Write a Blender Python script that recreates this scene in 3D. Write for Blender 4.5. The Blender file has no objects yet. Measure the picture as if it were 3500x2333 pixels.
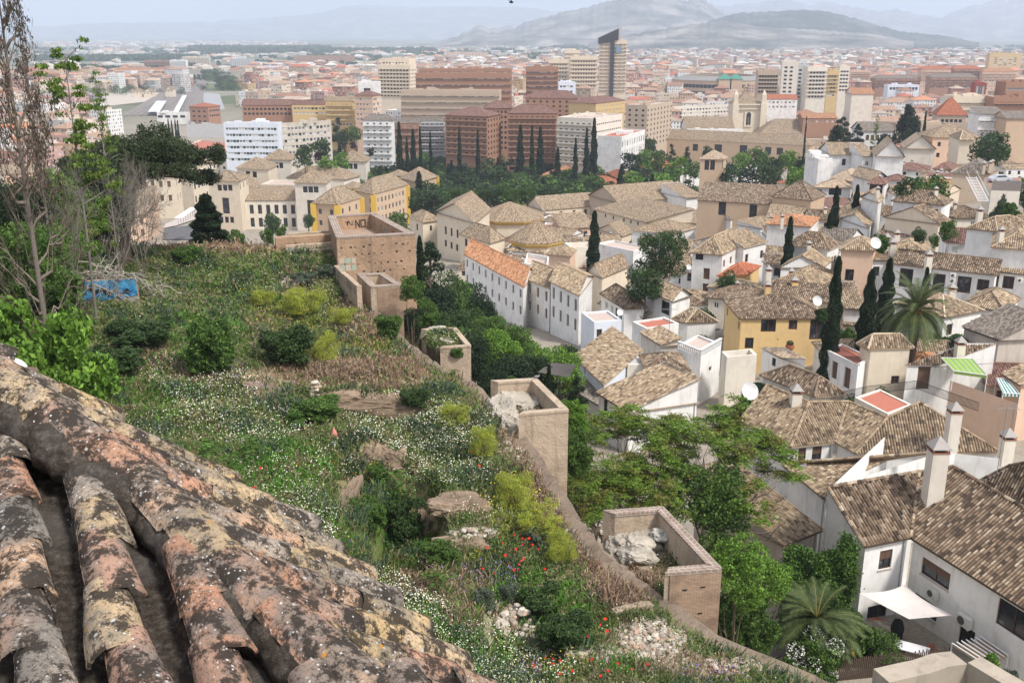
import bpy,math,random
import numpy as np
from mathutils import Vector,Matrix
SC=bpy.context.scene
COL=SC.collection
R=math.radians
EXPO=0.62
FPX,CXP,CYP,TILT=3402.8,1750.0,1166.5,R(17.2)
CT,ST=math.cos(TILT),math.sin(TILT)
CROPS={'E1':(2400,900,2.24),'E2':(1900,1000,2.24),'E3':(2900,450,2.24),'E4':(2150,350,2.24),'P':(0,0,.672),'C3':(2600,1100,2.6133),'S':(0,0,1.0)}
for _i,_y in enumerate((0,550,1150,1733)):
 for _j,_x in enumerate((0,850,1700,2600)):
  _k='ABCD'[_i]+str(_j)
  if _k not in CROPS:CROPS[_k]=(_x,_y,2.6133)
def src(c,x,y):
 a,b,s=CROPS[c]
 return a+x/s,b+y/s
def ray(c,x,y):
 px,py=src(c,x,y)
 u=(px-CXP)/FPX;v=(CYP-py)/FPX
 return Vector((u,CT+v*ST,-ST+v*CT))
def proj(P):
 """world points -> picture coordinates in the 2352 wide view"""
 P=np.asarray(P,float)
 d=P[...,1]*CT-P[...,2]*ST
 d=np.where(d<.05,.05,d)
 u=P[...,0]/d;v=(P[...,1]*ST+P[...,2]*CT)/d
 return(CXP+u*FPX)*.672,(CYP-v*FPX)*.672
_PY=[-50,0,62,90,120,150,200,266,405,520,650,1000,3000,12000,60000]
_PZ=[-33,-36,-40,-44,-47,-49.5,-54.5,-62,-76,-81,-84,-86,-88,-90,-90]
def sm(t):
 t=np.clip(t,0,1);return t*t*(3-2*t)
_WY=[-40,18,26,30.6,32.4,35.8,39.2,43.4,53,63.6,66,75,88,95,120]
_WX=[45,24,15,10,8.2,6.4,4.4,3.2,.6,-2.7,-4.6,-8.3,-12.6,-16.5,-17]
def G(x,y):
 x=np.asarray(x,float);y=np.asarray(y,float)
 q=x/np.maximum(y,1.0)
 bank=9*sm(1-(x-np.interp(y,_WY,_WX))/16)*sm((116-y)/10)*sm((y-30)/10)
 return np.interp(y,_PY,_PZ)+bank+22*sm((q-.1)/.42)*sm((y-80)/150)*(1-sm((y-330)/250))
def WX(y):return np.interp(y,_WY,_WX)
def HILL(x,y):
 d=np.maximum(WX(y)-x,0)
 k=np.interp(y,[0,45,90,102,110],[.12,.10,.09,.03,.03])
 z=np.interp(y,[0,50,64,80,88,96,106],[-21.9,-21.9,-22.5,-23.5,-24,-22.4,-21.3])+k*np.minimum(d,40)+.5*np.sin(x*.23+y*.11)*np.sin(y*.17+1)+sm(d/5)*(.42*np.sin(x*.55+np.sin(y*.3))*np.sin(y*.5+2)+.2*np.sin(x*.9+2)*np.sin(y*.8)+.1*np.sin(x*2.1)*np.sin(y*1.7+x))
 for cx,cy,rx,ry,dp in PITS:
  e=((x-cx)/rx)**2+((y-cy)/ry)**2
  z=z-dp*sm((1.15-e)/.35)
 return z
PITS=[]
def T(x,y):
 x=np.asarray(x,float);y=np.asarray(y,float)
 g=G(x,y)
 h=HILL(x,y)
 m=sm((WX(y)-x)/.8)*sm((106-y)/3.5)
 h2=np.where(y>106,g,h)
 return g+(h2-g)*m
def hit(c,x,y,h=0.0,surf=G):
 r=ray(c,x,y);t=3.0
 f=lambda t:r.z*t-float(surf(r.x*t,r.y*t))-h
 prev=t
 while f(t)>0 and t<60000:prev=t;t*=1.02
 a,b=prev,t
 for _ in range(30):
  m=(a+b)/2
  if f(m)>0:a=m
  else:b=m
 return r*b
def vhit(px,py,surf=None):
 """many rays at once (2352 wide picture coordinates) onto the terrain"""
 surf=surf or T;px=np.asarray(px)/.672;py=np.asarray(py)/.672
 u=(px-CXP)/FPX;v=(CYP-py)/FPX;dx,dy,dz=u,CT+v*ST,-ST+v*CT
 t=np.geomspace(8,600,260);prev=None;out=np.full(len(px),np.nan);lastf=None
 for k in t:
  f=dz*k-surf(dx*k,dy*k)
  if lastf is not None:
   c=np.isnan(out)&(f<=0);out[c]=(pk+(k-pk)*lastf/np.where(lastf-f==0,1,lastf-f))[c]
  lastf=f;pk=k
 out=np.where(np.isnan(out),600,out)
 X,Y=dx*out,dy*out
 return np.stack([X,Y,surf(X,Y)],-1)
def onz(c,x,y,z):
 r=ray(c,x,y);return r*(z/r.z)
def atd(c,x,y,d):
 r=ray(c,x,y);return r*(d/r.y)
def pit(x,y,rx,ry,dp):
 p=hit('P',x,y,0,HILL0);PITS.append((p.x,p.y,rx,ry,dp))
def HILL0(x,y):
 return np.interp(y,[0,45,100,110],[-20,-20.5,-21.5,-21.5])
pit(935,1170,1.9,5.2,2.4)
pit(860,1050,2.2,2.6,1.0)
pit(845,918,4.2,1.5,1.3)
pit(1200,1400,1.6,3.0,.9)
class MB:
 def __init__(s):s.v=[];s.f4=[];s.f3=[];s.m4=[];s.m3=[];s.uv=[];s.c=[];s.n=0
 def add(s,V,F,mat=0,UV=None,Cc=None):
  V=np.asarray(V,float).reshape(-1,3);F=np.asarray(F,int)
  if len(F)==0:return s
  s.v.append(V)
  s.uv.append(np.zeros((len(V),2))if UV is None else np.asarray(UV,float).reshape(-1,2))
  if Cc is None:Cc=np.ones((len(V),3))
  Cc=np.asarray(Cc,float)
  if Cc.ndim==1:Cc=np.tile(Cc,(len(V),1))
  s.c.append(Cc)
  m=np.full(len(F),mat)if np.isscalar(mat)else np.asarray(mat)
  if F.shape[1]==4:s.f4 .append(F+s.n);s.m4 .append(m)
  else:s.f3 .append(F+s.n);s.m3 .append(m)
  s.n+=len(V);return s
 def poly(s,pts,mat=0,uv=None,col=None):
  n=len(pts)
  if n==4:return s.add(pts,[[0,1,2,3]],mat,uv,col)
  return s.add(pts,[[0,i,i+1]for i in range(1,n-1)],mat,uv,col)
 def box(s,x0,x1,y0,y1,z0,z1,mat=0,col=None,M=None,bev=0):
  V=np.array([(x,y,z)for x in(x0,x1)for y in(y0,y1)for z in(z0,z1)],float)
  if M is not None:V=xf(V,M)
  F=[[0,1,3,2],[4,6,7,5],[0,4,5,1],[2,3,7,6],[0,2,6,4],[1,5,7,3]]
  return s.add(V,F,mat,None,col)
 def tube(s,pts,rad,n=6,mat=0,col=None,cap=True):
  pts=np.asarray(pts,float);k=len(pts)
  rad=np.full(k,rad)if np.isscalar(rad)else np.asarray(rad,float)
  d=np.gradient(pts,axis=0);d/=np.linalg.norm(d,axis=1)[:,None]+1e-9
  a=np.cross(d,[0.13,.21,.97]);bad=np.linalg.norm(a,axis=1)<.15
  a[bad]=np.cross(d[bad],[1,0,.1]);a/=np.linalg.norm(a,axis=1)[:,None]
  b=np.cross(d,a);th=np.arange(n)*2*math.pi/n
  V=pts[:,None]+rad[:,None,None]*(np.cos(th)[None,:,None]*a[:,None]+np.sin(th)[None,:,None]*b[:,None])
  I=np.arange(k*n).reshape(k,n);J=np.roll(I,-1,1)
  F=np.stack([I[:-1],J[:-1],J[1:],I[1:]],-1).reshape(-1,4)
  u=np.tile(np.arange(n)/n,k);w=np.repeat(np.arange(k),n)
  s.add(V.reshape(-1,3),F,mat,np.stack([u,w],1),col)
  if cap:
   s.add(V[-1],[[0,i,i+1]for i in range(1,n-1)],mat,None,col)
  return s
 def lathe(s,prof,n=12,mat=0,col=None,M=None):
  th=np.arange(n)*2*math.pi/n
  V=np.array([[(r*math.cos(t),r*math.sin(t),z)for t in th]for r,z in prof]).reshape(-1,3)
  if M is not None:V=xf(V,M)
  k=len(prof);I=np.arange(k*n).reshape(k,n);J=np.roll(I,-1,1)
  return s.add(V,np.stack([I[:-1],J[:-1],J[1:],I[1:]],-1).reshape(-1,4),mat,None,col)
 def mesh(s,name,mats,smooth=False):
  me=bpy.data.meshes.new(name)
  if not s.v:return me
  V=np.concatenate(s.v);n4=sum(len(f)for f in s.f4);n3=sum(len(f)for f in s.f3)
  F4=np.concatenate(s.f4)if s.f4 else np.zeros((0,4),int)
  F3=np.concatenate(s.f3)if s.f3 else np.zeros((0,3),int)
  L=np.concatenate([F4 .ravel(),F3 .ravel()]).astype(np.int32)
  me.vertices.add(len(V));me.vertices.foreach_set('co',V.astype(np.float32).ravel())
  me.loops.add(len(L));me.loops.foreach_set('vertex_index',L)
  me.polygons.add(n4+n3)
  st=np.concatenate([np.arange(n4)*4,n4*4+np.arange(n3)*3]).astype(np.int32)
  me.polygons.foreach_set('loop_start',st)
  me.polygons.foreach_set('loop_total',np.concatenate([np.full(n4,4),np.full(n3,3)]).astype(np.int32))
  me.polygons.foreach_set('material_index',np.concatenate(s.m4+s.m3).astype(np.int32))
  me.polygons.foreach_set('use_smooth',np.full(n4+n3,smooth))
  uv=me.uv_layers.new(name='UVMap');U=np.concatenate(s.uv)[L]
  uv.data.foreach_set('uv',U.astype(np.float32).ravel())
  Cc=np.concatenate(s.c)
  ca=me.color_attributes.new('Col','FLOAT_COLOR','POINT')
  ca.data.foreach_set('color',np.concatenate([Cc,np.ones((len(Cc),1))],1).astype(np.float32).ravel())
  for m in mats:me.materials.append(m)
  me.update(calc_edges=True);return me
 def build(s,name,mats,parent=None,smooth=False,loc=None,rotz=None):
  if not isinstance(mats,(list,tuple)):mats=[mats]
  return mkobj(name,s.mesh(name,mats,smooth),parent,loc,rotz)
def xf(V,M):
 M=np.array(M);return V@M[:3,:3].T+M[:3,3]
def mkobj(name,me,parent=None,loc=None,rotz=None):
 o=bpy.data.objects.new(name,me);COL.objects.link(o)
 if parent is not None:o.parent=parent
 if loc is not None:o.location=loc
 if rotz is not None:o.rotation_euler=(0,0,rotz)
 return o
def tag(o,label=None,cat=None,group=None,kind=None):
 if label:
  w=label.split()
  if len(w)>16:
   w=w[:16]
   while w[-1].strip(',')in 'the a an of with and in on at by to its beside behind between under above below right left just running from front'.split():w.pop()
  o['label']=' '.join(w).strip(',')
 if cat:o['category']=cat
 if group:o['group']=group
 if kind:o['kind']=kind
 return o
def thing(name,label,cat,loc=(0,0,0),rotz=0,group=None):
 o=bpy.data.objects.new(name,None);COL.objects.link(o);o.empty_display_size=.5
 o.location=loc;o.rotation_euler=(0,0,rotz)
 return tag(o,label,cat,group)
def nmat(name,rough=.85,spec=.2):
 m=bpy.data.materials.new(name);m.use_nodes=True
 nt=m.node_tree;b=nt.nodes['Principled BSDF']
 b.inputs['Roughness'].default_value=rough;b.inputs['Specular IOR Level'].default_value=spec
 return m,nt,b
def N(nt,t,**kw):
 n=nt.nodes.new(t)
 for k,v in kw.items():
  if k[0]=='_':n.inputs[k[1:].replace('_',' ')].default_value=v
  else:setattr(n,k,v)
 return n
def ramp(nt,fac,stops,interp='LINEAR'):
 r=nt.nodes.new('ShaderNodeValToRGB');cr=r.color_ramp;cr.interpolation=interp
 while len(cr.elements)>1:cr.elements.remove(cr.elements[-1])
 cr.elements[0].position=stops[0][0];cr.elements[0].color=c4(stops[0][1])
 for p,c in stops[1:]:
  e=cr.elements.new(p);e.color=c4(c)
 nt.links.new(fac,r.inputs[0]);return r.outputs[0]
def c4(c):
 if np.isscalar(c):return(c,c,c,1)
 return tuple(c)+(1,)if len(c)==3 else tuple(c)
def mix(nt,fac,a,b,mode='MIX'):
 n=nt.nodes.new('ShaderNodeMix');n.data_type='RGBA';n.blend_type=mode
 for i,v in((0,fac),(6,a),(7,b)):
  if isinstance(v,bpy.types.NodeSocket):nt.links.new(v,n.inputs[i])
  else:n.inputs[i].default_value=float(v)if i==0 else c4(v)
 return n.outputs[2]
def math_(nt,op,a,b=None,c=None):
 n=nt.nodes.new('ShaderNodeMath');n.operation=op
 for i,v in enumerate((a,b,c)):
  if v is None:continue
  if isinstance(v,bpy.types.NodeSocket):nt.links.new(v,n.inputs[i])
  else:n.inputs[i].default_value=v
 return n.outputs[0]
def noise_(nt,vec,scale,detail=3,rough=.55,out='Fac'):
 n=N(nt,'ShaderNodeTexNoise',_Scale=scale,_Detail=detail,_Roughness=rough)
 if vec is not None:nt.links.new(vec,n.inputs['Vector'])
 return n.outputs[out]
def bump(nt,b,h,strength=.5,dist=.05):
 n=N(nt,'ShaderNodeBump',_Strength=strength,_Distance=dist)
 nt.links.new(h,n.inputs['Height']);nt.links.new(n.outputs[0],b.inputs['Normal'])
def objco(nt):
 return nt.nodes.new('ShaderNodeTexCoord').outputs['Object']
def geopos(nt):
 return nt.nodes.new('ShaderNodeNewGeometry').outputs['Position']
MC={}
def plain(name,col,rough=.8,spec=.25,metal=0):
 if name in MC:return MC[name]
 m,nt,b=nmat(name,rough,spec);p=objco(nt)
 f=noise_(nt,p,2.2,3)
 c=mix(nt,f,tuple(x*.82 for x in col),tuple(min(1,x*1.12)for x in col))
 nt.links.new(c,b.inputs['Base Color']);b.inputs['Metallic'].default_value=metal
 MC[name]=m;return m
def plaster(name,col,dirt=(.3,.25,.2),amt=.5,bd=.03):
 if name in MC:return MC[name]
 m,nt,b=nmat(name,.9,.1);p=geopos(nt)
 f1=noise_(nt,p,.35,5,.6)
 mp=N(nt,'ShaderNodeMapping');mp.inputs['Scale'].default_value=(2.2,2.2,.25);nt.links.new(p,mp.inputs[0])
 f2=noise_(nt,mp.outputs[0],1.0,5,.65)
 s1=ramp(nt,f1,[(.45,0),(.75,1)]);s2=ramp(nt,f2,[(.5,0),(.78,1)])
 k=math_(nt,'MULTIPLY',math_(nt,'ADD',s1,s2),amt*.5)
 base=mix(nt,noise_(nt,p,1.3,2),tuple(x*.9 for x in col),tuple(min(.9,x*1.05)for x in col))
 nt.links.new(mix(nt,k,base,dirt),b.inputs['Base Color'])
 bump(nt,b,noise_(nt,p,9 if bd<.1 else 3.2,3 if bd<.1 else 8,.55 if bd<.1 else .75),.25 if bd<.1 else 1,bd)
 MC[name]=m;return m
def tilemat(name,stops,dark=.35,patch=(.07,.055,.045)):
 """clay tiles: each tile its own colour, with dark lichen; uv = (column, course)"""
 if name in MC:return MC[name]
 m,nt,b=nmat(name,.9,.1)
 uv=nt.nodes.new('ShaderNodeTexCoord').outputs['UV']
 fl=N(nt,'ShaderNodeVectorMath',operation='FLOOR');nt.links.new(uv,fl.inputs[0])
 wn=N(nt,'ShaderNodeTexWhiteNoise',noise_dimensions='3D')
 oi=nt.nodes.new('ShaderNodeObjectInfo')
 ad=N(nt,'ShaderNodeVectorMath',operation='ADD');nt.links.new(fl.outputs[0],ad.inputs[0]);nt.links.new(oi.outputs['Random'],ad.inputs[1])
 nt.links.new(ad.outputs[0],wn.inputs[0])
 c=ramp(nt,wn.outputs[0],stops)
 p=geopos(nt)
 f=ramp(nt,noise_(nt,p,.45,6,.7),[(.5,0),(.66,1)])
 g=ramp(nt,noise_(nt,p,5.5,4,.7),[(.5,0),(.6,1)])
 k=math_(nt,'MULTIPLY',math_(nt,'ADD',math_(nt,'MULTIPLY',f,.55),math_(nt,'MULTIPLY',g,.45)),dark)
 c=mix(nt,k,c,patch)
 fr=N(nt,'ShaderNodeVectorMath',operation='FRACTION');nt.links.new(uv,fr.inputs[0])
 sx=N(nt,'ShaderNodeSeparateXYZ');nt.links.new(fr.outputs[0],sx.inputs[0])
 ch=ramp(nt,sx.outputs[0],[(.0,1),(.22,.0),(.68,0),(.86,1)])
 c=mix(nt,math_(nt,'MULTIPLY',ch,.75),c,(.075,.055,.042))  # column shading put into the colour: channels between cover tiles painted darker
 nt.links.new(c,b.inputs['Base Color'])
 bump(nt,b,noise_(nt,p,14,3),.3,.02)
 MC[name]=m;return m
def glassmat():
 if 'glass' in MC:return MC['glass']
 m,nt,b=nmat('window_glass',.12,.6);p=geopos(nt)
 nt.links.new(ramp(nt,noise_(nt,p,.9,2),[(.35,(.012,.014,.018)),(.62,(.035,.04,.05)),(.75,(.16,.17,.17))]),b.inputs['Base Color'])
 MC['glass']=m;return m
def shutmat(name,col):
 if name in MC:return MC[name]
 m,nt,b=nmat(name,.7,.2)
 w=N(nt,'ShaderNodeTexWave',wave_type='BANDS',bands_direction='Z',_Scale=6.0);nt.links.new(objco(nt),w.inputs['Vector'])
 nt.links.new(mix(nt,w.outputs['Fac'],tuple(x*.45 for x in col),col),b.inputs['Base Color'])
 MC[name]=m;return m
def vcolmat(name,rough=.8,spec=.15,trans=0,var=.25,scale=3.0):
 """colour comes from the mesh attribute Col (the real colour of each leaf or stone), gently varied"""
 if name in MC:return MC[name]
 m,nt,b=nmat(name,rough,spec)
 a=N(nt,'ShaderNodeVertexColor',layer_name='Col')
 f=noise_(nt,geopos(nt),scale,3)
 c=mix(nt,var,a.outputs[0],mix(nt,f,(.25,.25,.25),(1.6,1.6,1.6)),'MULTIPLY')
 nt.links.new(c,b.inputs['Base Color'])
 if trans:
  t=nt.nodes.new('ShaderNodeBsdfTranslucent');nt.links.new(c,t.inputs[0])
  ms=nt.nodes.new('ShaderNodeMixShader');ms.inputs[0].default_value=trans
  nt.links.new(b.outputs[0],ms.inputs[1]);nt.links.new(t.outputs[0],ms.inputs[2])
  nt.links.new(ms.outputs[0],nt.nodes['Material Output'].inputs[0])
 MC[name]=m;return m
def brickmat(name,c1,c2,mortar,bw=.28,bh=.065,ms=.012,dark=.3):
 if name in MC:return MC[name]
 m,nt,b=nmat(name,.9,.1)
 uv=nt.nodes.new('ShaderNodeTexCoord').outputs['UV']
 br=N(nt,'ShaderNodeTexBrick');nt.links.new(uv,br.inputs['Vector'])
 br.inputs['Color1'].default_value=c4(c1);br.inputs['Color2'].default_value=c4(c2);br.inputs['Mortar'].default_value=c4(mortar)
 br.inputs['Scale'].default_value=1;br.inputs['Brick Width'].default_value=bw;br.inputs['Row Height'].default_value=bh;br.inputs['Mortar Size'].default_value=ms
 br.inputs['Bias'].default_value=-.1
 p=geopos(nt);f=ramp(nt,noise_(nt,p,1.1,5,.7),[(.42,0),(.7,1)])
 c=mix(nt,math_(nt,'MULTIPLY',f,dark),br.outputs['Color'],(.14,.1,.075))
 nt.links.new(c,b.inputs['Base Color'])
 bump(nt,b,br.outputs['Fac'],-.6,.03);MC[name]=m;return m
TAN=[(0,(.11,.085,.06)),(.16,(.23,.17,.115)),(.4,(.32,.235,.155)),(.75,(.4,.3,.2)),(.92,(.5,.4,.27)),(1,(.6,.5,.36))]
BRN=[(0,(.06,.047,.035)),(.22,(.14,.1,.07)),(.5,(.24,.17,.115)),(.85,(.33,.245,.17)),(1,(.5,.41,.3))]
ORG=[(0,(.22,.11,.06)),(.3,(.40,.19,.1)),(.7,(.52,.26,.14)),(1,(.6,.36,.21))]
RED=[(0,(.26,.08,.045)),(.4,(.42,.14,.075)),(1,(.52,.21,.12))]
GRY=[(0,(.11,.095,.08)),(.4,(.2,.17,.14)),(1,(.34,.3,.26))]
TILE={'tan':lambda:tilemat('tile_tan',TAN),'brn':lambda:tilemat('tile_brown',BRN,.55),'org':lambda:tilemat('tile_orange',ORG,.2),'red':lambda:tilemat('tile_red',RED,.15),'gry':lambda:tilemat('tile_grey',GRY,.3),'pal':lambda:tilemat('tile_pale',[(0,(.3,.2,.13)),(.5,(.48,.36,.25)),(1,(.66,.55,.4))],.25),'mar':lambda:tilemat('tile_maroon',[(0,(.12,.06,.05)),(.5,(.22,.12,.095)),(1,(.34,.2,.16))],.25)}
WALLC={'white':(.8,.79,.76),'cream':(.72,.62,.48),'yellow':(.74,.52,.24),'pale':(.74,.68,.58),'grey':(.5,.5,.5),'peach':(.68,.48,.35),'sand':(.56,.41,.28),'ochre':(.62,.45,.22),'brick':(.36,.2,.13),'bluew':(.7,.74,.8),'dirty':(.6,.54,.46),'red':(.33,.09,.075),'beige':(.5,.4,.3)}
DIRT={'white':.75,'dirty':1.1,'sand':.35,'beige':.35,'pale':.5}
def wallm(k):return plaster('plaster_'+k,WALLC[k],amt=DIRT.get(k,.4))
_rng=np.random.default_rng(7)
def tiled(mb,pts,lod=2,mat=0,w=.25,L=.36):
 """pts: planar convex polygon, first edge is the eave (left to right seen from outside)"""
 P=np.array([list(p)for p in pts],float)
 s=P[1]-P[0];s/=np.linalg.norm(s)
 n=np.zeros(3)
 for i in range(len(P)):n+=np.cross(P[i]-P[0],P[(i+1)%len(P)]-P[0])
 n/=np.linalg.norm(n)+1e-12
 if n[2]<0:n=-n
 t=np.cross(n,s)
 if t[2]<0:t=-t
 t=t-0
 Q=np.stack([(P-P[0])@s,(P-P[0])@t],1)
 Ph=(P-P[0])@n
 s0,s1=Q[:,0].min(),Q[:,0].max()
 if lod==0 or s1-s0<.3:
  return mb.poly(P,mat,np.stack([Q[:,0]/w,Q[:,1]/L],1))
 if lod==2:fr=[.0,.13,.28,.47,.66,.81];pr=[-.02,-.012,.05,.085,.05,-.012]
 else:fr=[.0,.2,.45,.7];pr=[-.03,.02,.08,.02]
 i0,i1=math.floor(s0/w),math.ceil(s1/w)
 cols=np.arange(i0,i1+1)
 sv=(cols[:,None]+np.array(fr)[None]).ravel()*w;hv=np.tile(pr,len(cols));ci=np.repeat(cols,len(fr))
 ok=(sv>s0)&(sv<s1)
 sv=np.concatenate([[s0],sv[ok],[s1]]);hv=np.concatenate([[0],hv[ok],[0]]);ci=np.concatenate([[i0],ci[ok],[i1]])
 lo=np.full(len(sv),np.inf);hi=np.full(len(sv),-np.inf)
 m=len(Q)
 for i in range(m):
  a,b=Q[i],Q[(i+1)%m]
  x0,x1=min(a[0],b[0]),max(a[0],b[0])
  k=(sv>=x0-1e-9)&(sv<=x1+1e-9)
  if x1-x0<1e-6:tv=np.array([a[1],b[1]]);lo[k]=np.minimum(lo[k],tv.min());hi[k]=np.maximum(hi[k],tv.max());continue
  tv=a[1]+(b[1]-a[1])*(sv[k]-a[0])/(b[0]-a[0])
  lo[k]=np.minimum(lo[k],tv);hi[k]=np.maximum(hi[k],tv)
 lo[~np.isfinite(lo)]=0;hi[~np.isfinite(hi)]=0
 t0,t1=lo.min(),hi.max()
 if lod==2:
  ks=np.arange(math.floor(t0/L),math.ceil(t1/L)+1)
  Tt=np.stack([ks*L,ks*L+.015*0+L*.985],1).ravel();tooth=np.tile([.028,0.0],len(ks))
  kk=np.repeat(ks,2)
 else:
  Tt=np.linspace(t0,t1,3);tooth=np.zeros(3);kk=np.arange(3)
 TT=np.clip(Tt[None,:],lo[:,None],hi[:,None])
 cover=np.clip(hv,0,1)[:,None]>0.001
 jit=0
 if lod==2:
  rnd=_rng.random((int(ci.max()-ci.min())+2,len(ks)+1))
  jit=(rnd[(ci-ci.min())[:,None],(kk-ks[0])[None,:]]-.5)*.022
 H=hv[:,None]+tooth[None,:]*cover+jit*cover
 SS=np.repeat(sv[:,None],TT.shape[1],1)
 ns,ntt=TT.shape
 V=P[0]+SS[...,None]*s+TT[...,None]*t+H[...,None]*n
 I=np.arange(ns*ntt).reshape(ns,ntt)
 F=np.stack([I[:-1,:-1],I[1:,:-1],I[1:,1:],I[:-1,1:]],-1).reshape(-1,4)
 dd=(TT[:,1:]-TT[:,:-1]);dd=np.maximum(dd[:-1],dd[1:]).ravel()
 F=F[dd>1e-4]
 UV=np.stack([(SS/w).ravel(),(np.tile((kk+.3+.4*(np.arange(len(Tt))%2))[None],(ns,1)).ravel()if lod==2 else(TT/L).ravel())],1)
 mb.add(V.reshape(-1,3),F,mat,UV)
 return mb
def caps(mb,a,b,lod=2,mat=0,r=.13):
 a=np.array(list(a),float);b=np.array(list(b),float);L=np.linalg.norm(b-a)
 if L<.3:return
 k=max(2,int(L/.4)+1)if lod==2 else 2
 tt=np.linspace(0,1,k);pts=[];rad=[]
 for i,t_ in enumerate(tt[:-1]):
  p0=a+(b-a)*t_;p1=a+(b-a)*tt[i+1]
  pts+=[p0,p0+(p1-p0)*.97];rad+=[r*1.15,r*.9]
 u=np.array([0,0,.03 if lod==2 else 0.0])
 n0=mb.n
 mb.tube(np.array(pts)+u,np.array(rad),6,mat,None,True)
 U=mb.uv[-2 if True else-1];U[:,0]=.45+17;U[:,1]=np.repeat(np.arange(len(pts))//2,6)+.5
 mb.uv[-1][:]=(17.45,1.5)
FRAMEC={'brown':(.09,.045,.028),'white':(.72,.72,.7),'green':(.05,.12,.08),'grey':(.25,.25,.25),'dark':(.04,.035,.03),'pale':(.6,.6,.56),'blind':(.09,.05,.03)}
WINC={}
def blindm():return shutmat('brown_blind',(.17,.105,.075))
def win_parts(w,h,st,near):
 k=(round(w,1),round(h,1),st,near)
 if k in WINC:return WINC[k]
 w,h=k[0],k[1]
 fr=plain('frame_'+st.split('_')[0],FRAMEC.get(st.split('_')[0],(.09,.045,.03)),.6)
 pane=MB();t=.07 if near else .16
 closed=st in('blind',)
 half=st.endswith('_half')
 arch=st.endswith('_arch')
 pane.box(-w/2,w/2,0,.04,-h/2,h/2,0)
 if half:pane.box(-w/2+.02,w/2-.02,-.05,-.005,0,h/2,1)
 fb=pane if not near else MB();fi=2 if not near else 0
 if not closed:
  fb.box(-w/2,-w/2+t,-.06,-.003,-h/2,h/2,fi);fb.box(w/2-t,w/2,-.06,-.003,-h/2,h/2,fi)
  fb.box(-w/2+t,w/2-t,-.06,-.003,h/2-t,h/2,fi);fb.box(-w/2+t,w/2-t,-.06,-.003,-h/2,-h/2+t,fi)
  if w>.65:fb.box(-t*.4,t*.4,-.055,-.004,-h/2+t,h/2-t,fi)
  if h>1.9 and near:fb.box(-w/2+t,w/2-t,-.05,-.005,h*.2-.03,h*.2+.03,fi)
 ms=[blindm()if closed else plain('pale_blind',(.62,.6,.55))if st=='pale' else glassmat(),blindm(),fr]
 pm=pane.mesh('window',ms);fm=sm_=None
 if near:
  if fb.n:fm=fb.mesh('frame',[fr])
  s=MB();s.box(-w/2-.06,w/2+.06,-.24,-.02,-h/2-.07,-h/2-.005)
  if h<1.9:sm_=s.mesh('sill',[plain('sill_stone',(.5,.42,.36))])
 WINC[k]=(pm,fm,sm_);return WINC[k]
def put_window(root,P,ang,w,h,st,near,depth):
 pm,fm,sl=win_parts(w,h,st,near)
 base=Vector(root.location)
 inn=Vector((-math.sin(ang),math.cos(ang),0))*depth
 o=mkobj('door' if(h>1.9 and st!='blind' and w>1.0)else 'window',pm,root,Vector(P)+inn-base,ang)
 if fm:mkobj('frame',fm,o)
 if sl:mkobj('sill',sl,o)
 return o
def wallface(mb,P,Q,z0,z1,holes=(),depth=.16,mat=0,mat2=None):
 """vertical wall from P to Q (left to right seen from outside) with real openings"""
 P=np.array([P[0],P[1]]);Q=np.array([Q[0],Q[1]]);L=np.linalg.norm(Q-P)
 if L<.05 or z1<=z0:return
 d=(Q-P)/L;inn=np.array([-d[1],d[0]])
 H=[h for h in holes if h[0]>.05 and h[1]<L-.05 and h[2]>z0 and h[3]<z1-.03]
 xs=sorted({0,L,*[v for h in H for v in h[:2]]});zs=sorted({z0,z1,*[v for h in H for v in h[2:4]]})
 pt=lambda s,z,k=0:(P[0]+d[0]*s+inn[0]*k,P[1]+d[1]*s+inn[1]*k,z)
 for i in range(len(xs)-1):
  for j in range(len(zs)-1):
   xm,zm=(xs[i]+xs[i+1])/2,(zs[j]+zs[j+1])/2
   if any(h[0]<xm<h[1]and h[2]<zm<h[3]for h in H):continue
   a,b,c,e=xs[i],xs[i+1],zs[j],zs[j+1]
   mb.poly([pt(a,c),pt(b,c),pt(b,e),pt(a,e)],mat,[(a,c),(b,c),(b,e),(a,e)])
 for a,b,c,e in H:
  for q in([pt(a,c),pt(a,c,depth),pt(a,e,depth),pt(a,e)],[pt(b,c,depth),pt(b,c),pt(b,e),pt(b,e,depth)],[pt(a,e),pt(a,e,depth),pt(b,e,depth),pt(b,e)],[pt(a,c,depth),pt(a,c),pt(b,c),pt(b,c,depth)]):
   mb.poly(q,mat if mat2 is None else mat2)
 return H
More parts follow.
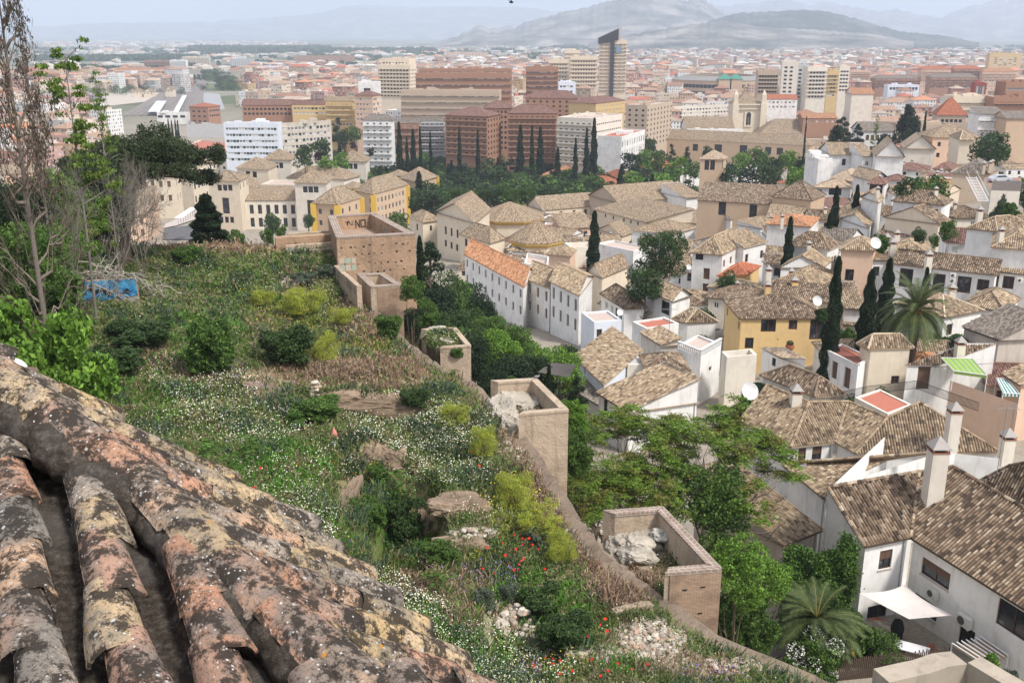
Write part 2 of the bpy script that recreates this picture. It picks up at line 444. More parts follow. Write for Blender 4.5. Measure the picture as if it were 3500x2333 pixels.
class Bld:
 """one building: wall, roof (> chimney), window (> frame, sill) parts under an Empty at its base"""
 def __init__(s,name,label,cat,loc,wall='white',tile='tan',group=None):
  s.root=thing(name,label,cat,Vector(loc),0,group);s.off=-Vector(loc)
  s.W=MB();s.Rf=MB();s.wall=wall;s.tile=tile;s.edges={};s.holes={};s.wins=[]
  s.dist=Vector(loc).length;s.near=s.dist<125;s.lod=2 if s.dist<118 else(1 if s.dist<260 else 0)
  s.chim=[];s.flat=MB()
 def edge(s,k,P,Q,z0,z1):s.edges[k]=(Vector(P),Vector(Q),z0,z1);s.holes[k]=[]
 def win(s,k,sc,zc,w,h,st='brown',depth=None):
  P,Q,z0,z1=s.edges[k];L=(Q-P).xy.length
  if sc-w/2<.08 or sc+w/2>L-.08 or zc+h/2>z1-.04:return
  for a,b,c,e in s.holes[k]:
   if sc+w/2>a and sc-w/2<b and zc+h/2>c and zc-h/2<e:return
  w=round(w,1);h=round(h,1)
  s.holes[k].append((sc-w/2,sc+w/2,zc-h/2,zc+h/2))
  d=(Q-P);ang=math.atan2(d.y,d.x);dd=Vector((d.x,d.y,0)).normalized()
  p=Vector((P.x,P.y,zc))+dd*sc
  s.wins.append((p,ang,w,h,st))
 def wpx(s,k,c,x,y,w,h,st='brown'):
  P,Q,z0,z1=s.edges[k];d=(Q-P);n=Vector((d.y,-d.x,0)).normalized()
  r=ray(c,x,y);t=P.dot(n)/r.dot(n)if abs(r.dot(n))>1e-6 else-1
  if t<=0:return
  X=r*t;dd=Vector((d.x,d.y,0)).normalized()
  s.win(k,(X-P).dot(dd),X.z,w,h,st)
 def wgrid(s,k,nc,nr,w,h,ztop,fh,st='brown',m=.8,alt=None,skip=0):
  P,Q,z0,z1=s.edges[k];L=(Q-P).xy.length
  for j in range(nr):
   for i in range(nc):
    if skip and random.random()<skip:continue
    sc=m+w/2+(L-2*m-w)*(i/(nc-1)if nc>1 else .5)
    s.win(k,sc,ztop-j*fh,w,h,(alt if alt and random.random()<.35 else 'pale' if not s.near and st=='white' and random.random()<.4 else st))
 def finish(s,wm=None,extra_roof_mats=None,matk=0):
  dep=.16 if s.near else(.2 if s.dist<400 else .25)
  for k,(P,Q,z0,z1)in s.edges.items():
   wallface(s.W,P,Q,z0,z1,s.holes[k],dep,matk)
  w=s.W.build('wall',[wm or wallm(s.wall)],s.root,loc=s.off)
  if s.Rf.n:
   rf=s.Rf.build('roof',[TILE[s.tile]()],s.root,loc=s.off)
   for P,hh,ww,kind in s.chim:chimney(rf,P,hh,ww,kind,s.wall,s.off)
  if s.near and s.W.n:
   for k in list(s.edges)[:2]:
    P,Q,z0,z1=s.edges[k];L=(Q-P).xy.length
    if L>3 and z1-z0>4:
     d=Vector((Q.x-P.x,Q.y-P.y,0)).normalized();n=Vector((d.y,-d.x,0))*.07;c=V3(P)+d*(L-.3)+n;m=MB();m.tube([(c.x,c.y,z0),(c.x,c.y,z1-.1)],.05,6);m.build('drainpipe',plain('pipe_grey',(.42,.41,.39)),s.root,loc=s.off)
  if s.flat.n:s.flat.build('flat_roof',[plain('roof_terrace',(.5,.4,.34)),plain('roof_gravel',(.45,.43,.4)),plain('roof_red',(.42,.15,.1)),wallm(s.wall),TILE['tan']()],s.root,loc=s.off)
  for p,ang,w,h,st in s.wins[:]:put_window(s.root,p,ang,w,h,st,s.near,dep-.005)
  return s.root
def chimney(par,P,h,w,kind,wall,off):
 m=MB();a=w/2
 m.box(-a,a,-a,a,-1.2,h,0)
 if kind=='tile':
  m.box(-a-.05,a+.05,-a-.05,a+.05,h,h+.06,1)
  for sx in(-1,1):
   for sy in(-1,1):m.box(sx*a-.06*(sx>0),sx*a+.06*(sx<0),sy*a-.06*(sy>0),sy*a+.06*(sy<0),h+.06,h+.3,1)
  m.box(-a*.6,a*.6,-a*.6,a*.6,h+.06,h+.3,3)
  m.box(-a-.1,a+.1,-a-.1,a+.1,h+.3,h+.36,2)
  m.add([(-a-.1,-a-.1,h+.36),(a+.1,-a-.1,h+.36),(a+.1,a+.1,h+.36),(-a-.1,a+.1,h+.36),(0,0,h+.36+w*.7)],[[0,1,4],[1,2,4],[2,3,4],[3,0,4]],2)
 else:
  m.box(-a*.75,a*.75,-a*.75,a*.75,h,h+.22,3);m.box(-a-.08,a+.08,-a-.08,a+.08,h+.22,h+.32,1)
 m.build('chimney',[wallm('pale' if wall=='white' else wall),plain('clay_brick',(.34,.14,.09)),plain('cap_mortar',(.36,.33,.3))if kind=='tile' else plain('cap_x',(.3,.15,.1)),plain('flue_dark',(.02,.02,.02))],par,loc=Vector(P))
def V3(p,z=None):return Vector((p[0],p[1],p[2]if z is None else z))
def roof_planes(b,A,B,C,D,typ,rise,ov=.35):
 """tile planes over the quad ABCD (counter-clockwise from above, at eave height)"""
 lod=b.lod;M=lambda p,q,t:p+(q-p)*t
 ctr=(A+B+C+D)/4
 def grow(p):d=(p-ctr);d.z=0;return p+d.normalized()*ov*1.3
 a,b_,c,d=map(grow,(A,B,C,D));up=Vector((0,0,rise));e=Vector((0,0,-.16))
 rf=b.Rf;lw=(b_-a).length;lc=(c-b_).length
 k=lod;cp=lambda p,q:caps(rf,p,q,k)
 ws=.25 if lod==2 else .3
 TL=lambda pts:tiled(rf,pts,lod,0,ws)
 gabs=[]
 if typ=='pyr':
  t=(a+b_+c+d)/4+up
  for p,q in((a,b_),(b_,c),(c,d),(d,a)):TL([p,q,t]);cp(p,t)
 elif typ in('hip','hipb'):
  if(typ=='hip')==(lw>=lc)or typ=='hip' and lw>=lc:
   f=min(.48,.5*lc/lw)if lw>=lc else .3
   r0=M(M(a,b_,f),M(d,c,f),.5)+up;r1=M(M(a,b_,1-f),M(d,c,1-f),.5)+up
   TL([a,b_,r1,r0]);TL([c,d,r0,r1]);TL([b_,c,r1]);TL([d,a,r0])
   cp(a,r0);cp(b_,r1);cp(c,r1);cp(d,r0);cp(r0,r1)
  else:
   f=min(.48,.5*lw/lc)if lc>=lw else .3
   r0=M(M(b_,c,f),M(a,d,f),.5)+up;r1=M(M(b_,c,1-f),M(a,d,1-f),.5)+up
   TL([b_,c,r1,r0]);TL([d,a,r0,r1]);TL([a,b_,r0]);TL([c,d,r1])
   cp(a,r0);cp(b_,r0);cp(c,r1);cp(d,r1);cp(r0,r1)
 elif typ=='ga':
  r0=M(a,d,.5)+up;r1=M(b_,c,.5)+up
  TL([a,b_,r1,r0]);TL([c,d,r0,r1]);cp(r0,r1);gabs=[(B,C),(D,A)]
 elif typ=='gb':
  r0=M(a,b_,.5)+up;r1=M(d,c,.5)+up
  TL([b_,c,r1,r0]);TL([d,a,r0,r1]);cp(r0,r1);gabs=[(A,B),(C,D)]
 elif typ=='sa':
  TL([a,b_,c+up,d+up]);
  b.W.poly([D,C,C+up,D+up]);b.W.poly([B,C,C+up]);b.W.poly([A,D,D+up])
 elif typ=='sd':
  TL([d,a,b_+up,c+up]);b.W.poly([A,B,B+up]);b.W.poly([D,C,C+up]);b.W.poly([B,C,C+up,B+up])
 elif typ=='sb':
  TL([b_,c,d+up,a+up]);b.W.poly([A,B,A+up]);b.W.poly([C,D,D+up]);b.W.poly([D,A,A+up,D+up])
 for P,Q in gabs:
  m_=(P+Q)/2+up*.97
  b.W.poly([P,Q,m_])
 rf.poly([a+e,b_+e,c+e,d+e],0,[(.45,.5)]*4)
 for p,q in((a,b_),(b_,c),(c,d),(d,a)):
  if typ[0]=='s':break
  rf.poly([p+e,q+e,q,p],0,[(.45,.5)]*4)
def pts_rect(crop,A,B,C,he,D=None,z=None,surf=G):
 if D:b=atd(crop,*B,D)
 elif z is not None:b=onz(crop,*B,z)
 else:b=hit(crop,*B,he,surf)
 zE=b.z
 a=onz(crop,*A,zE)
 if isinstance(C,tuple):c=onz(crop,*C,zE)
 else:
  d=(b-a).normalized();c=b+Vector((-d.y,d.x,0))*C
 return a,b,c,a+c-b,zE
def house(label,crop,A,B,C,he,roof='hip',rise=None,wall='white',tile='tan',wins=(),ch=(),cat='house',name=None,group=None,D=None,z=None,bld=None,skirt=3,para=.9,flat=0,base=None):
 a,b,c,d,zE=pts_rect(crop,A,B,C,he,D,z)
 if bld is None:
  ct=(a+b+c+d)/4;bl=Bld(name or{'white':'white_house','yellow':'yellow_house'}.get(wall,'house'),label,cat,(ct.x,ct.y,zE-he if base is None else base),wall,tile,group)
 else:bl=bld
 if rise is None:rise=.19*min((b-a).length,(c-b).length)+.3
 z0=(zE-he-skirt)if base is None else base
 n=len(bl.edges)
 pre='' if n==0 else str(n)
 top=zE+(para if roof=='flat' else 0)
 for k,(p,q)in zip('fldr',((a,b),(b,c),(c,d),(d,a))):pass
 bl.edge(pre+'f',a,b,z0,top);bl.edge(pre+'r',b,c,z0,top);bl.edge(pre+'k',c,d,z0,top);bl.edge(pre+'l',d,a,z0,top)
 if roof=='flat':
  ctr=(a+b+c+d)/4;inn=[p+(ctr-p).normalized()*.45 for p in(a,b,c,d)]
  outer=[a,b,c,d];up=Vector((0,0,para))
  bl.flat.poly(inn,flat)
  for i in range(4):
   j=(i+1)%4
   bl.flat.poly([outer[i]+up,outer[j]+up,inn[j]+up,inn[i]+up],3);bl.flat.poly([inn[i],inn[j],inn[j]+up,inn[i]+up],3)
 else:roof_planes(bl,a,b,c,d,roof,rise,.35 if bl.dist<300 else .6)
 for w in wins:
  if w[0]=='g':bl.wgrid(pre+w[1],w[2],w[3],w[4],w[5],zE-w[6],*w[7:])
  else:
   bl.wpx(pre+w[0],crop,*w[1:])
 for cc in ch:
  x,y,h,ww=cc[:4];kind=cc[4]if len(cc)>4 else 'tile';dz=cc[5]if len(cc)>5 else rise*.5
  P=onz(crop,x,y,zE+dz);bl.chim.append((P+bl.off*0-Vector((0,0,0)),h,ww,kind))
 if bld is None:bl.finish()
 return bl
def h_(*a,**k):return house(*a,**k)
def free(label,crop,ref,he,pts,roofs,walls,wins=(),ch=(),wall='white',tile='tan',flats=(),name='white_house',cat='house',base=None):
 b0=hit(crop,*ref,he);zE=b0 .z
 Pn={k:onz(crop,v[0],v[1],zE+v[2])for k,v in pts.items()}
 bl=Bld(name,label,cat,(b0 .x,b0 .y,zE-he),wall,tile)
 fixed=set()
 for r in roofs:
  n_=(Pn[r[1]]-Pn[r[0]]).cross(Pn[r[-1]]-Pn[r[0]])
  for k in r[2:-1]:
   if k not in fixed:
    rr=ray(crop,pts[k][0],pts[k][1]);dn=rr.dot(n_)
    if abs(dn)>1e-6:Pn[k]=rr*(Pn[r[0]].dot(n_)/dn)
  fixed.update(r)
  q=[Pn[k]for k in r];tiled(bl.Rf,q,bl.lod)
  e=Vector((0,0,-.13));bl.Rf.poly([p+e for p in q],0,[(.45,.5)]*len(q))
  for i in range(len(q)):
   j=(i+1)%len(q);bl.Rf.poly([q[i]+e,q[j]+e,q[j],q[i]],0,[(.45,.5)]*4)
   if abs(q[i].z-q[j].z)>.3 or q[i].z>zE+1:caps(bl.Rf,q[i],q[j],bl.lod)
 for i,w in enumerate(walls):
  p,q=Pn[w[0]].copy(),Pn[w[1]].copy();z0=(zE-he-3)if len(w)<3 or w[2]is None else zE+w[2]
  ins=w[3]if len(w)>3 else .3
  d=(q-p);nn=Vector((d.y,-d.x,0)).normalized()*ins
  p-=nn;q-=nn;zz=min(p.z,q.z)-.08
  bl.edge(str(i),p,q,z0,zz)
  if abs(p.z-q.z)>.1:
   hi=p if p.z>q.z else q;bl.W.poly([V3(p,zz),V3(q,zz),V3(hi,hi.z-.08)])
 for w in wins:bl.wpx(w[0],crop,*w[1:])
 for x,y,dz,h,ww,kind in ch:
  bl.chim.append((onz(crop,x,y,zE+dz),h,ww,kind))
 for f,m in flats:bl.flat.poly([Pn[k]for k in f],m)
 bl.finish();bl.P=Pn;bl.zE=zE
 return bl
sail_house=free('big white house with wooden shuttered windows and a cream shade sail over its patio','D3',(1330,285),6.2,{'a':(930,355,0),'b':(1340,272,0),'c':(2620,1075,0),'d':(600,-180,2.7),'e':(1420,-318,2.7),'m':(1720,-364,3.4),'n':(2900,330,3.4),'g':(2900,-500,0),'i':(1100,-640,0)},[('a','b','e','d'),('b','c','n','m','e')],[('a','b'),('b','c'),('d','a',None,.05),('e','d',None,.1),('i','d',None,.1)],[('0',1115,465,1.15,1.5,'brown_half'),('1',1560,590,2.6,1.3,'brown_half'),('1',1470,890,2.2,1.2,'dark'),('1',1540,1090,2.6,1.5,'dark'),('0',1040,930,1.7,1.1,'dark'),('1',1830,1200,1.3,2.2,'dark'),('1',2260,1010,2.6,1.9,'brown')],[(1540,-160,2.6,3.0,1.15,'tile')],wall='white',tile='brn')
up_house=free('white house with a low hipped roof and a wooden window, behind the house with the shade sail','C3',(300,1350),6.5,{'a':(190,1275,0),'b':(560,1575,0),'d':(1130,1225,1.7),'e':(640,1455,.6),'f':(1480,1170,1.9),'g':(420,1245,.8)},[('a','b','e','d'),('a','d','f','g')],[('a','b'),('e','d',None,0),('g','a')],[('0',395,1490,1.0,2.1,'brown'),('0',500,1540,1.0,1.4,'brown')],wall='white',tile='tan')
big_roof=free('white house under a broad two-winged tiled roof with tall chimneys, above the shade sail house','C3',(270,1115),6.5,{'a':(-190,880,0),'b':(268,1118,0),'c':(668,1075,0),'d':(850,1175,0),'h':(1500,1165,.3),'p':(2150,1165,.3),'e':(430,715,2.6),'z':(60,560,2.6),'g':(785,710,2.6),'m':(1130,855,1.9),'k':(1420,715,3.4),'q':(2300,1190,3.2)},[('a','b','e','z'),('b','c','g','e'),('c','d','m','g'),('d','h','p','k','m')],[('a','b'),('b','c'),('c','d'),('d','p')],[('0',200,1170,1.0,2.1,'dark'),('1',368,1195,.85,1.6,'brown_half'),('1',500,1180,1.0,1.6,'brown_half'),('1',622,1160,1.1,1.6,'brown_half')],[(310,735,2.2,1.2,.95,'tile'),(1690,1120,1.2,3.4,1.0,'tile'),(2190,1160,1.2,1.3,1.0,'tile')],wall='white',tile='tan')
band=free('long low white parapet house squeezed between two tiled roofs, with a dark brown roof at the right','C3',(1950,1430),6.6,{'a':(1950,1420,0),'b':(2700,1790,0),'c':(2700,1200,2.0),'d':(2230,1280,2.0),'u':(630,1462,0),'v':(1480,1195,1.2),'w':(1740,1165,1.2),'x':(2140,1210,1.2),'y':(1940,1375,.1)},[('a','b','c','d')],[('a','b'),('d','a',None,.1),('v','w',None,0),('w','x',None,0),('u','v',None,0)],tile='brn')
D3='D3'
house('low wing with a weathered tiled lean-to roof and stained pale wall, left of the shade sail house','D3',(190,320),(515,185),9.0,4.6,'sa',2.6,'dirty','tan')
house('white house with a large mottled gabled roof, half hidden by the spreading green tree','E2',(330,760),(560,905),(1080,830),5.2,'sa',2.8,'white','tan',[('f',380,860,.9,1.6,'dark'),('g','f',2,1,1.0,1.2,2.0,3)])
house('small shed with a grey corrugated roof beside the mottled gabled roof','E2',(160,745),(330,855),(440,715),3.4,'sa',.7,'white','gry')
house('white house with a long tan roof sloping down toward the tall rampart tower','E2',(152,480),(370,700),(650,440),5.6,'sb',-.01,'bluew','tan',[('f',270,655,.9,2.1,'dark'),('f',222,600,.9,1.1,'white')])
house('plain white cube with a sheet metal roof beside the shiny brown tiled hip','E2',(455,470),(550,555),(700,555),6.2,'flat',0,'pale','tan',[('f',505,575,1.0,1.8,'white')],para=.1,flat=1)
house('small white house with a shiny dark brown hipped roof, right of the sheet metal roof','E2',(655,485),(700,600),(1010,590),6.3,'hip',1.3,'white','brn',[('g','r',1,1,.5,.4,1.2,3)])
house('white terrace house with carved balustrade and outdoor sofa','E2',(930,420),(1110,495),(1265,405),6.6,'flat',0,'white','tan',[('g','r',1,1,.8,.6,2.4,3)],para=.3,flat=0)
house('pale roof terrace block with red coping and an air conditioner below the yellow house','E1',(145,735),(185,780),(415,760),6.2,'flat',0,'pale','tan',[],para=1.1,flat=1)
house('low white rooftop room with a pale blue door and a clay roof edge','E1',(460,645),(610,715),(785,770),6.2,'sa',.8,'white','pal',[('f',548,755,.8,1.1,'dark'),('f',590,765,.9,2.1,'white')])
house('hipped brown tile roof below the clay urn, left of the tower house with striped ridges','C3',(20,480),(470,655),(750,640),5.6,'hip',1.8,'pale','brn')
house('rectangular block with a flat red painted roof beside the corrugated yellow sheets','C3',(840,680),(1135,830),(1360,750),5.9,'flat',0,'pale','tan',para=.12,flat=2)
house('cream tower house whose hipped roof has green and white striped ridge tiles','C3',(890,195),(985,235),(1335,228),8.6,'hip',1.5,'cream','tan',[('r',1200,515,1.0,1.0,'brown'),('f',945,265,.9,1.2,'dark')])
tw=house('white house with brown blinds, black balcony and a red edged roof terrace','C3',(590,260),(870,395),(1000,330),6.8,'flat',0,'white','tan',[('f',658,430,1.1,2.2,'blind'),('f',770,500,1.2,2.6,'blind'),('f',885,560,1.1,2.3,'blind')],para=.15,flat=2)
house('long low white house with a single brown tile slope and a brown blind, behind the green awning','C3',(1310,385),(1600,385),(2080,355),6.6,'sa',2.3,'white','brn',[('f',1455,500,1.5,2.8,'blind')],[(1770,300,1.4,.95,'tile')])
house('peach house with terraces under a green awning and a white steel frame','C3',(1690,560),(1810,600),(2290,770),5.6,'flat',0,'peach','tan',[('g','r',4,1,1.4,2.0,1.6,3,'brown')],para=.5,flat=2)
house('old grey rendered house with a weathered grey tile roof at the right edge, above the green awning','B3',(1820,1480),(2130,1590),(2500,1580),6.6,'sa',3.0,'dirty','gry')
house('peach walled house with a steep tiled roof at the right edge behind the striped awning','C3',(2180,460),(2330,560),(2600,520),6.8,'sa',1.4,'peach','tan')
yh=house('bright yellow house with four dark wooden windows under a wavy tiled roof','E1',(300,418),(975,415),9.5,6.6,'hip',2.1,'yellow','brn',[('f',390,470,2.2,2.0,'brown'),('f',508,472,2.1,2.0,'brown'),('f',695,470,1.2,1.4,'brown'),('f',878,505,2.0,3.0,'brown'),('f',360,610,1.2,1.6,'dark'),('g','l',2,1,.8,1.2,1.4,3)],[(500,230,1.1,.8),(703,200,1.2,.9),(680,130,1.2,.7)])
house('tan tiled wing running back from the yellow house along the paved lane','E1',(180,225),(262,460),(480,440),6.0,'sb',-.02,'cream','tan',[('g','f',4,1,.9,1.3,1.6,3)])
house('brown tiled roof behind the yellow house carrying a white satellite dish','E1',(560,250),(1010,300),(1005,180),7.0,'ga',1.4,'cream','brn',[],[(500,130,1.0,.8)])
house('mixed tan hipped roof above the yellow house, just left of the tall sand coloured tower house','E1',(520,150),(840,190),(1030,110),8.0,'hip',1.8,'pale','tan',[],[(505,110,1.1,.8)])
house('tan roof stepped down to the right of the yellow house behind the tallest cypress','E1',(1090,340),(1240,345),8,6.2,'sa',2.0,'white','tan')
house('low tan tiled lean-to right of the yellow house, between two cypresses','E1',(1080,465),(1225,470),5.5,4.0,'sa',1.3,'white','tan')
house('tall sand coloured house with striped brick bands and two dark windows','B3',(718,788),(1010,800),(1050,730),10.5,'pyr',1.6,'peach','tan',[('f',792,1020,1.3,1.9,'dark'),('f',856,1022,1.4,1.9,'dark')])
house('long white house with a row of glazed doors and two air conditioners above the palm','B3',(1190,915),(2095,1015),8,7.5,'ga',1.5,'white','brn',[('f',1298,1045,1.9,2.9,'brown'),('f',1590,1090,1.7,2.8,'brown'),('f',1815,1105,1.9,2.5,'brown'),('f',1985,1108,1.6,1.7,'brown')],[(1495,925,1.3,.85)])
house('narrow white house end with a single dark window, left part of the glazed door row','B3',(940,885),(1170,880),6,8.2,'sa',.9,'white','tan',[('f',1030,985,1.1,1.5,'dark'),('f',1108,1148,1.1,.9,'white')])
house('white house at the right edge with a white tiled chimney and a blue curtained window','B3',(2140,985),(2560,1030),9,7.5,'sa',1.6,'white','tan',[('f',2212,1085,1.5,1.9,'brown')])
house('tall blank white house with a tan hipped roof at the right edge, above the long glazed row','B3',(2075,765),(2500,800),9,10.5,'hip',2.0,'white','tan',[],[(2140,700,1.2,.7)])
house('blank white house with a wide hipped roof and roof chimney just behind the small balcony','B3',(1845,600),(2120,625),(2450,600),9.5,'hip',2.0,'white','tan',[('f',2085,660,.5,.5,'dark')],[(1950,520,1.3,.8)])
house('tan roofed house with round stepped chimney beside the big palm, right side','B3',(1640,1390),(1970,1330),8,5.6,'hip',1.9,'white','tan',[('g','f',2,1,1.1,1.6,2.0,3)],[(1700,1220,1.2,.9)])
house('house with a tan hipped roof below the retaining stair at the right edge','B3',(1830,1270),(2180,1345),(2300,1230),5.6,'hip',1.7,'white','tan')
house('low cream tiled roof with two brick chimneys behind the long glazed white house','B3',(1150,810),(1500,830),(1500,740),7.5,'hip',1.3,'white','tan',[],[(1120,760,1.2,.9),(1175,790,.9,.9),(1210,715,1.1,.8)])
house('white house with a large brown hipped roof and blank front, right of the narrow lane','B3',(1185,355),(1620,392),(1700,350),8.5,'hip',2.0,'white','brn',[('f',1550,485,1.1,2.2,'dark')],[(1560,320,1.2,.6)])
house('blank cream house end with a shallow brown gable, in front of the large brown hipped roof','B3',(1115,500),(1590,560),5,6.5,'gb',2.4,'cream','brn')
house('long low lean-to with a ribbed brown tile roof under the blank cream gable','B3',(1075,655),(1550,700),4,3.6,'sa',1.3,'white','brn')
house('white two storey house with a covered balcony and cypress beside it','B3',(470,232),(790,240),(860,205),8.0,'hip',1.8,'white','pal',[('f',530,268,1.3,1.3,'white'),('f',665,275,3.6,2.0,'dark'),('f',520,360,1.3,.9,'dark')])
house('white gabled house with ragged tan tiles, dark door and small attic window','B3',(715,510),(960,600),(1025,490),5.5,'gb',1.8,'white','tan',[('f',720,560,.9,1.8,'dark')])
house('narrow white house with a tan gable and slim chimney beside the lane','B3',(905,320),(1050,370),(1085,330),9.0,'gb',1.5,'white','tan',[],[(1040,320,1.4,.6)])
house('white house with big brown hipped roof, middle of the quarter, left of the sand tower house','B3',(230,750),(600,785),(700,745),8.2,'hip',2.3,'white','brn',[('g','r',3,2,.9,1.4,2.5,3)])
house('low roof of mixed brown tiles with a pale ridge, in front of the ragged gable','B3',(490,690),(790,705),(905,665),7,'ga',1.6,'white','gry',[('g','r',3,1,.8,1.2,1.4,3)])
house('white gabled house with steep roof pieces and a white chimney, mid left of the slope','B3',(180,950),(545,945),(635,880),6.5,'gb',2.0,'white','tan',[('f',150,985,.9,1.4,'brown')],[(425,830,1.6,.7)])
house('brown tiled porch roof stepping down from the white gabled house','B3',(70,930),(300,930),4,5.0,'sa',1.4,'white','brn',[('f',155,990,1.6,1.6,'brown')])
house('house with a low tan hipped roof directly left of the sand tower house foot','B3',(265,1020),(600,1060),(690,1010),6.2,'hip',1.5,'white','tan')
house('small dark brown tiled gable squeezed against the sand tower house','B3',(500,1130),(680,1140),4,6.0,'sa',1.2,'pale','brn')
house('white house with orange stain and a sloping white wall, left edge of the lane','B3',(0,600),(210,560),7,6.0,'sa',1.0,'white','tan')
house('small orange tiled cottage with a dormer, below the dark cypress','B3',(60,560),(440,585),(520,510),6.0,'hip',1.3,'white','org',[('g','r',2,1,.8,1.2,1.4,3)],[(190,560,1.4,.6)])
house('church building with huge tan tiled roof and bare brick walls','B3',(105,318),(450,350),11,10,'pyr',4.3,'sand','brn',cat='church',D=255)
house('low lean-to roof against the brick church wall','B3',(60,500),(365,520),7,5.5,'sa',2.3,'sand','tan')
house('small pale house with a red tile hip behind the brick church','B3',(45,185),(200,200),(268,188),8,'hip',1.3,'white','red')
house('yellow tan roofed house with ochre wall in front of the white blocks','B3',(515,110),(700,125),(830,100),7.5,'hip',1.6,'ochre','pal')
house('large pale tan roof cluster behind the white house with the covered balcony','B3',(640,150),(860,190),(940,130),9,'hip',2.2,'white','pal')
house('long tan roof stretched across the cluster under the white blocks','B3',(830,130),(1010,180),(1110,140),9,'ga',2.0,'white','tan')
house('little square tower house with a maroon hipped roof and a wide dark opening','B3',(965,202),(1110,208),(1140,180),8.5,'pyr',1.5,'white','mar',[('f',1030,250,3.0,2.3,'brown')])
house('maroon tiled lower wing attached to the little square tower house','B3',(1090,300),(1200,305),(1255,270),5,'hip',1.6,'white','mar')
house('tiny belfry like house with a maroon roof and an arched dark opening','B3',(1130,165),(1280,172),(1300,150),7.0,'pyr',1.3,'white','mar',[('f',1230,208,.9,1.2,'dark')])
house('long white house with a maroon tiled hip and three brick chimneys','B3',(1170,75),(1500,85),(1510,50),6.5,'hip',1.8,'white','mar',[('f',1220,108,1.0,1.1,'dark'),('f',1285,112,1.0,1.1,'dark'),('f',1405,118,1.2,1.1,'dark')],[(1275,40,1.0,.7),(1350,30,1.0,.7)])
house('low brown hipped roof with three small chimneys beside the car park','B3',(1715,105),(2040,115),(2130,75),6.0,'hip',2.8,'beige','gry',[],[(1990,70,.9,.6),(2045,60,.9,.6),(2065,50,.9,.6)])
house('brown hipped cottage left of the low roof with small chimneys','B3',(1545,68),(1700,75),(1760,40),6.0,'hip',1.5,'beige','mar',[('g','f',2,1,1.0,1.1,1.2,3)])
house('cream shed gable beside the fenced yard below the car park','B3',(1450,280),(1650,310),(1780,250),5.5,'ga',1.5,'cream','tan')
house('white corner house with a big tan hipped roof, brown shutters and grey street front','B2',(1745,815),(2010,835),(2222,730),9.6,'hip',2.9,'white','tan',[('f',1805,853,1.5,1.3,'dark'),('f',1868,1008,1.2,2.2,'blind'),('f',1858,1140,1.1,2.0,'blind'),('g','r',4,1,.9,1.4,2.0,3)])
house('small white tower like building with a round window and grey gabled roof','B2',(1938,495),(2085,525),(2245,480),9.5,'gb',1.9,'white','gry',[('r',2133,555,.5,.9,'dark'),('r',2163,555,.5,1.2,'dark'),('r',2210,545,.5,1.2,'dark')])
house('open roofed white annex left of the small white tower like building','B2',(1790,600),(1935,610),6,6.0,'flat',0,'white','tan')
house('white house with tan hip and an iron terrace, right of the big hipped corner house','B2',(2200,770),(2400,720),10,8.0,'ga',2.0,'white','tan',[('g','f',2,1,1.0,1.6,2.4,3)])
house('row house with an orange tiled roof, white walls and small black balconies','B2',(-290,835),(232,1120),(335,990),8.2,'ga',2.2,'white','org',[('g','f',9,2,.9,1.6,1.6,3.2,'grey',.8)])
house('white house with a brown tiled roof and slim dark windows, second in the row','B2',(262,1045),(468,1135),(575,985),8.2,'ga',1.8,'white','tan',[('g','f',3,2,.8,1.8,1.8,3.2,'blind',.8)])
house('white house with carved window heads and wall plants, third in the row','B2',(478,1068),(730,1200),(850,1030),8.8,'ga',1.8,'white','tan',[('g','f',4,2,.9,2.1,2.0,3.4,'grey',.8)])
house('cream house with a tan gable and a torn plaster side wall behind the row','B2',(810,985),(935,1045),(1165,945),7.6,'gb',2.2,'cream','tan')
house('white house with brown shiny hip, laundry colours at its window, below the big round tree','B2',(930,1190),(1135,1318),(1325,1305),6.8,'hip',2.2,'white','brn',[('f',975,1290,1.1,1.3,'white'),('f',1025,1325,.9,1.3,'white'),('f',1063,1365,.9,2.2,'dark'),('f',1103,1385,.9,2.1,'dark')])
house('white house with an open loggia and grey balcony under a broad tan gable','B2',(1330,1148),(1560,1250),(1722,1190),8.0,'ga',1.6,'white','tan',[('r',1645,1275,3.8,2.6,'dark'),('f',1385,1240,.9,1.1,'white'),('f',1500,1310,2.6,2.2,'dark')])
house('low square house with a mottled hipped roof at the head of the lane','B2',(1555,1420),(1700,1440),(1950,1435),5.4,'hipb',2.1,'white','tan',[('r',1670,1495,1.6,1.0,'dark')])
house('blue white house with dark door slots, left of the red painted flat roof','B2',(865,1455),(1110,1435),6,5.8,'flat',0,'bluew','tan',[('f',910,1545,.9,1.6,'brown')],para=.3)
house('white building with a flat roof painted red in the centre of the quarter','B2',(1205,1450),(1330,1510),(1620,1465),6.0,'flat',0,'white','tan',para=.3,flat=2)
house('small roof of tan tiles with raw grey side wall, below the red painted flat roof','E2',(655,305),(800,395),(950,385),6.5,'sa',.8,'dirty','tan')
house('white house with weathered upper terrace left of the big round tree','B2',(655,810),(885,800),6,8.5,'flat',0,'pale','tan',[('f',815,895,1.2,1.3,'dark')],para=1.0)
house('blank white cube with potted plants on its roof, touching the big round tree','B2',(885,750),(1215,820),6,9.0,'flat',0,'white','tan',para=.4)
house('small cream house with curved tan roof behind the row houses','B2',(445,830),(650,850),(700,790),8,'hip',1.2,'peach','tan')
house('white chimney house with pale terraces behind the orange roof','B2',(240,950),(440,990),(460,890),7.5,'flat',0,'white','tan',[],para=.9)
house('cluster of small tan gables below the monastery wall','B2',(95,800),(400,820),(420,780),6,'hip',1.2,'white','tan')
house('white lean-to house with grey sheet roof, right of the round tree foot','B2',(1215,1010),(1330,1100),(1550,1085),7.5,'sa',.8,'white','gry')
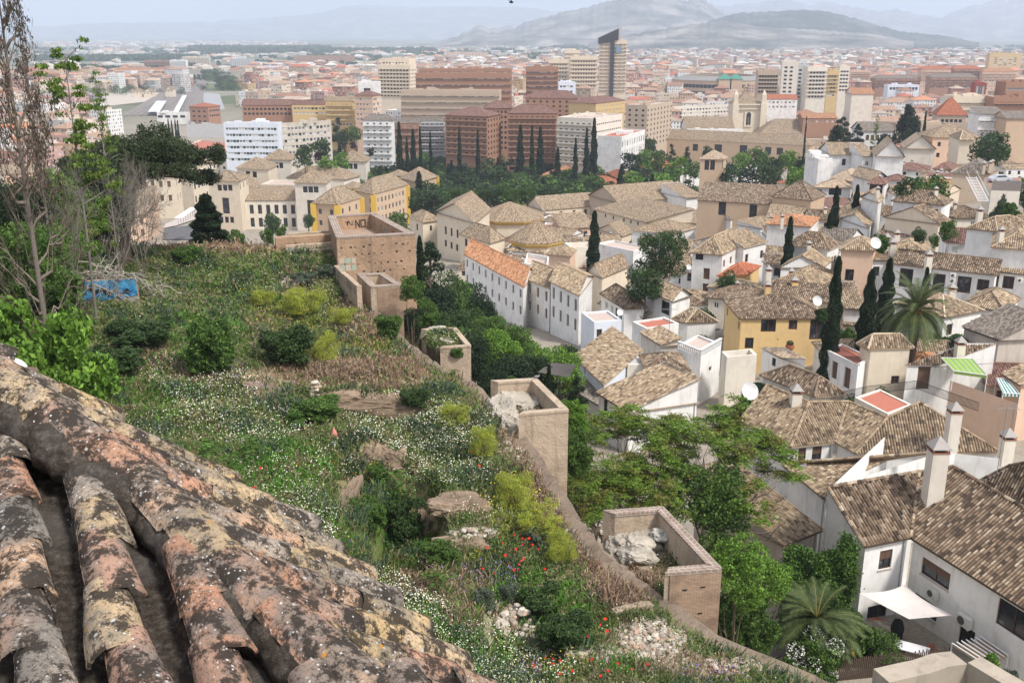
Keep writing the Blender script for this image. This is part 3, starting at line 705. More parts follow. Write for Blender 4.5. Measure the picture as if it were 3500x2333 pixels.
house('tiny white gabled kiosk with a satellite dish on its roof','B2',(1640,985),(1820,1000),5,6.2,'gb',1.4,'white','org',[('f',1750,1040,2.4,1.6,'dark')])
house('little house with a bright red tiled roof hidden by garden shrubs','B2',(1975,1020),(2230,1010),(2340,940),5,'hip',1.5,'yellow','red')
mz=dict(cat='monastery')
mon=house('cream monastery with nested tan roofs and ochre cornices','B1',(1435,500),(1555,545),(1705,520),9,'hip',2.6,'cream','tan',[('f',1505,590,1.2,2.2,'brown'),('r',1628,600,1.0,1.7,'brown')],cat='monastery',name='monastery')
house('cream monastery hall with three arched windows','B1',(1680,455),(2020,555),(2150,430),12,'gb',4.2,'cream','tan',[('f',1760,620,1.1,2.4,'dark'),('f',1812,635,1.1,2.4,'dark'),('f',1865,650,1.1,2.4,'dark'),('f',1760,735,1.2,2,'dark'),('f',1812,755,1.2,2,'dark'),('f',1862,775,1.2,2,'dark')],cat='monastery',name='monastery')
house('square cream wing of the monastery with ochre framed windows','B1',(1890,655),(2150,735),(2285,690),8.5,'hip',3.2,'cream','tan',[('f',1942,728,1.3,2.1,'brown'),('f',2020,755,1.3,2.1,'brown'),('f',2105,780,1.3,2.1,'brown')],cat='monastery',name='monastery')
house('long cream range of the monastery with a great tan roof and small windows','B2',(410,440),(900,400),14,8.5,'ga',4.5,'cream','tan',[('f',568,475,1.3,2.2,'brown'),('f',685,465,1.3,2.2,'brown'),('f',788,455,1.3,2.2,'brown')],cat='monastery',name='monastery')
house('long tan roofed range running to a blank white gable','B2',(1090,375),(1690,320),22,11,'ga',5.2,'beige','tan',[('f',1213,392,1,.9,'dark'),('f',1340,383,1,.9,'dark'),('f',1423,376,1,.9,'dark'),('f',1525,366,1,.9,'dark'),('f',1675,352,1,.9,'dark')],cat='monastery',name='monastery')
house('blank white gable building at the end of the long tan roofed range','B2',(1690,330),(1845,315),16,11,'sa',3.6,'white','tan',[('f',1690,480,.9,1.5,'brown')],cat='house')
house('low tan roof in front of the blank white gable','B2',(1290,440),(1500,465),(1755,440),7.5,'ga',2.2,'white','tan',[('r',1600,478,1,.9,'dark'),('r',1688,480,1.0,1.4,'brown')])
house('slanting tan roofed cloister range with a row of five small windows','B2',(855,430),(1320,545),(1740,545),8,'sa',4.5,'cream','tan',[('f',966,488,.8,1.2,'brown'),('f',1036,507,.8,1.2,'brown'),('f',1130,527,.8,1.2,'brown'),('f',1192,543,.8,1.2,'brown'),('f',1255,557,.8,1.2,'brown')],cat='monastery',name='monastery')
house('low cloister wing with dark wooden windows beside the slim cypress','B2',(580,605),(850,590),10,6.0,'sa',3.6,'peach','tan',[('f',655,668,2.4,2.0,'brown'),('f',713,662,1.7,2.0,'brown'),('f',787,652,1.4,2.0,'brown')],cat='monastery',name='monastery')
house('cloister wing with a dormer, right of the slim cypress','B2',(900,610),(1110,668),(1200,630),6,'gb',2.6,'cream','tan',[('g','f',4,1,.8,1.1,1.4,3,'brown')],cat='monastery',name='monastery')
house('gabled white chapel end with two round holes behind the big round tree','B2',(1205,620),(1580,640),(1790,590),7,'hip',2.8,'white','tan',[('f',1695,665,.8,1,'brown')])
def blk(label,crop,xA,B,xC,D,th=0,wall='cream',tile='tan',roof='flat',rise=1.5,win=None,win2=None,depth=14,name='apartment_block',cat='block of flats',bal=None,flat=0,para=.9,group=None,h=None,fh=3.1):
 D=D*(1.0 if D>1200 or D in(730,715,750)else(1.2 if crop!='A3' else 1.14))
 if crop=='A3' and fh>=3.1 and D>650 and win and len(win)>5 and isinstance(win[5],(int,float))and win[5]>=4:win=win[:5]+(3.3,)+win[6:];fh=3.3
 b=atd(crop,B[0],B[1],D);z=b.z;th=R(th);c,s=math.cos(th),math.sin(th);K=b.y*CT-z*ST
 uu=lambda x:(src(crop,x,0)[0]-CXP)/FPX
 ua=uu(xA);sa=(b.x-ua*K)/(c+ua*s*CT)
 a=b+Vector((-c,s,0))*sa
 if xC is not None:
  uc=uu(xC);r=(uc*K-b.x)/(s-uc*c*CT)
  if r<3 or r>90:r=depth
 else:r=depth
 cc=b+Vector((s,c,0))*r;d=a+cc-b
 ct=(a+b+cc+d)/4
 zb=float(G(ct.x,ct.y))-.5 if h is None else z-h
 bl=Bld(name,label,cat,(ct.x,ct.y,zb),wall,tile,group)
 top=z+(para if roof=='flat' else 0)
 bl.edge('f',a,b,zb,top);bl.edge('r',b,cc,zb,top);bl.edge('k',cc,d,zb,top);bl.edge('l',d,a,zb,top)
 if roof=='flat':
  up=Vector((0,0,para));inn=[p+(ct-p).xy.to_3d().normalized()*.6 for p in(a,b,cc,d)];out=[a,b,cc,d]
  bl.flat.poly(inn,flat)
  for i in range(4):
   j=(i+1)%4
   bl.flat.poly([out[i]+up,out[j]+up,inn[j]+up,inn[i]+up],3);bl.flat.poly([inn[i],inn[j],inn[j]+up,inn[i]+up],3)
  random.seed(len(label))
  for _ in range(int(3+(a-b).length/9)):
   u,v=random.uniform(.15,.8),random.uniform(.25,.75);p=a+(b-a)*u+(d-a)*v;q=random.uniform(.8,2.6)
   bl.flat.box(p.x-q,p.x+q,p.y-q*.8,p.y+q*.8,z,z+random.uniform(1,2.8),3)
 else:roof_planes(bl,a,b,cc,d,roof,rise,.6)
 for k,w in(('f',win),('r',win2)):
  if w:bl.wgrid(k,w[0],w[1],w[2],w[3],z-w[4],w[5]if len(w)>5 else fh,*w[6:])
 if not bal and win and win[1]>=4 and(b-a).length>16 and len(label)%5<3:bal=(win[1],)
 if bal:
  L=(b-a).length;dd=(b-a).normalized();o=Vector((dd.y,-dd.x,0));ang=math.atan2(dd.y,dd.x)
  fh=win[5]if win and len(win)>5 and isinstance(win[5],(int,float))else fh
  m=MB();m.box(0,L,-1.3,-.02,-.2,0,0);m.box(0,L,-1.32,-1.2,0,.8,1)
  me=m.mesh('balcony',[wallm(wall),bal[1]if len(bal)>1 else wallm(wall)])
  for i in range(bal[0]):mkobj('balcony',me,bl.root,Vector((a.x,a.y,z-3.0-i*fh))+bl.off,ang)
 bl.finish();bl.c=(a,b,cc,d,z,r)
 return bl
random.seed(3)
AP=plaster
gz=dict(cat='government building',name='government_building')
house('stone palace corner tower with an arched balcony window, nearest of the square towers','B0',(1868,170),(2135,182),(2212,135),21,'pyr',3.2,'cream','tan',[('f',1962,240,1.9,2.3,'dark'),('f',2010,240,1.9,2.3,'dark'),('f',2056,240,1.9,2.3,'dark'),('f',2018,400,3.0,6.2,'dark'),('f',1978,524,1.7,2.4),('f',2026,526,1.7,2.4),('f',2072,527,1.7,2.4),('g','r',3,1,1.5,2.2,2.4,4)],D=385,**gz)
house('palace front range with two rows of tall windows between the square towers','B1',(-330,350),(445,352),16,15,'sa',3.6,'pale','tan',[('g','f',10,2,1.6,3.6,3.6,5.2,'dark',1.6),('g','f',10,1,1.6,2.0,13.2,5,'dark',1.6)],D=392,**gz)
house('palace tower right of the front range with three arched openings','B1',(410,190),(690,200),(742,150),20,'pyr',4.0,'pale','tan',[('f',505,255,2.0,2.4,'dark'),('f',553,256,2.0,2.4,'dark'),('f',601,256,2.0,2.4,'dark'),('f',560,425,3.4,6.5,'dark'),('g','r',2,1,1.7,2.2,2.6,4)],D=385,**gz)
house('far palace tower beside the boulevard trees','A1',(785,1435),(1045,1445),(1078,1412),20,'pyr',4.4,'pale','tan',[('f',870,1485,2.0,2.6,'dark'),('f',912,1485,2.0,2.6,'dark'),('f',954,1486,2.0,2.6,'dark')],D=480,**gz)
house('palace tower at the back left against the grey blue flats','A1',(130,1422),(375,1430),(420,1395),20,'pyr',4.2,'pale','tan',[('f',205,1478,2,2.6,'dark'),('f',248,1478,2,2.6,'dark'),('f',290,1478,2,2.6,'dark'),('g','r',3,1,1.5,2.4,2.8,4)],D=460,**gz)
house('palace tower second from the left with a row of arched windows','A0',(2115,1500),(2395,1510),(2470,1470),20,'pyr',4.2,'cream','tan',[('f',2215,1555,2,2.6,'dark'),('f',2275,1560,2,2.6,'dark')],D=430,**gz)
house('long hipped middle roof of the palace','B1',(345,150),(850,165),(990,130),17,'hip',4.5,'pale','tan',D=430,**gz)
house('pink parapet courtyard wing of the palace with small square openings','B1',(110,225),(440,232),14,15,'flat',0,'pale','tan',[('g','f',6,1,.9,.9,1.0,3,'dark')],D=415,**gz)
house('palace side range with a long tan roof between the left towers','B0',(2180,230),(2330,215),20,15,'ga',3.4,'cream','tan',D=415,**gz)
bz=dict(cat='barracks',name='brick_building')
house('brick building with yellow corners, nearest wing','B1',(580,372),(790,386),(1003,322),14,'hip',4.6,'sand','tan',[('g','f',2,3,1.3,1.9,3.0,4.0,'grey',1.8),('g','r',3,3,1.3,1.9,3.0,4.0,'grey',3)],D=345,**bz)
house('brick building with yellow corners, long middle wing','B1',(960,262),(1112,296),(1416,212),14,'hip',4.8,'sand','tan',[('g','r',8,3,1.3,1.9,3.0,3.6,'grey',3,'white'),('g','f',2,3,1.4,1.9,3.0,3.6,'grey',1.5)],D=385,**bz)
house('brick building with yellow corners, farthest wing with a spiked roof','B1',(1360,150),(1510,190),(1682,140),14,'hip',4.6,'sand','tan',[('g','r',3,3,1.3,1.9,3.0,3.6,'grey',3),('g','f',1,3,1.4,1.9,3,3.6,'grey',2)],D=450,**bz)
house('small stair turret roof rising between the brick wings','B1',(835,235),(935,248),(1025,215),15.5,'pyr',2.0,'yellow','tan',D=410,**bz)
house('small far stair turret roof between the brick wings','B1',(1250,122),(1350,135),(1428,112),15.5,'pyr',2.2,'yellow','tan',D=470,**bz)
lz=dict(cat='palace',name='pale_palace')
house('cream palace with a lace cornice, nearest of its row, seen through the pine','B0',(1080,150),(1560,148),(1610,120),15,'hip',2.4,'cream','pal',[('g','f',6,2,1.5,2.6,2.8,6,'blind',2),('g','r',2,2,1.4,2.6,2.8,6,'blind',2)],D=430,**lz)
house('cream palace with triple arched windows facing the bus stop','B0',(1560,105),(1715,115),(1850,70),17,'flat',0,'cream','pal',[('g','r',4,1,2.0,5,5.0,6,'dark',1.2),('g','r',4,1,1.8,3,12.0,6,'dark',1.2)],D=460,**lz)
house('cream palace block behind with a flat skylight roof','A0',(1500,1440),(1860,1452),(1962,1432),15,'hip',1.2,'cream','pal',[('g','r',3,2,1.4,2.4,2.4,5,'dark',1)],D=520,**lz)
house('grey stone office with a roof garden and glass pavilion','A0',(1560,1340),(2105,1400),(2310,1310),16,'flat',0,'pale','pal',[('g','f',8,2,2.4,1.6,2.4,4.6,'dark',3),('g','r',12,2,1.2,1.6,2.4,4.6,'dark',1)],flat=2,**dict(cat='office building',name='office_building'))
house('flatiron shaped peach building with red brick bands and a pinnacled parapet','B0',(985,490),(1302,475),(1408,290),17,'sa',3.0,'peach','tan',[('g','f',4,4,1.2,2.1,2.2,4.0,'blind',1.0),('g','r',16,4,1.1,2.3,2.2,4.0,'blind',1.2)],cat='apartment building',name='apartment_building',D=340)
house('peach building with rows of brown windows half hidden by the bare trees','B0',(150,440),(660,460),16,15,'ga',3.6,'peach','org',[('g','f',9,3,1.2,2.2,2.6,4.2,'blind',1.5)],cat='apartment building',name='apartment_building',D=350)
house('pink roofed building far left behind the evergreen bush','B0',(20,120),(420,100),16,15,'ga',3.6,'peach','tan',[('g','f',9,2,1.2,2.2,2.6,4.2,'blind',1.5)],cat='apartment building',name='apartment_building',D=450)
blk('long pale blue block of flats with white balconies and green awnings','A0',1995,(2483,1115),2520,432,4,'bluew','tan','flat',1,(16,6,1.5,1.3,2.2,3.1,'white',1.0,'green'),None,flat=0)
blk('row of tall narrow flats with glazed galleries along the boulevard','A1',250,(262,1118),735,436,52,'dirty','tan','flat',1,None,(14,7,1.4,1.5,2.2,3.1,'white',1.0,'green'),depth=70)
blk('white corner building with a dark tiled roof and rows of small balconies','A1',1020,(1275,1075),1300,470,5,'white','gry','hip',3,(4,7,1.3,2.2,2.6,3.9,'blind',2.0),None,depth=26,cat='apartment building')
blk('pink brick block with pale window frames behind the tallest park cypress','A1',1275,(1520,1100),1525,485,0,'brick','gry','ga',2.2,(5,6,1.5,1.8,2.6,3.6,'white',1.5),None,bal=(4,))
blk('dark balconied block with red awnings at the park edge','A1',1522,(1752,1080),1755,495,0,'grey','gry','ga',2.2,(5,5,2.4,1.6,2.4,3.6,'dark',.8),None,bal=(5,))
blk('big chocolate brown brick block with stacked corner balconies, left half','A1',1755,(2130,1040),2255,470,22,'brick','mar','hip',4.0,(7,7,1.7,1.5,2.4,3.1,'dark',1.0),(5,7,1.6,1.5,2.4,3.1,'dark',1.2),bal=(7,))
blk('big chocolate brown brick block with stacked balconies, right half by the column','A2',95,(530,1012),640,478,3,'brick','mar','hip',4.2,(9,8,1.8,1.5,2.6,3.2,'dark',1.0),(3,8,1.3,1.4,2.4,3.2,'dark',1.2),bal=(8,))
blk('recessed brown block joining the two balconied halves','A2',-120,(130,965),180,520,0,'brick','mar','hip',4.0,(7,8,1.3,1.5,2.4,3.1,'dark',1.0))
blk('brown roofed block rising behind the chocolate brick flats','A2',250,(700,880),880,590,10,'brick','mar','hip',5.0,(8,4,1.5,1.4,2.4,3.1,'dark',1.0),(8,4,1.5,1.4,2.4,3.1,'dark',1))
blk('long peach and brown roofed block with small windows behind the white grid block','A2',640,(880,925),1140,560,34,'ochre','mar','hip',3.5,None,(12,3,1.2,1.2,2.4,3.1,'white',1))
blk('white grid fronted block with deep square windows and a cream side wing','A2',535,(857,1075),1118,452,30,'pale','tan','flat',1,(6,7,1.8,1.7,2.6,3.35,'dark',1.4),(14,4,1.5,.8,2.6,4.0,'dark',2))
blk('low white hall with tall pilasters beside the cream side wing','A2',895,(1110,1235),1320,440,24,'white','mar','flat',1,None,(10,2,2.0,3.2,3.4,5.0,'white',1),flat=2,cat='hall',name='hall')
blk('grey brown concrete block with many little balconies beside the old hospital','A2',1148,(1340,955),1562,540,28,'beige','gry','flat',1,(3,7,1.6,1.3,2.4,3.1,'dark',2),(8,8,1.8,1.5,2.4,3.1,'dark',1))
blk('very long white terrace of flats with green awnings running away to the right','A2',1560,(1575,962),2128,745,62,'pale','gry','flat',1,None,(20,4,2.0,1.5,2.2,3.2,'white',1.0,'green'),depth=130)
tb=blk('tall cream and charcoal residential tower with a slanted dark crown','A2',912,(1160,366),1163,900,6,'cream','gry','flat',1,(6,14,2.0,1.5,3.0,3.6,'dark',1.2),None,depth=18,cat='tower block',name='tower_block')
def tower_extra():
 a,b,c,d,z,r=tb.c;zb=float(G(b.x,b.y));dk=plain('dark_cladding',(.05,.05,.055),.5);rt=tb.root
 x0,x1=a.x,b.x;w=x1-x0;y=min(a.y,b.y)-.5
 m=MB();m.box(x0+w*.4,x0+w*.54,y-.5,y+3,zb,z+5);m.build('dark_strip',dk,rt,loc=tb.off)
 m=MB();p=[(x0-.5,z+3),(x0-.5,z-3),(x0+w*.68,z+1),(x0+w*.68,z+24*.5),]
 V=[(q[0],yy,q[1])for yy in(y,y+17)for q in p]
 for f in([0,1,2,3],[7,6,5,4],[3,2,6,7],[0,3,7,4],[1,0,4,5]):m.poly([V[i]for i in f])
 m.build('crown',dk,rt,loc=tb.off)
 m=MB();m.box(x0+w*.69,x0+w*.8,y+3,y+7,z,z+16);m.build('lift_shaft',wallm('grey'),rt,loc=tb.off)
 m=MB();m.box(x0+w*.6,x0+w*.8,y-.45,y+.2,z-12,z-5);m.build('glass_bay',plain('blue_glass',(.2,.28,.34),.3),rt,loc=tb.off)
tower_extra()
blk('white hospital slab left of the dark crowned tower, low part','A2',460,(640,540),645,1000,0,'cream','gry','flat',1,(6,6,1.6,1.5,5,4.5,'dark',3),cat='hospital block',name='hospital_block')
blk('white hospital slab behind the dark crowned tower, high part','A2',602,(740,455),745,1060,0,'cream','gry','flat',1,(3,8,1.6,1.5,12,4.5,'dark',6),cat='hospital block',name='hospital_block')
blk('white hospital wing with a black stair column touching the dark crowned tower','A2',650,(898,510),900,980,0,'cream','gry','flat',1,(9,7,1.6,1.6,5,4.5,'dark',3),cat='hospital block',name='hospital_block')
blk('orange brick office block with six bands of blue windows','A2',258,(546,608),550,720,0,'brick','mar','flat',1,(14,6,3.0,1.9,3.0,3.9,'white',2),cat='office building',name='office_building')
blk('teal glazed low office right of the orange brick office','A2',546,(700,745),705,700,0,'bluew','gry','flat',1,(8,3,2.2,1.7,2.6,4.0,'white',1),cat='office building',name='office_building')
blk('enormous brown slab of flats with purple blinds, upper tier','A1',1490,(2345,665),2352,690,0,'brick','mar','flat',1,(32,3,2.2,1.6,3.2,5.0,'white',1),None,bal=(4,),fh=5)
blk('brown stepped penthouse floor on top of the enormous slab','A1',1515,(2350,625),2352,705,0,'brick','gry','flat',1,(26,1,2,2.0,2.5,5,'white',1))
blk('enormous brown slab of flats, lower front tier with long balconies','A1',1358,(2240,820),2345,630,5,'beige','mar','flat',1,(24,4,2.4,1.7,3.0,4.6,'white',1),None,bal=(4,),fh=4.6)
blk('cream residential slab with a stepped crown left of the brown slab','A1',1155,(1440,590),1497,800,14,'cream','gry','flat',1,(9,8,1.9,1.4,4,3.3,'dark',2),(4,8,1.8,1.4,4,3.3,'dark',2))
blk('cream crown storey of the stepped residential slab','A1',1180,(1430,535),1490,812,14,'cream','gry','flat',1,(8,2,1.8,1.4,3,3.3,'dark',2))
blk('white and black striped office cube in front of the cream slab','A1',978,(1158,745),1160,640,0,'white','gry','flat',1,(3,1,5.0,9.0,8.0,3,'dark',4),cat='office building',name='office_building')
blk('peach block with a glazed corner in the middle of the low city','A1',945,(1105,855),1185,560,20,'peach','mar','hip',3,(5,6,1.5,1.4,2.6,3.2,'white',1),(4,6,2.2,2.0,2.6,3.2,'white',1))
blk('ochre block with green awnings and stacked balconies','A1',685,(930,905),945,575,8,'ochre','tan','sa',3,(7,5,1.8,1.5,2.6,3.2,'white',1,'green'),bal=(4,))
blk('low ochre and green row left of the ochre balconied block','A1',385,(690,935),700,585,0,'ochre','mar','ga',3,(9,2,1.8,1.5,2.6,3.2,'white',1,'green'))
blk('long brown roofed row at the left of the low city','A1',-60,(385,940),390,590,0,'brick','mar','ga',3.5,(12,2,1.8,1.5,2.6,3.2,'dark',1))
blk('white round cornered institute with small square windows','A1',25,(300,600),370,2300,5,'bluew','gry','flat',1,(16,4,1.9,1.4,2.2,3.1,'dark',4),cat='school',name='school')
blk('long brick row with white balconies on the plain edge','A1',400,(945,500),950,3200,0,'brick','mar','flat',1,(24,4,1.9,1.4,2.2,3.1,'white',2))
blk('cream and brick high rise pair near the factories','A1',1765,(2140,470),2150,3500,0,'peach','mar','flat',1,(12,8,1.9,1.4,2.2,3.1,'dark',4))
blk('cream long block with stacked balcony columns at the horizon left','A0',1625,(1870,510),1875,2900,0,'cream','gry','flat',1,(10,9,1.9,1.4,2.2,3.1,'dark',4))
blk('slate blue block of flats beside the railway','A0',2055,(2265,530),2270,2700,0,'grey','gry','flat',1,(12,7,1.9,1.4,2.2,3.1,'dark',2))
blk('white block with scattered dark square windows','A0',1515,(1660,540),1662,2600,0,'white','gry','flat',1,(8,7,1.9,1.4,2.2,3.1,'dark',3))
blk('red brown block under construction beside the white block','A0',1285,(1515,545),1520,2650,0,'brick','mar','flat',1,(14,6,1.9,1.4,2.2,3.1,'dark',2))
blk('long white low building at the left edge of town','A0',950,(1285,572),1290,2650,0,'white','gry','flat',1,(20,3,1.9,1.4,2.2,3.1,'dark',3))
blk('orange roofed flats with glazed stair bays by the goods yard, left block','A0',1030,(1410,625),1420,1900,0,'peach','org','hip',4,(14,7,1.9,1.4,2.2,3.1,'white',2))
blk('orange roofed flats with glazed stair bays by the goods yard, right block','A0',1432,(1660,635),1665,1900,0,'peach','org','hip',4,(14,7,1.9,1.4,2.2,3.1,'white',2))
blk('tan flats with many small balconies, left of the orange roofed pair','A0',720,(985,690),990,1700,0,'beige','org','flat',1,(14,7,1.9,1.4,2.2,3.1,'dark',1))
blk('red brown terrace behind the tree tops at far left of the yard','A0',240,(500,660),1010,1700,0,'brick','org','hip',4,(18,5,1.9,1.4,2.2,3.1,'white',1))
blk('maroon roofed railway station office of red brick','A0',1690,(1855,955),1965,815,20,'brick','red','hip',3,(3,4,3.0,1.6,4.5,4.6,'dark',3),(5,2,2.4,1.6,4,4.6,'dark',2),cat='station building',name='station_building')
blk('low glass station hall with a flat dark roof','A0',1400,(1690,1010),1700,835,0,'white','gry','flat',1,(8,1,5,2.4,3.4,5,'dark',.6),cat='station hall',name='station_hall')
blk('grey corrugated warehouse below the station','A0',1665,(1990,1120),2000,720,0,'grey','gry','flat',1,None,cat='warehouse',name='warehouse')
for i,(x,y,w)in enumerate(((1185,815,75),(1280,820,80),(1475,800,65))):
 blk(['flat fronted yellow railway cottage','cream railway house with a brown gabled roof','tall cream railway house with a small gable'][i],'A0',x,(x+w,y),x+w+3,1440,0,'cream','tan','gb' if i else 'hip',4,(3,1,1.2,1.6,2.5,4,'dark',1),cat='railway house',name='railway_house',depth=14)
blk('pale grey concrete slab with a lattice fire stair','A3',195,(340,560),345,760,10,'pale','gry','flat',1,(4,9,2.4,1.6,4,4.6,'dark',2))
blk('pale grey concrete slab, right wing with rows of dark windows','A3',425,(598,605),600,770,0,'pale','gry','flat',1,(9,7,1.9,1.6,4,4.8,'dark',2))
blk('recessed grey stair bay between the two concrete slabs','A3',335,(430,585),432,790,0,'grey','gry','flat',1,(3,8,2.6,1.6,4,4.8,'dark',1))
blk('brown block with tan balconies left of the concrete slab','A3',-20,(165,640),185,800,5,'beige','mar','flat',1,(7,5,1.9,1.6,4,4.8,'dark',1))
blk('cream and orange stepped block right of the concrete slab','A3',600,(700,640),705,800,0,'ochre','gry','flat',1,(6,6,2.2,1.6,4,4.6,'white',1),bal=(5,),fh=4.6)
blk('yellow mansion with tall arched windows near the grove','A3',580,(700,735),705,1210,0,'yellow','gry','flat',1,(7,4,1.6,2.4,3,4,'blind',2))
blk('grey white balconied block next to the cream and orange block','A3',708,(800,600),805,830,0,'pale','gry','flat',1,(5,6,2.2,1.6,4,4.6,'dark',1))
blk('orange brick box with a blue glass stair','A3',805,(985,640),1040,1500,12,'peach','gry','flat',1,(10,6,1.9,1.4,2.2,3.1,'dark',2))
blk('long dark red block with a wide brown roof by the grove','A3',1022,(1420,700),1430,1300,0,'brick','gry','hip',4,(22,4,1.9,1.4,2.2,3.1,'white',1),bal=(3,))
blk('low white institute with pairs of dark windows','A3',1140,(1420,765),1425,1205,0,'bluew','gry','flat',1,(9,1,3,3,3.4,4,'dark',2),cat='school',name='school')
blk('big orange roofed complex with glazed stair towers, left part','A3',1440,(1700,620),1708,1300,0,'peach','red','hip',4,(14,7,1.9,1.4,2.2,3.1,'white',1),bal=(4,))
blk('big orange roofed complex, right part','A3',1725,(1980,615),1990,1310,0,'brick','red','hip',4,(14,7,1.9,1.4,2.2,3.1,'white',1),bal=(4,))
blk('brick block with a grey roof in front of the orange roofed complex','A3',1520,(1935,690),1940,1210,0,'brick','gry','hip',4,(22,4,1.9,1.4,2.2,3.1,'white',1),bal=(3,))
blk('ochre and orange block at the right edge of the complex','A3',1985,(2290,640),2300,1300,0,'peach','org','hip',4,(14,7,1.9,1.4,2.2,3.1,'white',1),bal=(3,))
blk('tan blocky cultural centre with blue glass at the right horizon','A3',2050,(2340,480),2450,2000,0,'ochre','gry','flat',1,(9,5,5,2,8,6,'white',10),cat='office building',name='office_building')
blk('brick block with white window surrounds at the right edge','A3',2195,(2440,745),2450,560,0,'brick','gry','flat',1,(8,3,1.6,1.6,3.4,4.2,'white',1.2))
blk('brick block with long green awnings at the right edge','A3',2085,(2440,880),2450,520,0,'brick','mar','flat',1,(9,2,2.0,1.8,3,4.4,'green',1),bal=(3,))
blk('cream flats with white terraces beside the striped cube','A3',1725,(2080,870),2085,530,0,'cream','gry','flat',1,(9,3,1.8,1.6,3,4.2,'white',1),bal=(2,))
blk('cube with vertical white and dark red stripes','A3',1915,(2020,755),2048,570,15,'red','gry','flat',1,(4,1,1.2,10,6,3,'white',1),cat='office building',name='office_building')
blk('tan apartment house under a steep dark red pyramid roof','A3',1580,(1840,1030),1960,470,12,'beige','red','pyr',9,(5,4,1.6,1.6,3,4.0,'dark',2),(4,3,1.6,1.6,3,4,'brown',2))
blk('stepped tan wing in front of the steep red pyramid roof','A3',1430,(1700,1130),1720,440,8,'beige','gry','flat',1,(5,3,1.8,1.6,3,4.0,'dark',2))
blk('white flats with grey balconies right of the steep red pyramid roof','A3',1955,(2195,1020),2200,430,5,'white','gry','sa',2.5,(5,3,1.8,1.7,3,4.4,'white',1),bal=(3,),fh=4.4)
blk('raw brick and concrete shell with a brown roof at the right edge','A3',2200,(2420,1060),2440,420,0,'sand','gry','ga',3)
blk('brick villa with a red roof in the low houses behind the old hospital','A3',380,(680,1055),690,640,0,'brick','org','ga',3,(6,1,1.5,1.5,2.4,3,'white',2))
blk('red roofed white villa behind the old hospital','A3',50,(330,885),350,690,0,'white','red','ga',3,(7,2,1.6,1.6,2.6,4,'white',2))
blk('white house with a wide grey roof behind the dark pines','A3',905,(1190,1170),1195,400,0,'white','gry','ga',3.5,(5,2,1.5,2.4,3,5,'blind',2),cat='house',name='white_house')
blk('dark red roofed warehouse near the grove','A3',815,(1010,840),1015,640,0,'pale','org','ga',4,cat='warehouse',name='warehouse')
blk('peach house with a maroon hip beside the white gables at the right','A3',1540,(1960,1225),1975,330,0,'peach','tan','hip',3.6,(4,2,1.2,1.6,2.6,4,'dark',2),cat='house',name='house')
blk('cream tall house with a tan hip, right of the white workshop gables','A3',1780,(1905,1250),1980,300,10,'cream','tan','pyr',2.6,None,None,cat='house',name='house')
blk('white block with a shallow tan roof and two small windows','A3',625,(905,1380),912,300,4,'white','tan','ga',3.2,(3,2,1.3,2.2,2.6,4.6,'dark',4),None,cat='house',name='white_house',depth=16)
blk('white block with a ribbed tan roof between two blank gables','A3',912,(1030,1395),1035,290,0,'white','tan','sa',3.0,(3,2,1.2,1.5,2.4,3.6,'white',1),None,cat='house',name='white_house')
blk('broad blank white gable wall with stepped tan roofs','A3',1032,(1280,1400),1500,280,14,'white','pal','gb',5.0,None,(8,1,1.6,2.0,2.4,3,'dark',1),cat='workshop',name='workshop')
blk('second pale workshop roof with raised skylight strips','A3',1290,(1560,1330),1750,320,14,'pale','pal','gb',4.6,None,None,cat='workshop',name='workshop')
blk('small white terrace house below the dark pine at the workshop edge','A3',515,(640,1445),650,270,0,'white','tan','flat',1,None,None,cat='house',name='white_house')
hz=dict(cat='hospital',name='old_hospital')
house('old royal hospital of brick, long outer range with a tan tiled roof and carved doorway','A2',(1425,1235),(2790,1302),17,17,'hip',5.8,'sand','tan',D=640,wins=[('f',1490,1258,1.5,2.0,'dark'),('f',1768,1318,3.6,4.5,'dark'),('f',1972,1325,5.0,5.0,'dark'),('f',2197,1332,5.0,5,'dark'),('f',2418,1345,4,4.5,'dark'),('f',2522,1352,4,4.5,'dark'),('g','r',4,1,2,3,6,4,'dark',4)],**hz)
blk('old royal hospital cross wing with white painted ridge tiles, left','A2',1690,(2118,1168),2125,730,0,'white','tan','ga',9,cat='hospital',name='old_hospital',depth=26)
blk('old royal hospital cross wing with white painted ridge tiles, right','A2',2352,(2890,1190),2990,730,0,'pale','tan','hip',9,cat='hospital',name='old_hospital',depth=26)
blk('white belt wall between the hospital roofs','A2',1710,(2200,1172),2205,715,0,'white','tan','flat',1,cat='hospital',name='old_hospital',depth=8)
ht=blk('stone crossing tower of the old hospital with gothic window and corner pinnacles','A2',2125,(2375,935),2385,750,0,'cream','tan','pyr',8.5,None,None,cat='tower',name='stone_tower',depth=24)
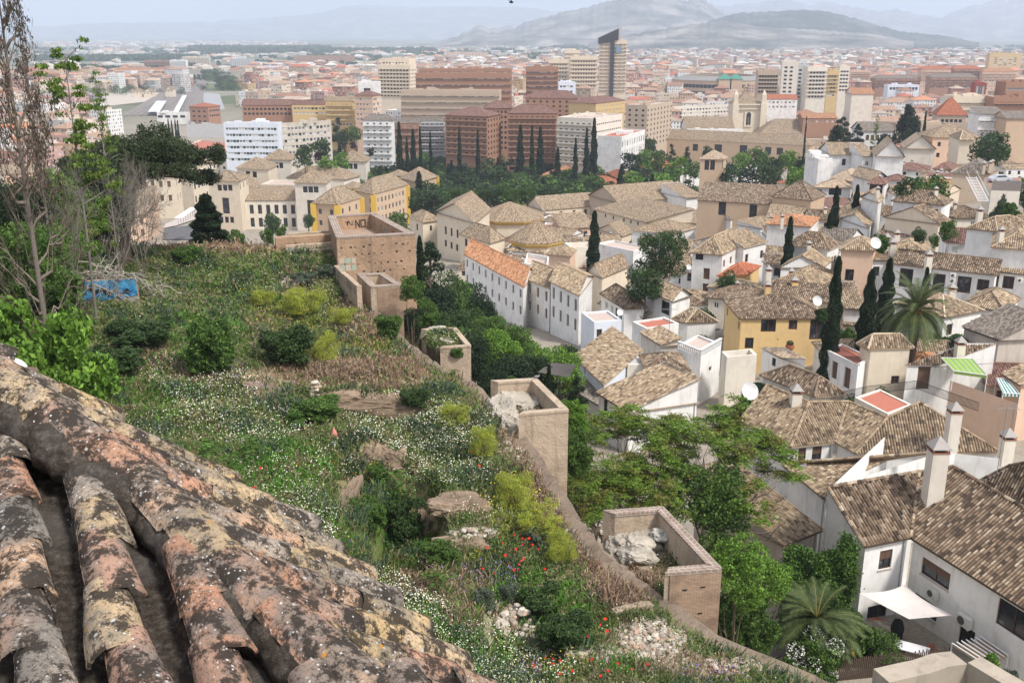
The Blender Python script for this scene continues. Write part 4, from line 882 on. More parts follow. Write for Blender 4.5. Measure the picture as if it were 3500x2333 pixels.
def hosp_extra():
 a,b,c,d,z,r=ht.c;st=wallm('cream');zb=z-26
 for p,q in((a,1),(b,-1),((a+b)/2,0)):
  if q==0:continue
  m=MB();x,y=p.x,p.y-1
  m.box(x-2.2,x+2.2,y-2,y+2,zb,z+1);m.box(x-1.5,x+1.5,y-1.4,y+1.4,z+1,z+7)
  m.add([(x-1.6,y-1.5,z+7),(x+1.6,y-1.5,z+7),(x+1.6,y+1.5,z+7),(x-1.6,y+1.5,z+7),(x,y,z+11)],[[0,1,4],[1,2,4],[2,3,4],[3,0,4]])
  m.build('pinnacle',st,ht.root,loc=ht.off)
 x=(a.x+b.x)/2;y=a.y-.4
 m=MB();m.box(x-3,x+3,y-.3,y,z-16,z-5,0);m.box(x-1.6,x-.2,y-.5,y-.3,z-14.5,z-7,1);m.box(x+.2,x+1.6,y-.5,y-.3,z-14.5,z-7,1)
 m.lathe([(1.6,0),(1.6,.3),(.1,.35)],12,1,None,Matrix.Translation((x,y-.25,z-7))@Matrix.Rotation(R(90),4,'X'))
 m.build('gothic_window',[st,plain('deep_dark',(.03,.03,.03))],ht.root,loc=ht.off)
 m=MB();m.box(a.x,b.x,y-.8,y,z-3.5,z-2.7);m.box(a.x,b.x,y-1.2,y,z-.4,z+.5);m.build('cornice',st,ht.root,loc=ht.off)
hosp_extra()
bt=house('brick bell tower with arched openings and a mosaic tiled pyramid roof','A2',(1815,1418),(2010,1422),(2045,1405),24,'pyr',3.3,'sand','pal',D=400,wins=[('f',1871,1475,1.8,3.9,'dark'),('f',1922,1475,1.8,3.9,'dark'),('r',2012,1475,1.6,3.4,'dark')],cat='bell tower',name='bell_tower')
house('large brick church with a striped dark tan roof behind the round window building','B2',(1790,348),(2540,392),11,12,'sa',3.6,'sand','brn',D=262,wins=[('f',2008,425,2.0,3.6,'dark'),('f',2284,450,2.0,3.6,'dark')],cat='church',name='church')
house('low dark tile lean-to at the foot of the large brick church','B2',(1825,525),(1965,525),7,6,'sa',2.4,'white','brn')
house('bright white villa with a red hipped roof in front of the park trees','A2',(1252,1492),(1530,1510),(1662,1458),11,'hip',4.2,'white','red',[('f',1330,1590,1.8,3.0,'brown'),('f',1458,1598,1.8,3.0,'brown'),('g','r',4,1,1.4,2.8,3.0,3,'dark',2)],cat='villa',name='villa')
house('dark red villa with white window frames and a bright tiled hip','B2',(290,185),(488,198),(750,95),7.5,'hip',4.0,'red','org',[('g','r',5,1,1.4,1.8,2.4,3,'white',3)],cat='villa',name='villa')
house('villa with a vivid orange hipped roof, left of the white villa','B2',(700,235),(1050,245),(1160,210),7.0,'hip',5.0,'yellow','red',cat='villa',name='villa')
house('villa with a red roof and bluish cornice directly left of the white villa','B2',(830,130),(1180,190),(1250,165),7.5,'hip',4.5,'yellow','red',[('g','r',2,1,1.4,1.8,2.4,3,'dark',2)],cat='villa',name='villa')
house('long brown roofed brick house behind the monastery trees','B2',(-40,240),(345,275),(560,225),6.5,'hip',3.0,'peach','mar',[('g','f',4,1,1.4,1.3,1.8,3,'white',2)],[(40,190,1.2,.9),(150,190,1.6,1.1)])
house('flat brown roofed house with satellite dishes behind the monastery trees','B1',(1800,250),(2010,280),(2352,240),6,'hip',2.6,'pale','mar')
house('modern white flat roofed block behind the bell tower','A2',(1690,1560),(2130,1535),(2352,1480),9,'flat',0,'white','pal',[('g','r',5,1,1.8,1.2,2.2,3,'dark',2)])
def poly_chapel(label,crop,cx,cy,rx,he,rise,n,rot,wall='cream',lower=True):
 c=hit(crop,cx,cy,he);z=c.z
 e=onz(crop,cx+rx,cy,z);r=(e-c).length
 bl=Bld('chapel',label,'chapel',(c.x,c.y,z-he),wall,'tan')
 P=[c+Vector((r*math.cos(R(rot)+i*2*math.pi/n),r*math.sin(R(rot)+i*2*math.pi/n),0))for i in range(n)]
 Q=[c+(p-c)*.9 for p in P];t=c+Vector((0,0,rise))
 co=MB()
 for i in range(n):
  p,q=P[i],P[(i+1)%n];a,b=Q[i],Q[(i+1)%n]
  tiled(bl.Rf,[p,q,t],bl.lod,0,.3);caps(bl.Rf,p,t,bl.lod)
  bl.edge(str(i),a,b,z-he-3,z)
  for s,hh,dz in((.985,.5,-.5),(.94,.5,-1.1)):
   a2,b2=c+(p-c)*s,c+(q-c)*s;dn=Vector((0,0,dz));co.poly([a2+dn,b2+dn,b2+dn+Vector((0,0,hh)),a2+dn+Vector((0,0,hh))]);co.poly([a2+dn,b2+dn,c+dn])
 if lower:
  for i in range(n):
   p,q=P[i],P[(i+1)%n];k=Vector((0,0,-2.6));p2,q2=c+(p-c)*1.2+k*1.35,c+(q-c)*1.2+k*1.35
   p1,q1=c+(p-c)*.9+k,c+(q-c)*.9+k
   tiled(bl.Rf,[p2,q2,q1,p1],bl.lod,0,.3)
   a,b=c+(p-c)*1.14,c+(q-c)*1.14;bl.edge('l%d'%i,a,b,z-he-3,z-3.6)
 co.build('cornice',plaster('plaster_ochre_trim',(.6,.4,.12)),bl.root,loc=bl.off)
 bl.finish()
poly_chapel('octagonal monastery chapel with a broad ribbed tan roof and double ochre cornice','B2',350,695,262,9,5.2,8,22.5)
poly_chapel('taller polygonal monastery roof behind the octagonal chapel, with an ochre cornice','B2',110,490,330,11,4.6,8,22.5,'cream',False)
def bullring():
 c=atd('A2',1986,705,1400);z=c.z;zb=float(G(c.x,c.y));r=1400/FPX*156
 root=thing('bullring','round brick bullring with arcaded wall, grey roof and two green cupolas','bullring',(c.x,c.y,zb));off=-Vector(root.location)
 n=72;m=MB();rf=MB()
 th=[i*2*math.pi/n for i in range(n+1)]
 pt=lambda k,rr,zz:(c.x+rr*math.cos(th[k]),c.y+rr*math.sin(th[k]),zz)
 for i in range(n):
  wallface(m,pt(i,r,0),pt(i+1,r,0),zb,z,[],.3)
  rf.poly([pt(i,r+.8,z),pt(i+1,r+.8,z),pt(i+1,r-17,z+5),pt(i,r-17,z+5)])
  rf.poly([pt(i,r-17,z+5),pt(i+1,r-17,z+5),pt(i+1,r-17,z-6),pt(i,r-17,z-6)],1)
  rf.poly([pt(i,r-17,z-4),pt(i+1,r-17,z-4),pt(i+1,r*.5,zb+1),pt(i,r*.5,zb+1)],1)
 w=m.build('wall',[wallm('sand')],root,loc=off)
 rf.build('roof',[plain('ring_roof',(.26,.25,.23)),plain('ring_in',(.3,.24,.18))],root,loc=off)
 wm=MB();wm.box(-1.3,1.3,-.15,.1,-2.2,1.6,0);wm.box(-1.0,1.0,-.15,.1,1.6,2.2,0);wm.box(-1.1,1.1,-.15,.1,-9.5,-6.5,0);me=wm.mesh('window',[plain('deep_dark',(.03,.03,.03))])
 k=0
 for i in range(n):
  t=(i+.5)*2*math.pi/n
  if math.sin(t)<.15 and k<96:
   for o in(-.02,.02):
    mkobj('window',me,root,Vector((c.x+(r-.02)*math.cos(t+o),c.y+(r-.02)*math.sin(t+o),z-7))+off,t+math.pi/2);k+=1
 for x in(2030,2128):
  p=atd('A2',x,690,1400-r*.98)
  q=MB();q.box(p.x-8,p.x+8,p.y-6,p.y+6,zb,z+2.5,0);q.add([(p.x-9,p.y-7,z+2.5),(p.x+9,p.y-7,z+2.5),(p.x+9,p.y+7,z+2.5),(p.x-9,p.y+7,z+2.5),(p.x,p.y,z+10)],[[0,1,4],[1,2,4],[2,3,4],[3,0,4]],1)
  q.build('turret',[wallm('sand'),plain('green_tiles',(.06,.24,.17),.4)],root,loc=off)
bullring()
def column():
 b=hit('A2',300,1475,0);root=thing('monument_column','slim stone column topped by a small statue among the park cypresses','monument',b)
 H=atd('A2',300,1232,b.y).z-b.z;s=plaster('column_stone',(.58,.52,.44));m=MB()
 m.lathe([(2.6,0),(2.6,1.2),(1.6,1.3),(1.6,H*.17),(1.9,H*.18),(1.3,H*.24),(.9,H*.26),(.8,H*.7),(1.4,H*.74),(1.5,H*.78),(.8,H*.79),(.8,H*.83)],12)
 m.build('shaft',s,root)
 m=MB();m.lathe([(.85,H*.83),(.95,H*.87),(.6,H*.93),(.5,H*.95),(.4,H*.955),(.42,H*.98),(.1,H)],10);m.build('statue',s,root)
column()
def ground():
 def axis(lo,hi,st,far,g=1.09):
  a=list(np.arange(lo,hi+1e-6,st));s=st
  while a[-1]<far:s*=g;a.append(a[-1]+s)
  return a
 ys=axis(-12,112,.6,26000,1.08)
 xr=axis(-66,50,.6,16000,1.12);l=[-66];s=.6
 while l[-1]>-16000:s*=1.12;l.append(l[-1]-s)
 xs=np.array(l[:0:-1]+xr);ys=np.array(ys)
 X,Y=np.meshgrid(xs,ys);Z=T(X,Y)
 rng=np.random.default_rng(1)
 near=(Y<106)&(X<WX(Y)-.6)
 Z=Z+np.where(near,rng.normal(0,.05,Z.shape),0)
 V=np.stack([X,Y,Z],-1).reshape(-1,3);ny,nx=X.shape
 I=np.arange(nx*ny).reshape(ny,nx)
 F=np.stack([I[:-1,:-1],I[:-1,1:],I[1:,1:],I[1:,:-1]],-1).reshape(-1,4)
 px,py=proj(V);C=np.zeros((len(V),3))+(.30,.27,.23)
 hill=near.ravel()
 C[hill]=(.11,.14,.045)
 for cx,cy,rx,ry,col,k in HCOL:
  e=((px-cx)/rx)**2+((py-cy)/ry)**2
  w=(sm((1.2-e)/.6)*k)[:,None]*hill[:,None]
  C=C*(1-w)+np.array(col)*w
 m=MB();m.add(V,F,0,None,C)
 mt,nt,b=nmat('earth',.95,.05);p=geopos(nt)
 a=N(nt,'ShaderNodeVertexColor',layer_name='Col')
 sp=N(nt,'ShaderNodeSeparateXYZ');nt.links.new(p,sp.inputs[0])
 f1=noise_(nt,p,.5,5,.65);f2=noise_(nt,p,4,4,.7)
 c=mix(nt,1,a.outputs[0],mix(nt,f1,(.55,.55,.55),(1.5,1.45,1.35)),'MULTIPLY')
 c=mix(nt,1,c,mix(nt,f2,(.5,.5,.5),(1.5,1.5,1.5)),'MULTIPLY')
 vo=N(nt,'ShaderNodeTexVoronoi',_Scale=.0045,distance='CHEBYCHEV');nt.links.new(p,vo.inputs['Vector'])
 s2=N(nt,'ShaderNodeSeparateColor');nt.links.new(vo.outputs['Color'],s2 .inputs[0])
 fld=ramp(nt,s2 .outputs[0],[(0,(.08,.1,.055)),(.3,(.12,.14,.08)),(.55,(.22,.2,.15)),(.75,(.14,.16,.09)),(1,(.32,.29,.24))])
 fld=mix(nt,1,fld,mix(nt,noise_(nt,p,.02,5,.7),(.6,.6,.6),(1.4,1.4,1.4)),'MULTIPLY')
 far=ramp(nt,math_(nt,'MULTIPLY',math_(nt,'ADD',sp.outputs[1],math_(nt,'MULTIPLY',sp.outputs[0],-1.3)),1/4000),[(.33,0),(.42,1)])
 nt.links.new(mix(nt,far,c,fld),b.inputs['Base Color'])
 bump(nt,b,f2,.6,.08)
 tag(m.build('ground',mt,None,True),kind='structure')
SOIL=(.27,.2,.14);DRY=(.25,.17,.11);ROCK=(.42,.37,.31);STRAW=(.38,.29,.16);GRN=(.07,.12,.03)
HCOL=[(560,565,120,22,STRAW,.9),(430,560,90,20,DRY,.8),(690,620,90,30,GRN,.5),(840,720,90,70,DRY,.8),(850,800,120,60,DRY,.9),(760,840,80,30,DRY,.9),(845,915,95,22,SOIL,1),(600,880,60,45,SOIL,1),(560,850,40,30,SOIL,.9),(860,1045,55,45,SOIL,1),(800,1140,40,80,SOIL,.9),(960,1160,70,130,SOIL,.6),(1060,1150,70,40,SOIL,.9),(1080,1240,70,40,ROCK,.9),(1190,1440,75,60,ROCK,.9),(1500,1470,100,70,ROCK,1),(1350,1500,120,30,ROCK,.9),(1650,1530,160,50,ROCK,.7),(1080,940,60,50,DRY,.7),(1190,980,90,70,ROCK,.6),(1260,1120,90,90,DRY,.9),(1340,1250,70,80,DRY,.9),(1430,1330,90,90,DRY,.9),(1470,1260,70,50,ROCK,.9),(1190,950,50,40,ROCK,.9),(1010,850,70,50,DRY,.7),(1040,780,60,40,ROCK,.6),(480,760,90,60,GRN,.8),(640,1080,140,80,GRN,.8),(900,1200,50,90,GRN,.8),(440,860,60,20,(.2,.12,.08),.8),(1230,1380,110,60,GRN,.6),(1010,1330,120,40,(.17,.13,.09),.7)]
ground()
def ridge(name,pts,D,depth,col,seed,base=None,rough=1.0):
 """a range: crest heights along azimuth given in picture x / y at distance D, real depth behind"""
 rng=np.random.default_rng(seed)
 xs=np.linspace(pts[0][0],pts[-1][0],260);cy=np.interp(xs,[p[0]for p in pts],[p[1]for p in pts]);cy=cy+rough*(np.cumsum(rng.normal(0,.9,260))*.0+np.convolve(rng.normal(0,3.4,264),[.1,.25,.3,.25,.1],'valid'))
 u=(xs/.672-CXP)/FPX;v=(CYP-cy/.672)/FPX
 k=D/(CT+v*ST);X=u*k;Zc=(-ST+v*CT)*k
 nr=46;rows=[]
 def fbm(x,y):
  s=0;a=1
  for o in range(6):
   s=s+a*np.sin(x*2**o*.9+seed+o*1.7+np.sin(y*2**o*.7+o))*np.sin(y*2**o+seed*2+o);a*=.55
  return s
 for j in range(nr):
  t=j/(nr-1)*2-1
  prof=1-abs(t)**1.25
  Yj=D+t*depth*(1 if t<0 else .8)
  sx=X*(Yj/D)
  h=(Zc-(-90))*prof
  n=fbm(sx/900.,np.full_like(sx,Yj)/900.)*.13*(Zc+90)*(1-prof**3)*rough
  rows.append(np.stack([sx,np.full_like(sx,Yj),np.maximum(-91+h+n*(abs(t)<.98),-95)],-1))
 V=np.array(rows);n2=V.shape[1];I=np.arange(nr*n2).reshape(nr,n2)
 F=np.stack([I[:-1,:-1],I[:-1,1:],I[1:,1:],I[1:,:-1]],-1).reshape(-1,4)
 m=MB();m.add(V.reshape(-1,3),F)
 mt,nt,b=nmat('hill_'+name,.95,.05);p=geopos(nt)
 f=noise_(nt,p,.0035,8,.68)
 nt.links.new(ramp(nt,f,[(.38,col[0]),(.5,col[1]),(.62,col[2])]),b.inputs['Base Color'])
 tag(m.build(name,mt,None,True),kind='structure')
ROCKY=((.04,.05,.035),(.16,.15,.12),(.34,.3,.25));PINE=((.02,.035,.02),(.035,.05,.03),(.13,.13,.1))
ridge('near_hills',[(980,100),(1050,82),(1100,60),(1130,66),(1180,62),(1240,40),(1330,20),(1400,2),(1440,-14),(1480,-16),(1550,-6),(1600,8),(1640,30),(1700,70),(1760,100)],9500,2300,ROCKY,3)
ridge('peak',[(1500,60),(1560,12),(1600,-10),(1625,2),(1690,42),(1760,90)],10800,1700,ROCKY,5)
ridge('wooded_hill',[(1560,100),(1630,46),(1700,30),(1800,24),(1880,22),(1950,38),(2020,58),(2070,72),(2160,80),(2250,98)],7300,1500,PINE,8,rough=.6)
ridge('low_spur',[(1350,100),(1450,78),(1560,60),(1660,48),(1750,62),(1900,70),(2010,78),(2100,96)],6300,1200,ROCKY,11,rough=.6)
ridge('far_range_right',[(1560,60),(1650,14),(1740,6),(1800,-2),(1860,12),(1900,2),(1960,18),(2030,26),(2060,18),(2100,34),(2160,40),(2210,18),(2280,4),(2352,-10),(2500,-30)],17500,4000,ROCKY,13)
ridge('far_range_left',[(-120,66),(100,60),(260,54),(430,50),(560,44),(700,34),(800,14),(880,10),(960,18),(1080,14),(1200,16),(1300,30),(1450,50)],21500,4200,ROCKY,17,rough=.7)
w=bpy.data.worlds.new('World');SC.world=w;w.use_nodes=True;nt=w.node_tree
bg=nt.nodes['Background'];SUN_EL,SUN_AZ=R(52),R(128)
sk=nt.nodes.new('ShaderNodeTexSky');sk.sky_type='NISHITA';sk.sun_disc=False;sk.sun_elevation=SUN_EL;sk.sun_rotation=SUN_AZ;sk.air_density=1.0;sk.dust_density=3.0;sk.ozone_density=1.0
tc=nt.nodes.new('ShaderNodeTexCoord');mp=nt.nodes.new('ShaderNodeMapping');mp.inputs['Scale'].default_value=(1,1,4.5)
nt.links.new(tc.outputs['Generated'],mp.inputs[0])
cl=ramp(nt,noise_(nt,mp.outputs[0],2.6,6,.6),[(.4,(.0,.0,.0)),(.62,(1,1,1))])
hs=nt.nodes.new('ShaderNodeHueSaturation');hs.inputs['Saturation'].default_value=.35;nt.links.new(sk.outputs[0],hs.inputs['Color'])
cloud=mix(nt,cl,(6.0,6.4,7.8),(9.6,9.8,10.8))
nt.links.new(mix(nt,.62,hs.outputs[0],cloud),bg.inputs[0]);bg.inputs[1].default_value=.1
sl=bpy.data.lights.new('sun','SUN');sl.energy=2.8;sl.angle=R(9);sl.color=(1,.955,.89)
so=bpy.data.objects.new('sun',sl);COL.objects.link(so)
dirn=Vector((math.sin(SUN_AZ)*math.cos(SUN_EL),math.cos(SUN_AZ)*math.cos(SUN_EL),math.sin(SUN_EL)))
so.rotation_euler=(-dirn).to_track_quat('-Z','Y').to_euler()
def haze():
 m=MB();m.box(-15500,15500,-60,25500,-130,1400)
 mt=bpy.data.materials.new('haze');mt.use_nodes=True;n=mt.node_tree;n.nodes.remove(n.nodes['Principled BSDF'])
 v=n.nodes.new('ShaderNodeVolumePrincipled');v.inputs['Color'].default_value=(.74,.84,1,1);v.inputs['Density'].default_value=HAZE_D;v.inputs['Anisotropy'].default_value=.0
 n.links.new(v.outputs[0],n.nodes['Material Output'].inputs['Volume'])
 o=m.build('haze',mt);tag(o,kind='stuff');o.display_type='WIRE'
HAZE_D=1/9000
haze()
cam=bpy.data.cameras.new('camera');cam.lens=35;cam.sensor_width=36;cam.clip_start=.1;cam.clip_end=60000
co=bpy.data.objects.new('camera',cam);COL.objects.link(co);co.rotation_euler=(R(90)-TILT,0,0);SC.camera=co
SC.view_settings.view_transform='Standard';SC.view_settings.look='None';SC.view_settings.exposure=EXPO;SC.view_settings.gamma=1
SC.cycles.max_bounces=5;SC.cycles.diffuse_bounces=3;SC.cycles.glossy_bounces=1;SC.cycles.transmission_bounces=2;SC.cycles.volume_bounces=1;SC.cycles.transparent_max_bounces=4
SC.cycles.use_adaptive_sampling=True;SC.cycles.caustics_reflective=False;SC.cycles.caustics_refractive=False
MUD=plaster('rampart_render',(.47,.315,.205),(.17,.12,.085),1.2,.16)
MUD2=plaster('rampart_pale',(.52,.41,.3),(.2,.15,.11),1.3,.14)
BRK=brickmat('rampart_brick',(.46,.32,.21),(.35,.225,.145),(.25,.19,.14),.26,.062,.013,.8)
CAPM=brickmat('parapet_top',(.3,.22,.17),(.24,.165,.13),(.42,.37,.32),.3,.22,.03,.6)
BFL=brickmat('brick_floor',(.42,.3,.22),(.34,.24,.18),(.27,.21,.17),.34,.16,.015,.3)
RFL=plaster('rubble_floor',(.33,.27,.2),(.12,.095,.07),1.3)
ROCKM=vcolmat('rubble',.95,.05,0,.6,6)
def rampart(name,label,crop,pts,z,th=.5,drop=1.2,walls=(0,1,2,3),face=None,mats=None,cat='tower',deep=30,floor=True,surf=None,faceh=None):
 """open topped wall box: pts near-left, near-right, far-right, far-left at parapet height z"""
 P=[onz(crop,x,y,z)for x,y in pts];c=sum(P,Vector())/4
 root=thing(name,label,cat,(c.x,c.y,z-4));off=-Vector(root.location)
 mats=mats or[MUD,CAPM,BFL];w=MB();cp=MB();f=MB()
 inn=[]
 for i in range(4):
  p,q,r=P[i],P[(i+1)%4],P[i-1]
  a=(q-p).normalized();b=(r-p).normalized();s=th/max(.3,abs(a.x*b.y-a.y*b.x));inn.append(p+(a+b)*s)
 for i in walls:
  j=(i+1)%4;p,q,pi,qi=P[i],P[j],inn[i],inn[j];L=(q-p).length
  g=4;z0=z-deep
  for k in range(g):
   a,b=p+(q-p)*(k/g),p+(q-p)*((k+1)/g)
   w.poly([V3(a,z0),V3(b,z0),V3(b),V3(a)],0,[(L*k/g,z0),(L*(k+1)/g,z0),(L*(k+1)/g,z),(L*k/g,z)])
  w.poly([V3(qi,z-drop),V3(pi,z-drop),V3(pi),V3(qi)],0,[(L,z-drop),(0,z-drop),(0,z),(L,z)])
  for e,ei in((p,pi),(q,qi)):w.poly([V3(e,z-deep),V3(ei,z-deep),ei,e],0,[(0,z-deep),(th,z-deep),(th,z),(0,z)])
  u=(q-p).normalized();n=Vector((u.y,-u.x,0))*.04;up=Vector((0,0,.09));dn=Vector((0,0,-.05))
  A=[p+n,q+n,qi-n,pi-n]
  cp.poly([v+up for v in A],0,[(0,0),(L,0),(L,th),(0,th)])
  for k in range(4):cp.poly([A[k]+dn,A[(k+1)%4]+dn,A[(k+1)%4]+up,A[k]+up],0,[(0,0),(L,0),(L,.12),(0,.12)])
 w.build('wall',mats[0],root,loc=off);cp.build('coping',mats[1],root,loc=off)
 if floor and 3 not in walls and z>-21.5:inn[0]=inn[0]+Vector((-3.5,0,0));inn[3]=inn[3]+Vector((-3.5,0,0))
 if floor:f.poly([V3(p,z-drop)for p in inn],0,[(p.x,p.y)for p in inn]);f.build('floor',mats[2],root,loc=off)
 root['_z']=z;return root,P,off
t1,TP,toff=rampart('rampart_tower','large square earth coloured rampart tower with a brick floor and scribbled parapet','B1',[(785,690),(1485,655),(1125,465),(708,495)],-19,.75,1.5)
def dots(root,off,P,Q,z,rows,mat,seed=1,n=10):
 rng=random.Random(seed);m=MB();d=(Q-P).normalized();o=Vector((d.y,-d.x,0));L=(Q-P).length
 for zz in rows:
  for i in range(n):
   if rng.random()<.2:continue
   s=L*(.05+.92*(i+rng.random()*.5)/n);c=P+d*s+o*.012;w,h=rng.uniform(.06,.14),rng.uniform(.05,.09)
   c.z=z+zz+rng.uniform(-.1,.1)
   m.poly([c-d*w+Vector((0,0,-h)),c+d*w+Vector((0,0,-h)),c+d*w*.8+Vector((0,0,h)),c-d*w*.7+Vector((0,0,h))])
 m.build('putlog_holes',mat,root,loc=off)
dots(t1,toff,TP[0],TP[1],-19,[-.9,-1.7,-2.6,-3.5,-4.5,-5.6],plain('deep_dark',(.03,.03,.03)),4,11)
def stroke(m,P,d,s,pts,w=.05,k=0,up=Vector((0,0,1))):
 o=Vector((d.y,-d.x,0))*.015
 for(a,b),(c,e)in zip(pts[:-1],pts[1:]):
  A=P+d*(a*s)+up*(b*s)+o;B=P+d*(c*s)+up*(e*s)+o;t=(B-A).normalized()*w*.5;n=t.cross(o.normalized())
  m.poly([A-t-n,B+t-n,B+t+n,A-t+n],k)
def scribbles(root,off,P,Q,z,h,seed,cols,n=9):
 rng=random.Random(seed);d=(Q-P).normalized();L=(Q-P).length;m=MB()
 for i in range(n):
  s0=L*(.03+.93*i/n);c=V3(P+d*s0,z);pts=[(rng.random()*.5+k*.22,rng.uniform(0,1))for k in range(rng.randint(4,7))]
  stroke(m,c,d,h,pts,.05,rng.randrange(len(cols)))
 m.build('scribbled_paint',cols,root,loc=off)
PK=[plain('paint_black',(.03,.03,.035)),plain('paint_blue',(.06,.13,.3)),plain('paint_teal',(.12,.32,.3)),plain('paint_white',(.7,.7,.68))]
def no_letters():
 a=TP[3];b=TP[2];d=(b-a).normalized();L=(b-a).length;o=Vector((d.y,-d.x,0))*.78
 P=V3(a+d*L*.545+o,-20.25);m=MB()
 stroke(m,P,d,.72,[(0,0),(0,1),(.55,0),(.55,1)],.1);stroke(m,P,d,.72,[(.8,0),(1.45,0),(1.45,1),(.8,1),(.8,0)],.1)
 m.build('painted_letters',PK[0],t1,loc=toff)
 scribbles(t1,toff,V3(a+d*L*.28+o),V3(a+d*L*.5+o),-20.0,.5,5,[PK[0],MUD2],4)
 scribbles(t1,toff,V3(a+d*L*.74+o),V3(a+d*L*.97+o),-20.0,.5,6,[PK[2],MUD2],3)
 d2=(TP[1]-TP[2]).normalized();o2=Vector((d2 .y,-d2 .x,0))*-.78
 m=MB();rng=random.Random(3);L2=(TP[1]-TP[2]).length
 d3=-d2
 for i in range(10):
  c=V3(TP[1]+d3*(L2*(.12+.08*i))+Vector((d3 .y,-d3 .x,0))*-.0,-20.2)+Vector((-d2 .y,d2 .x,0))*0
  nrm=Vector((d2 .y,-d2 .x,0));c=c+nrm*.78 if(nrm.x<0)else c-nrm*.78
  pts=[(rng.random()*.6+k*.25,rng.uniform(0,1))for k in range(6)]
  stroke(m,c,d3,.8,pts,.06,rng.randrange(3))
 m.build('scribbled_paint',PK,t1,loc=toff)
 a,b=TP[0],TP[1];d=(b-a).normalized();P=V3(a,-19);m=MB();o=Vector((d.y,-d.x,0))*.01
 for i,(x0,x1)in enumerate(((-.0,.5),(.6,1.1),(1.2,1.6))):
  for z0,z1 in((-3.3,-2.7),(-2.55,-2.0)):
   q=P+o+d*.15;m.poly([q+d*x0+Vector((0,0,z0)),q+d*x1+Vector((0,0,z0)),q+d*x1+Vector((0,0,z1)),q+d*x0+Vector((0,0,z1))],(i+(z0>-3))%2)
 m.build('block_letters',[plain('paint_pale_green',(.34,.42,.33)),plain('paint_pale',(.5,.42,.33))],t1,loc=toff)
no_letters()
t4,P4,o4=rampart('brick_tower','small ruined tower with a raw brick front at the foot of the big rampart tower','B1',[(1090,1130),(1375,1115),(1205,1005),(965,1012)],-21.6,.55,1.2,walls=(0,1,2,3),mats=[MUD2,CAPM,MUD2])
def brickface(root,off,P,Q,z,deep=30,x0=.14,holes=True):
 d=(Q-P).normalized();o=Vector((d.y,-d.x,0))*.05;L=(Q-P).length;m=MB();a=P+d*L*x0
 m.poly([V3(a+o,z-deep),V3(Q+o,z-deep),V3(Q+o,z-.06),V3(a+o,z-.06)],0,[(0,0),(L*(1-x0),0),(L*(1-x0),deep),(0,deep)])
 m.poly([V3(a,z-deep),V3(a+o,z-deep),V3(a+o,z-.06),V3(a,z-.06)]);m.poly([V3(Q+o,z-deep),V3(Q,z-deep),V3(Q,z-.06),V3(Q+o,z-.06)])
 m.build('brick_face',BRK,root,loc=off)
 if holes:
  m=MB()
  for s,zz in((.36,.75),(.68,.68),(.66,1.9),(.6,2.9)):
   c=P+d*L*s+o*1.4;c.z=z-zz;m.poly([c-d*.1+Vector((0,0,-.035)),c+d*.1+Vector((0,0,-.035)),c+d*.1+Vector((0,0,.035)),c-d*.1+Vector((0,0,.035))])
  m.build('putlog_holes',plain('deep_dark',(.03,.03,.03)),root,loc=off)
brickface(t4,o4,P4[0],P4[1],-21.6,14,.2,False)
t5,P5,o5=rampart('rendered_tower','low pale rendered tower stump with grass inside, between the brick tower and the plain tower','C1',[(1710,108),(1985,88),(1850,-75),(1540,-60)],-22.0,.3,.9,walls=(0,1,2),mats=[MUD2,MUD2,RFL])
t2,P2,o2=rampart('rendered_tower','tall plain beige rendered tower with parapet open to the rubble wall walk','C2',[(190,703),(635,665),(345,380),(-60,402)],-20.5,.36,1.5,walls=(0,1,2),mats=[MUD2,MUD2,RFL])
t3,P3,o3=rampart('brick_tower','nearest rampart tower with a brick front and brick topped parapet','D2',[(1495,600),(2000,560),(1475,5),(945,45)],-21.0,.38,1.5,walls=(0,1,2),mats=[MUD2,CAPM,RFL])
brickface(t3,o3,P3[0],P3[1],-21.0,20,.09)
def curtain():
 ys=np.arange(17,101,1.0);xs=WX(ys);m=MB();uv0=0
 root=thing('rampart_wall','weathered rampart wall running along the edge of the ruined hill','wall',(float(WX(50)),50,-24));off=-Vector(root.location)
 rng=np.random.default_rng(5);zt=HILL(xs-1.2,ys)+rng.uniform(-.16,.1,len(ys))
 for i in range(len(ys)-1):
  a=(xs[i],ys[i]);b=(xs[i+1],ys[i+1]);L=math.hypot(b[0]-a[0],b[1]-a[1])
  m.poly([(a[0],a[1],-52),(b[0],b[1],-52),(b[0],b[1],zt[i+1]),(a[0],a[1],zt[i])],0,[(uv0,-52),(uv0+L,-52),(uv0+L,-22),(uv0,-22)])
  m.poly([(a[0],a[1],zt[i]),(b[0],b[1],zt[i+1]),(b[0]-1.1,b[1],zt[i+1]-.25),(a[0]-1.1,a[1],zt[i]-.25)],0)
  uv0+=L
 m.build('wall',plaster('curtain_render',(.3,.23,.17),(.1,.08,.06),1.4,.14),root,loc=off)
curtain()
def stone_arrays(rng,n=1):
 """a unit faceted stone"""
 import itertools
 t=(1+5**.5)/2
 V=np.array([(-1,t,0),(1,t,0),(-1,-t,0),(1,-t,0),(0,-1,t),(0,1,t),(0,-1,-t),(0,1,-t),(t,0,-1),(t,0,1),(-t,0,-1),(-t,0,1)],float)
 V/=np.linalg.norm(V,axis=1)[:,None]
 F=np.array([(0,11,5),(0,5,1),(0,1,7),(0,7,10),(0,10,11),(1,5,9),(5,11,4),(11,10,2),(10,7,6),(7,1,8),(3,9,4),(3,4,2),(3,2,6),(3,6,8),(3,8,9),(4,9,5),(2,4,11),(6,2,10),(8,6,7),(9,8,1)])
 return V,F
SV,SF=stone_arrays(None)
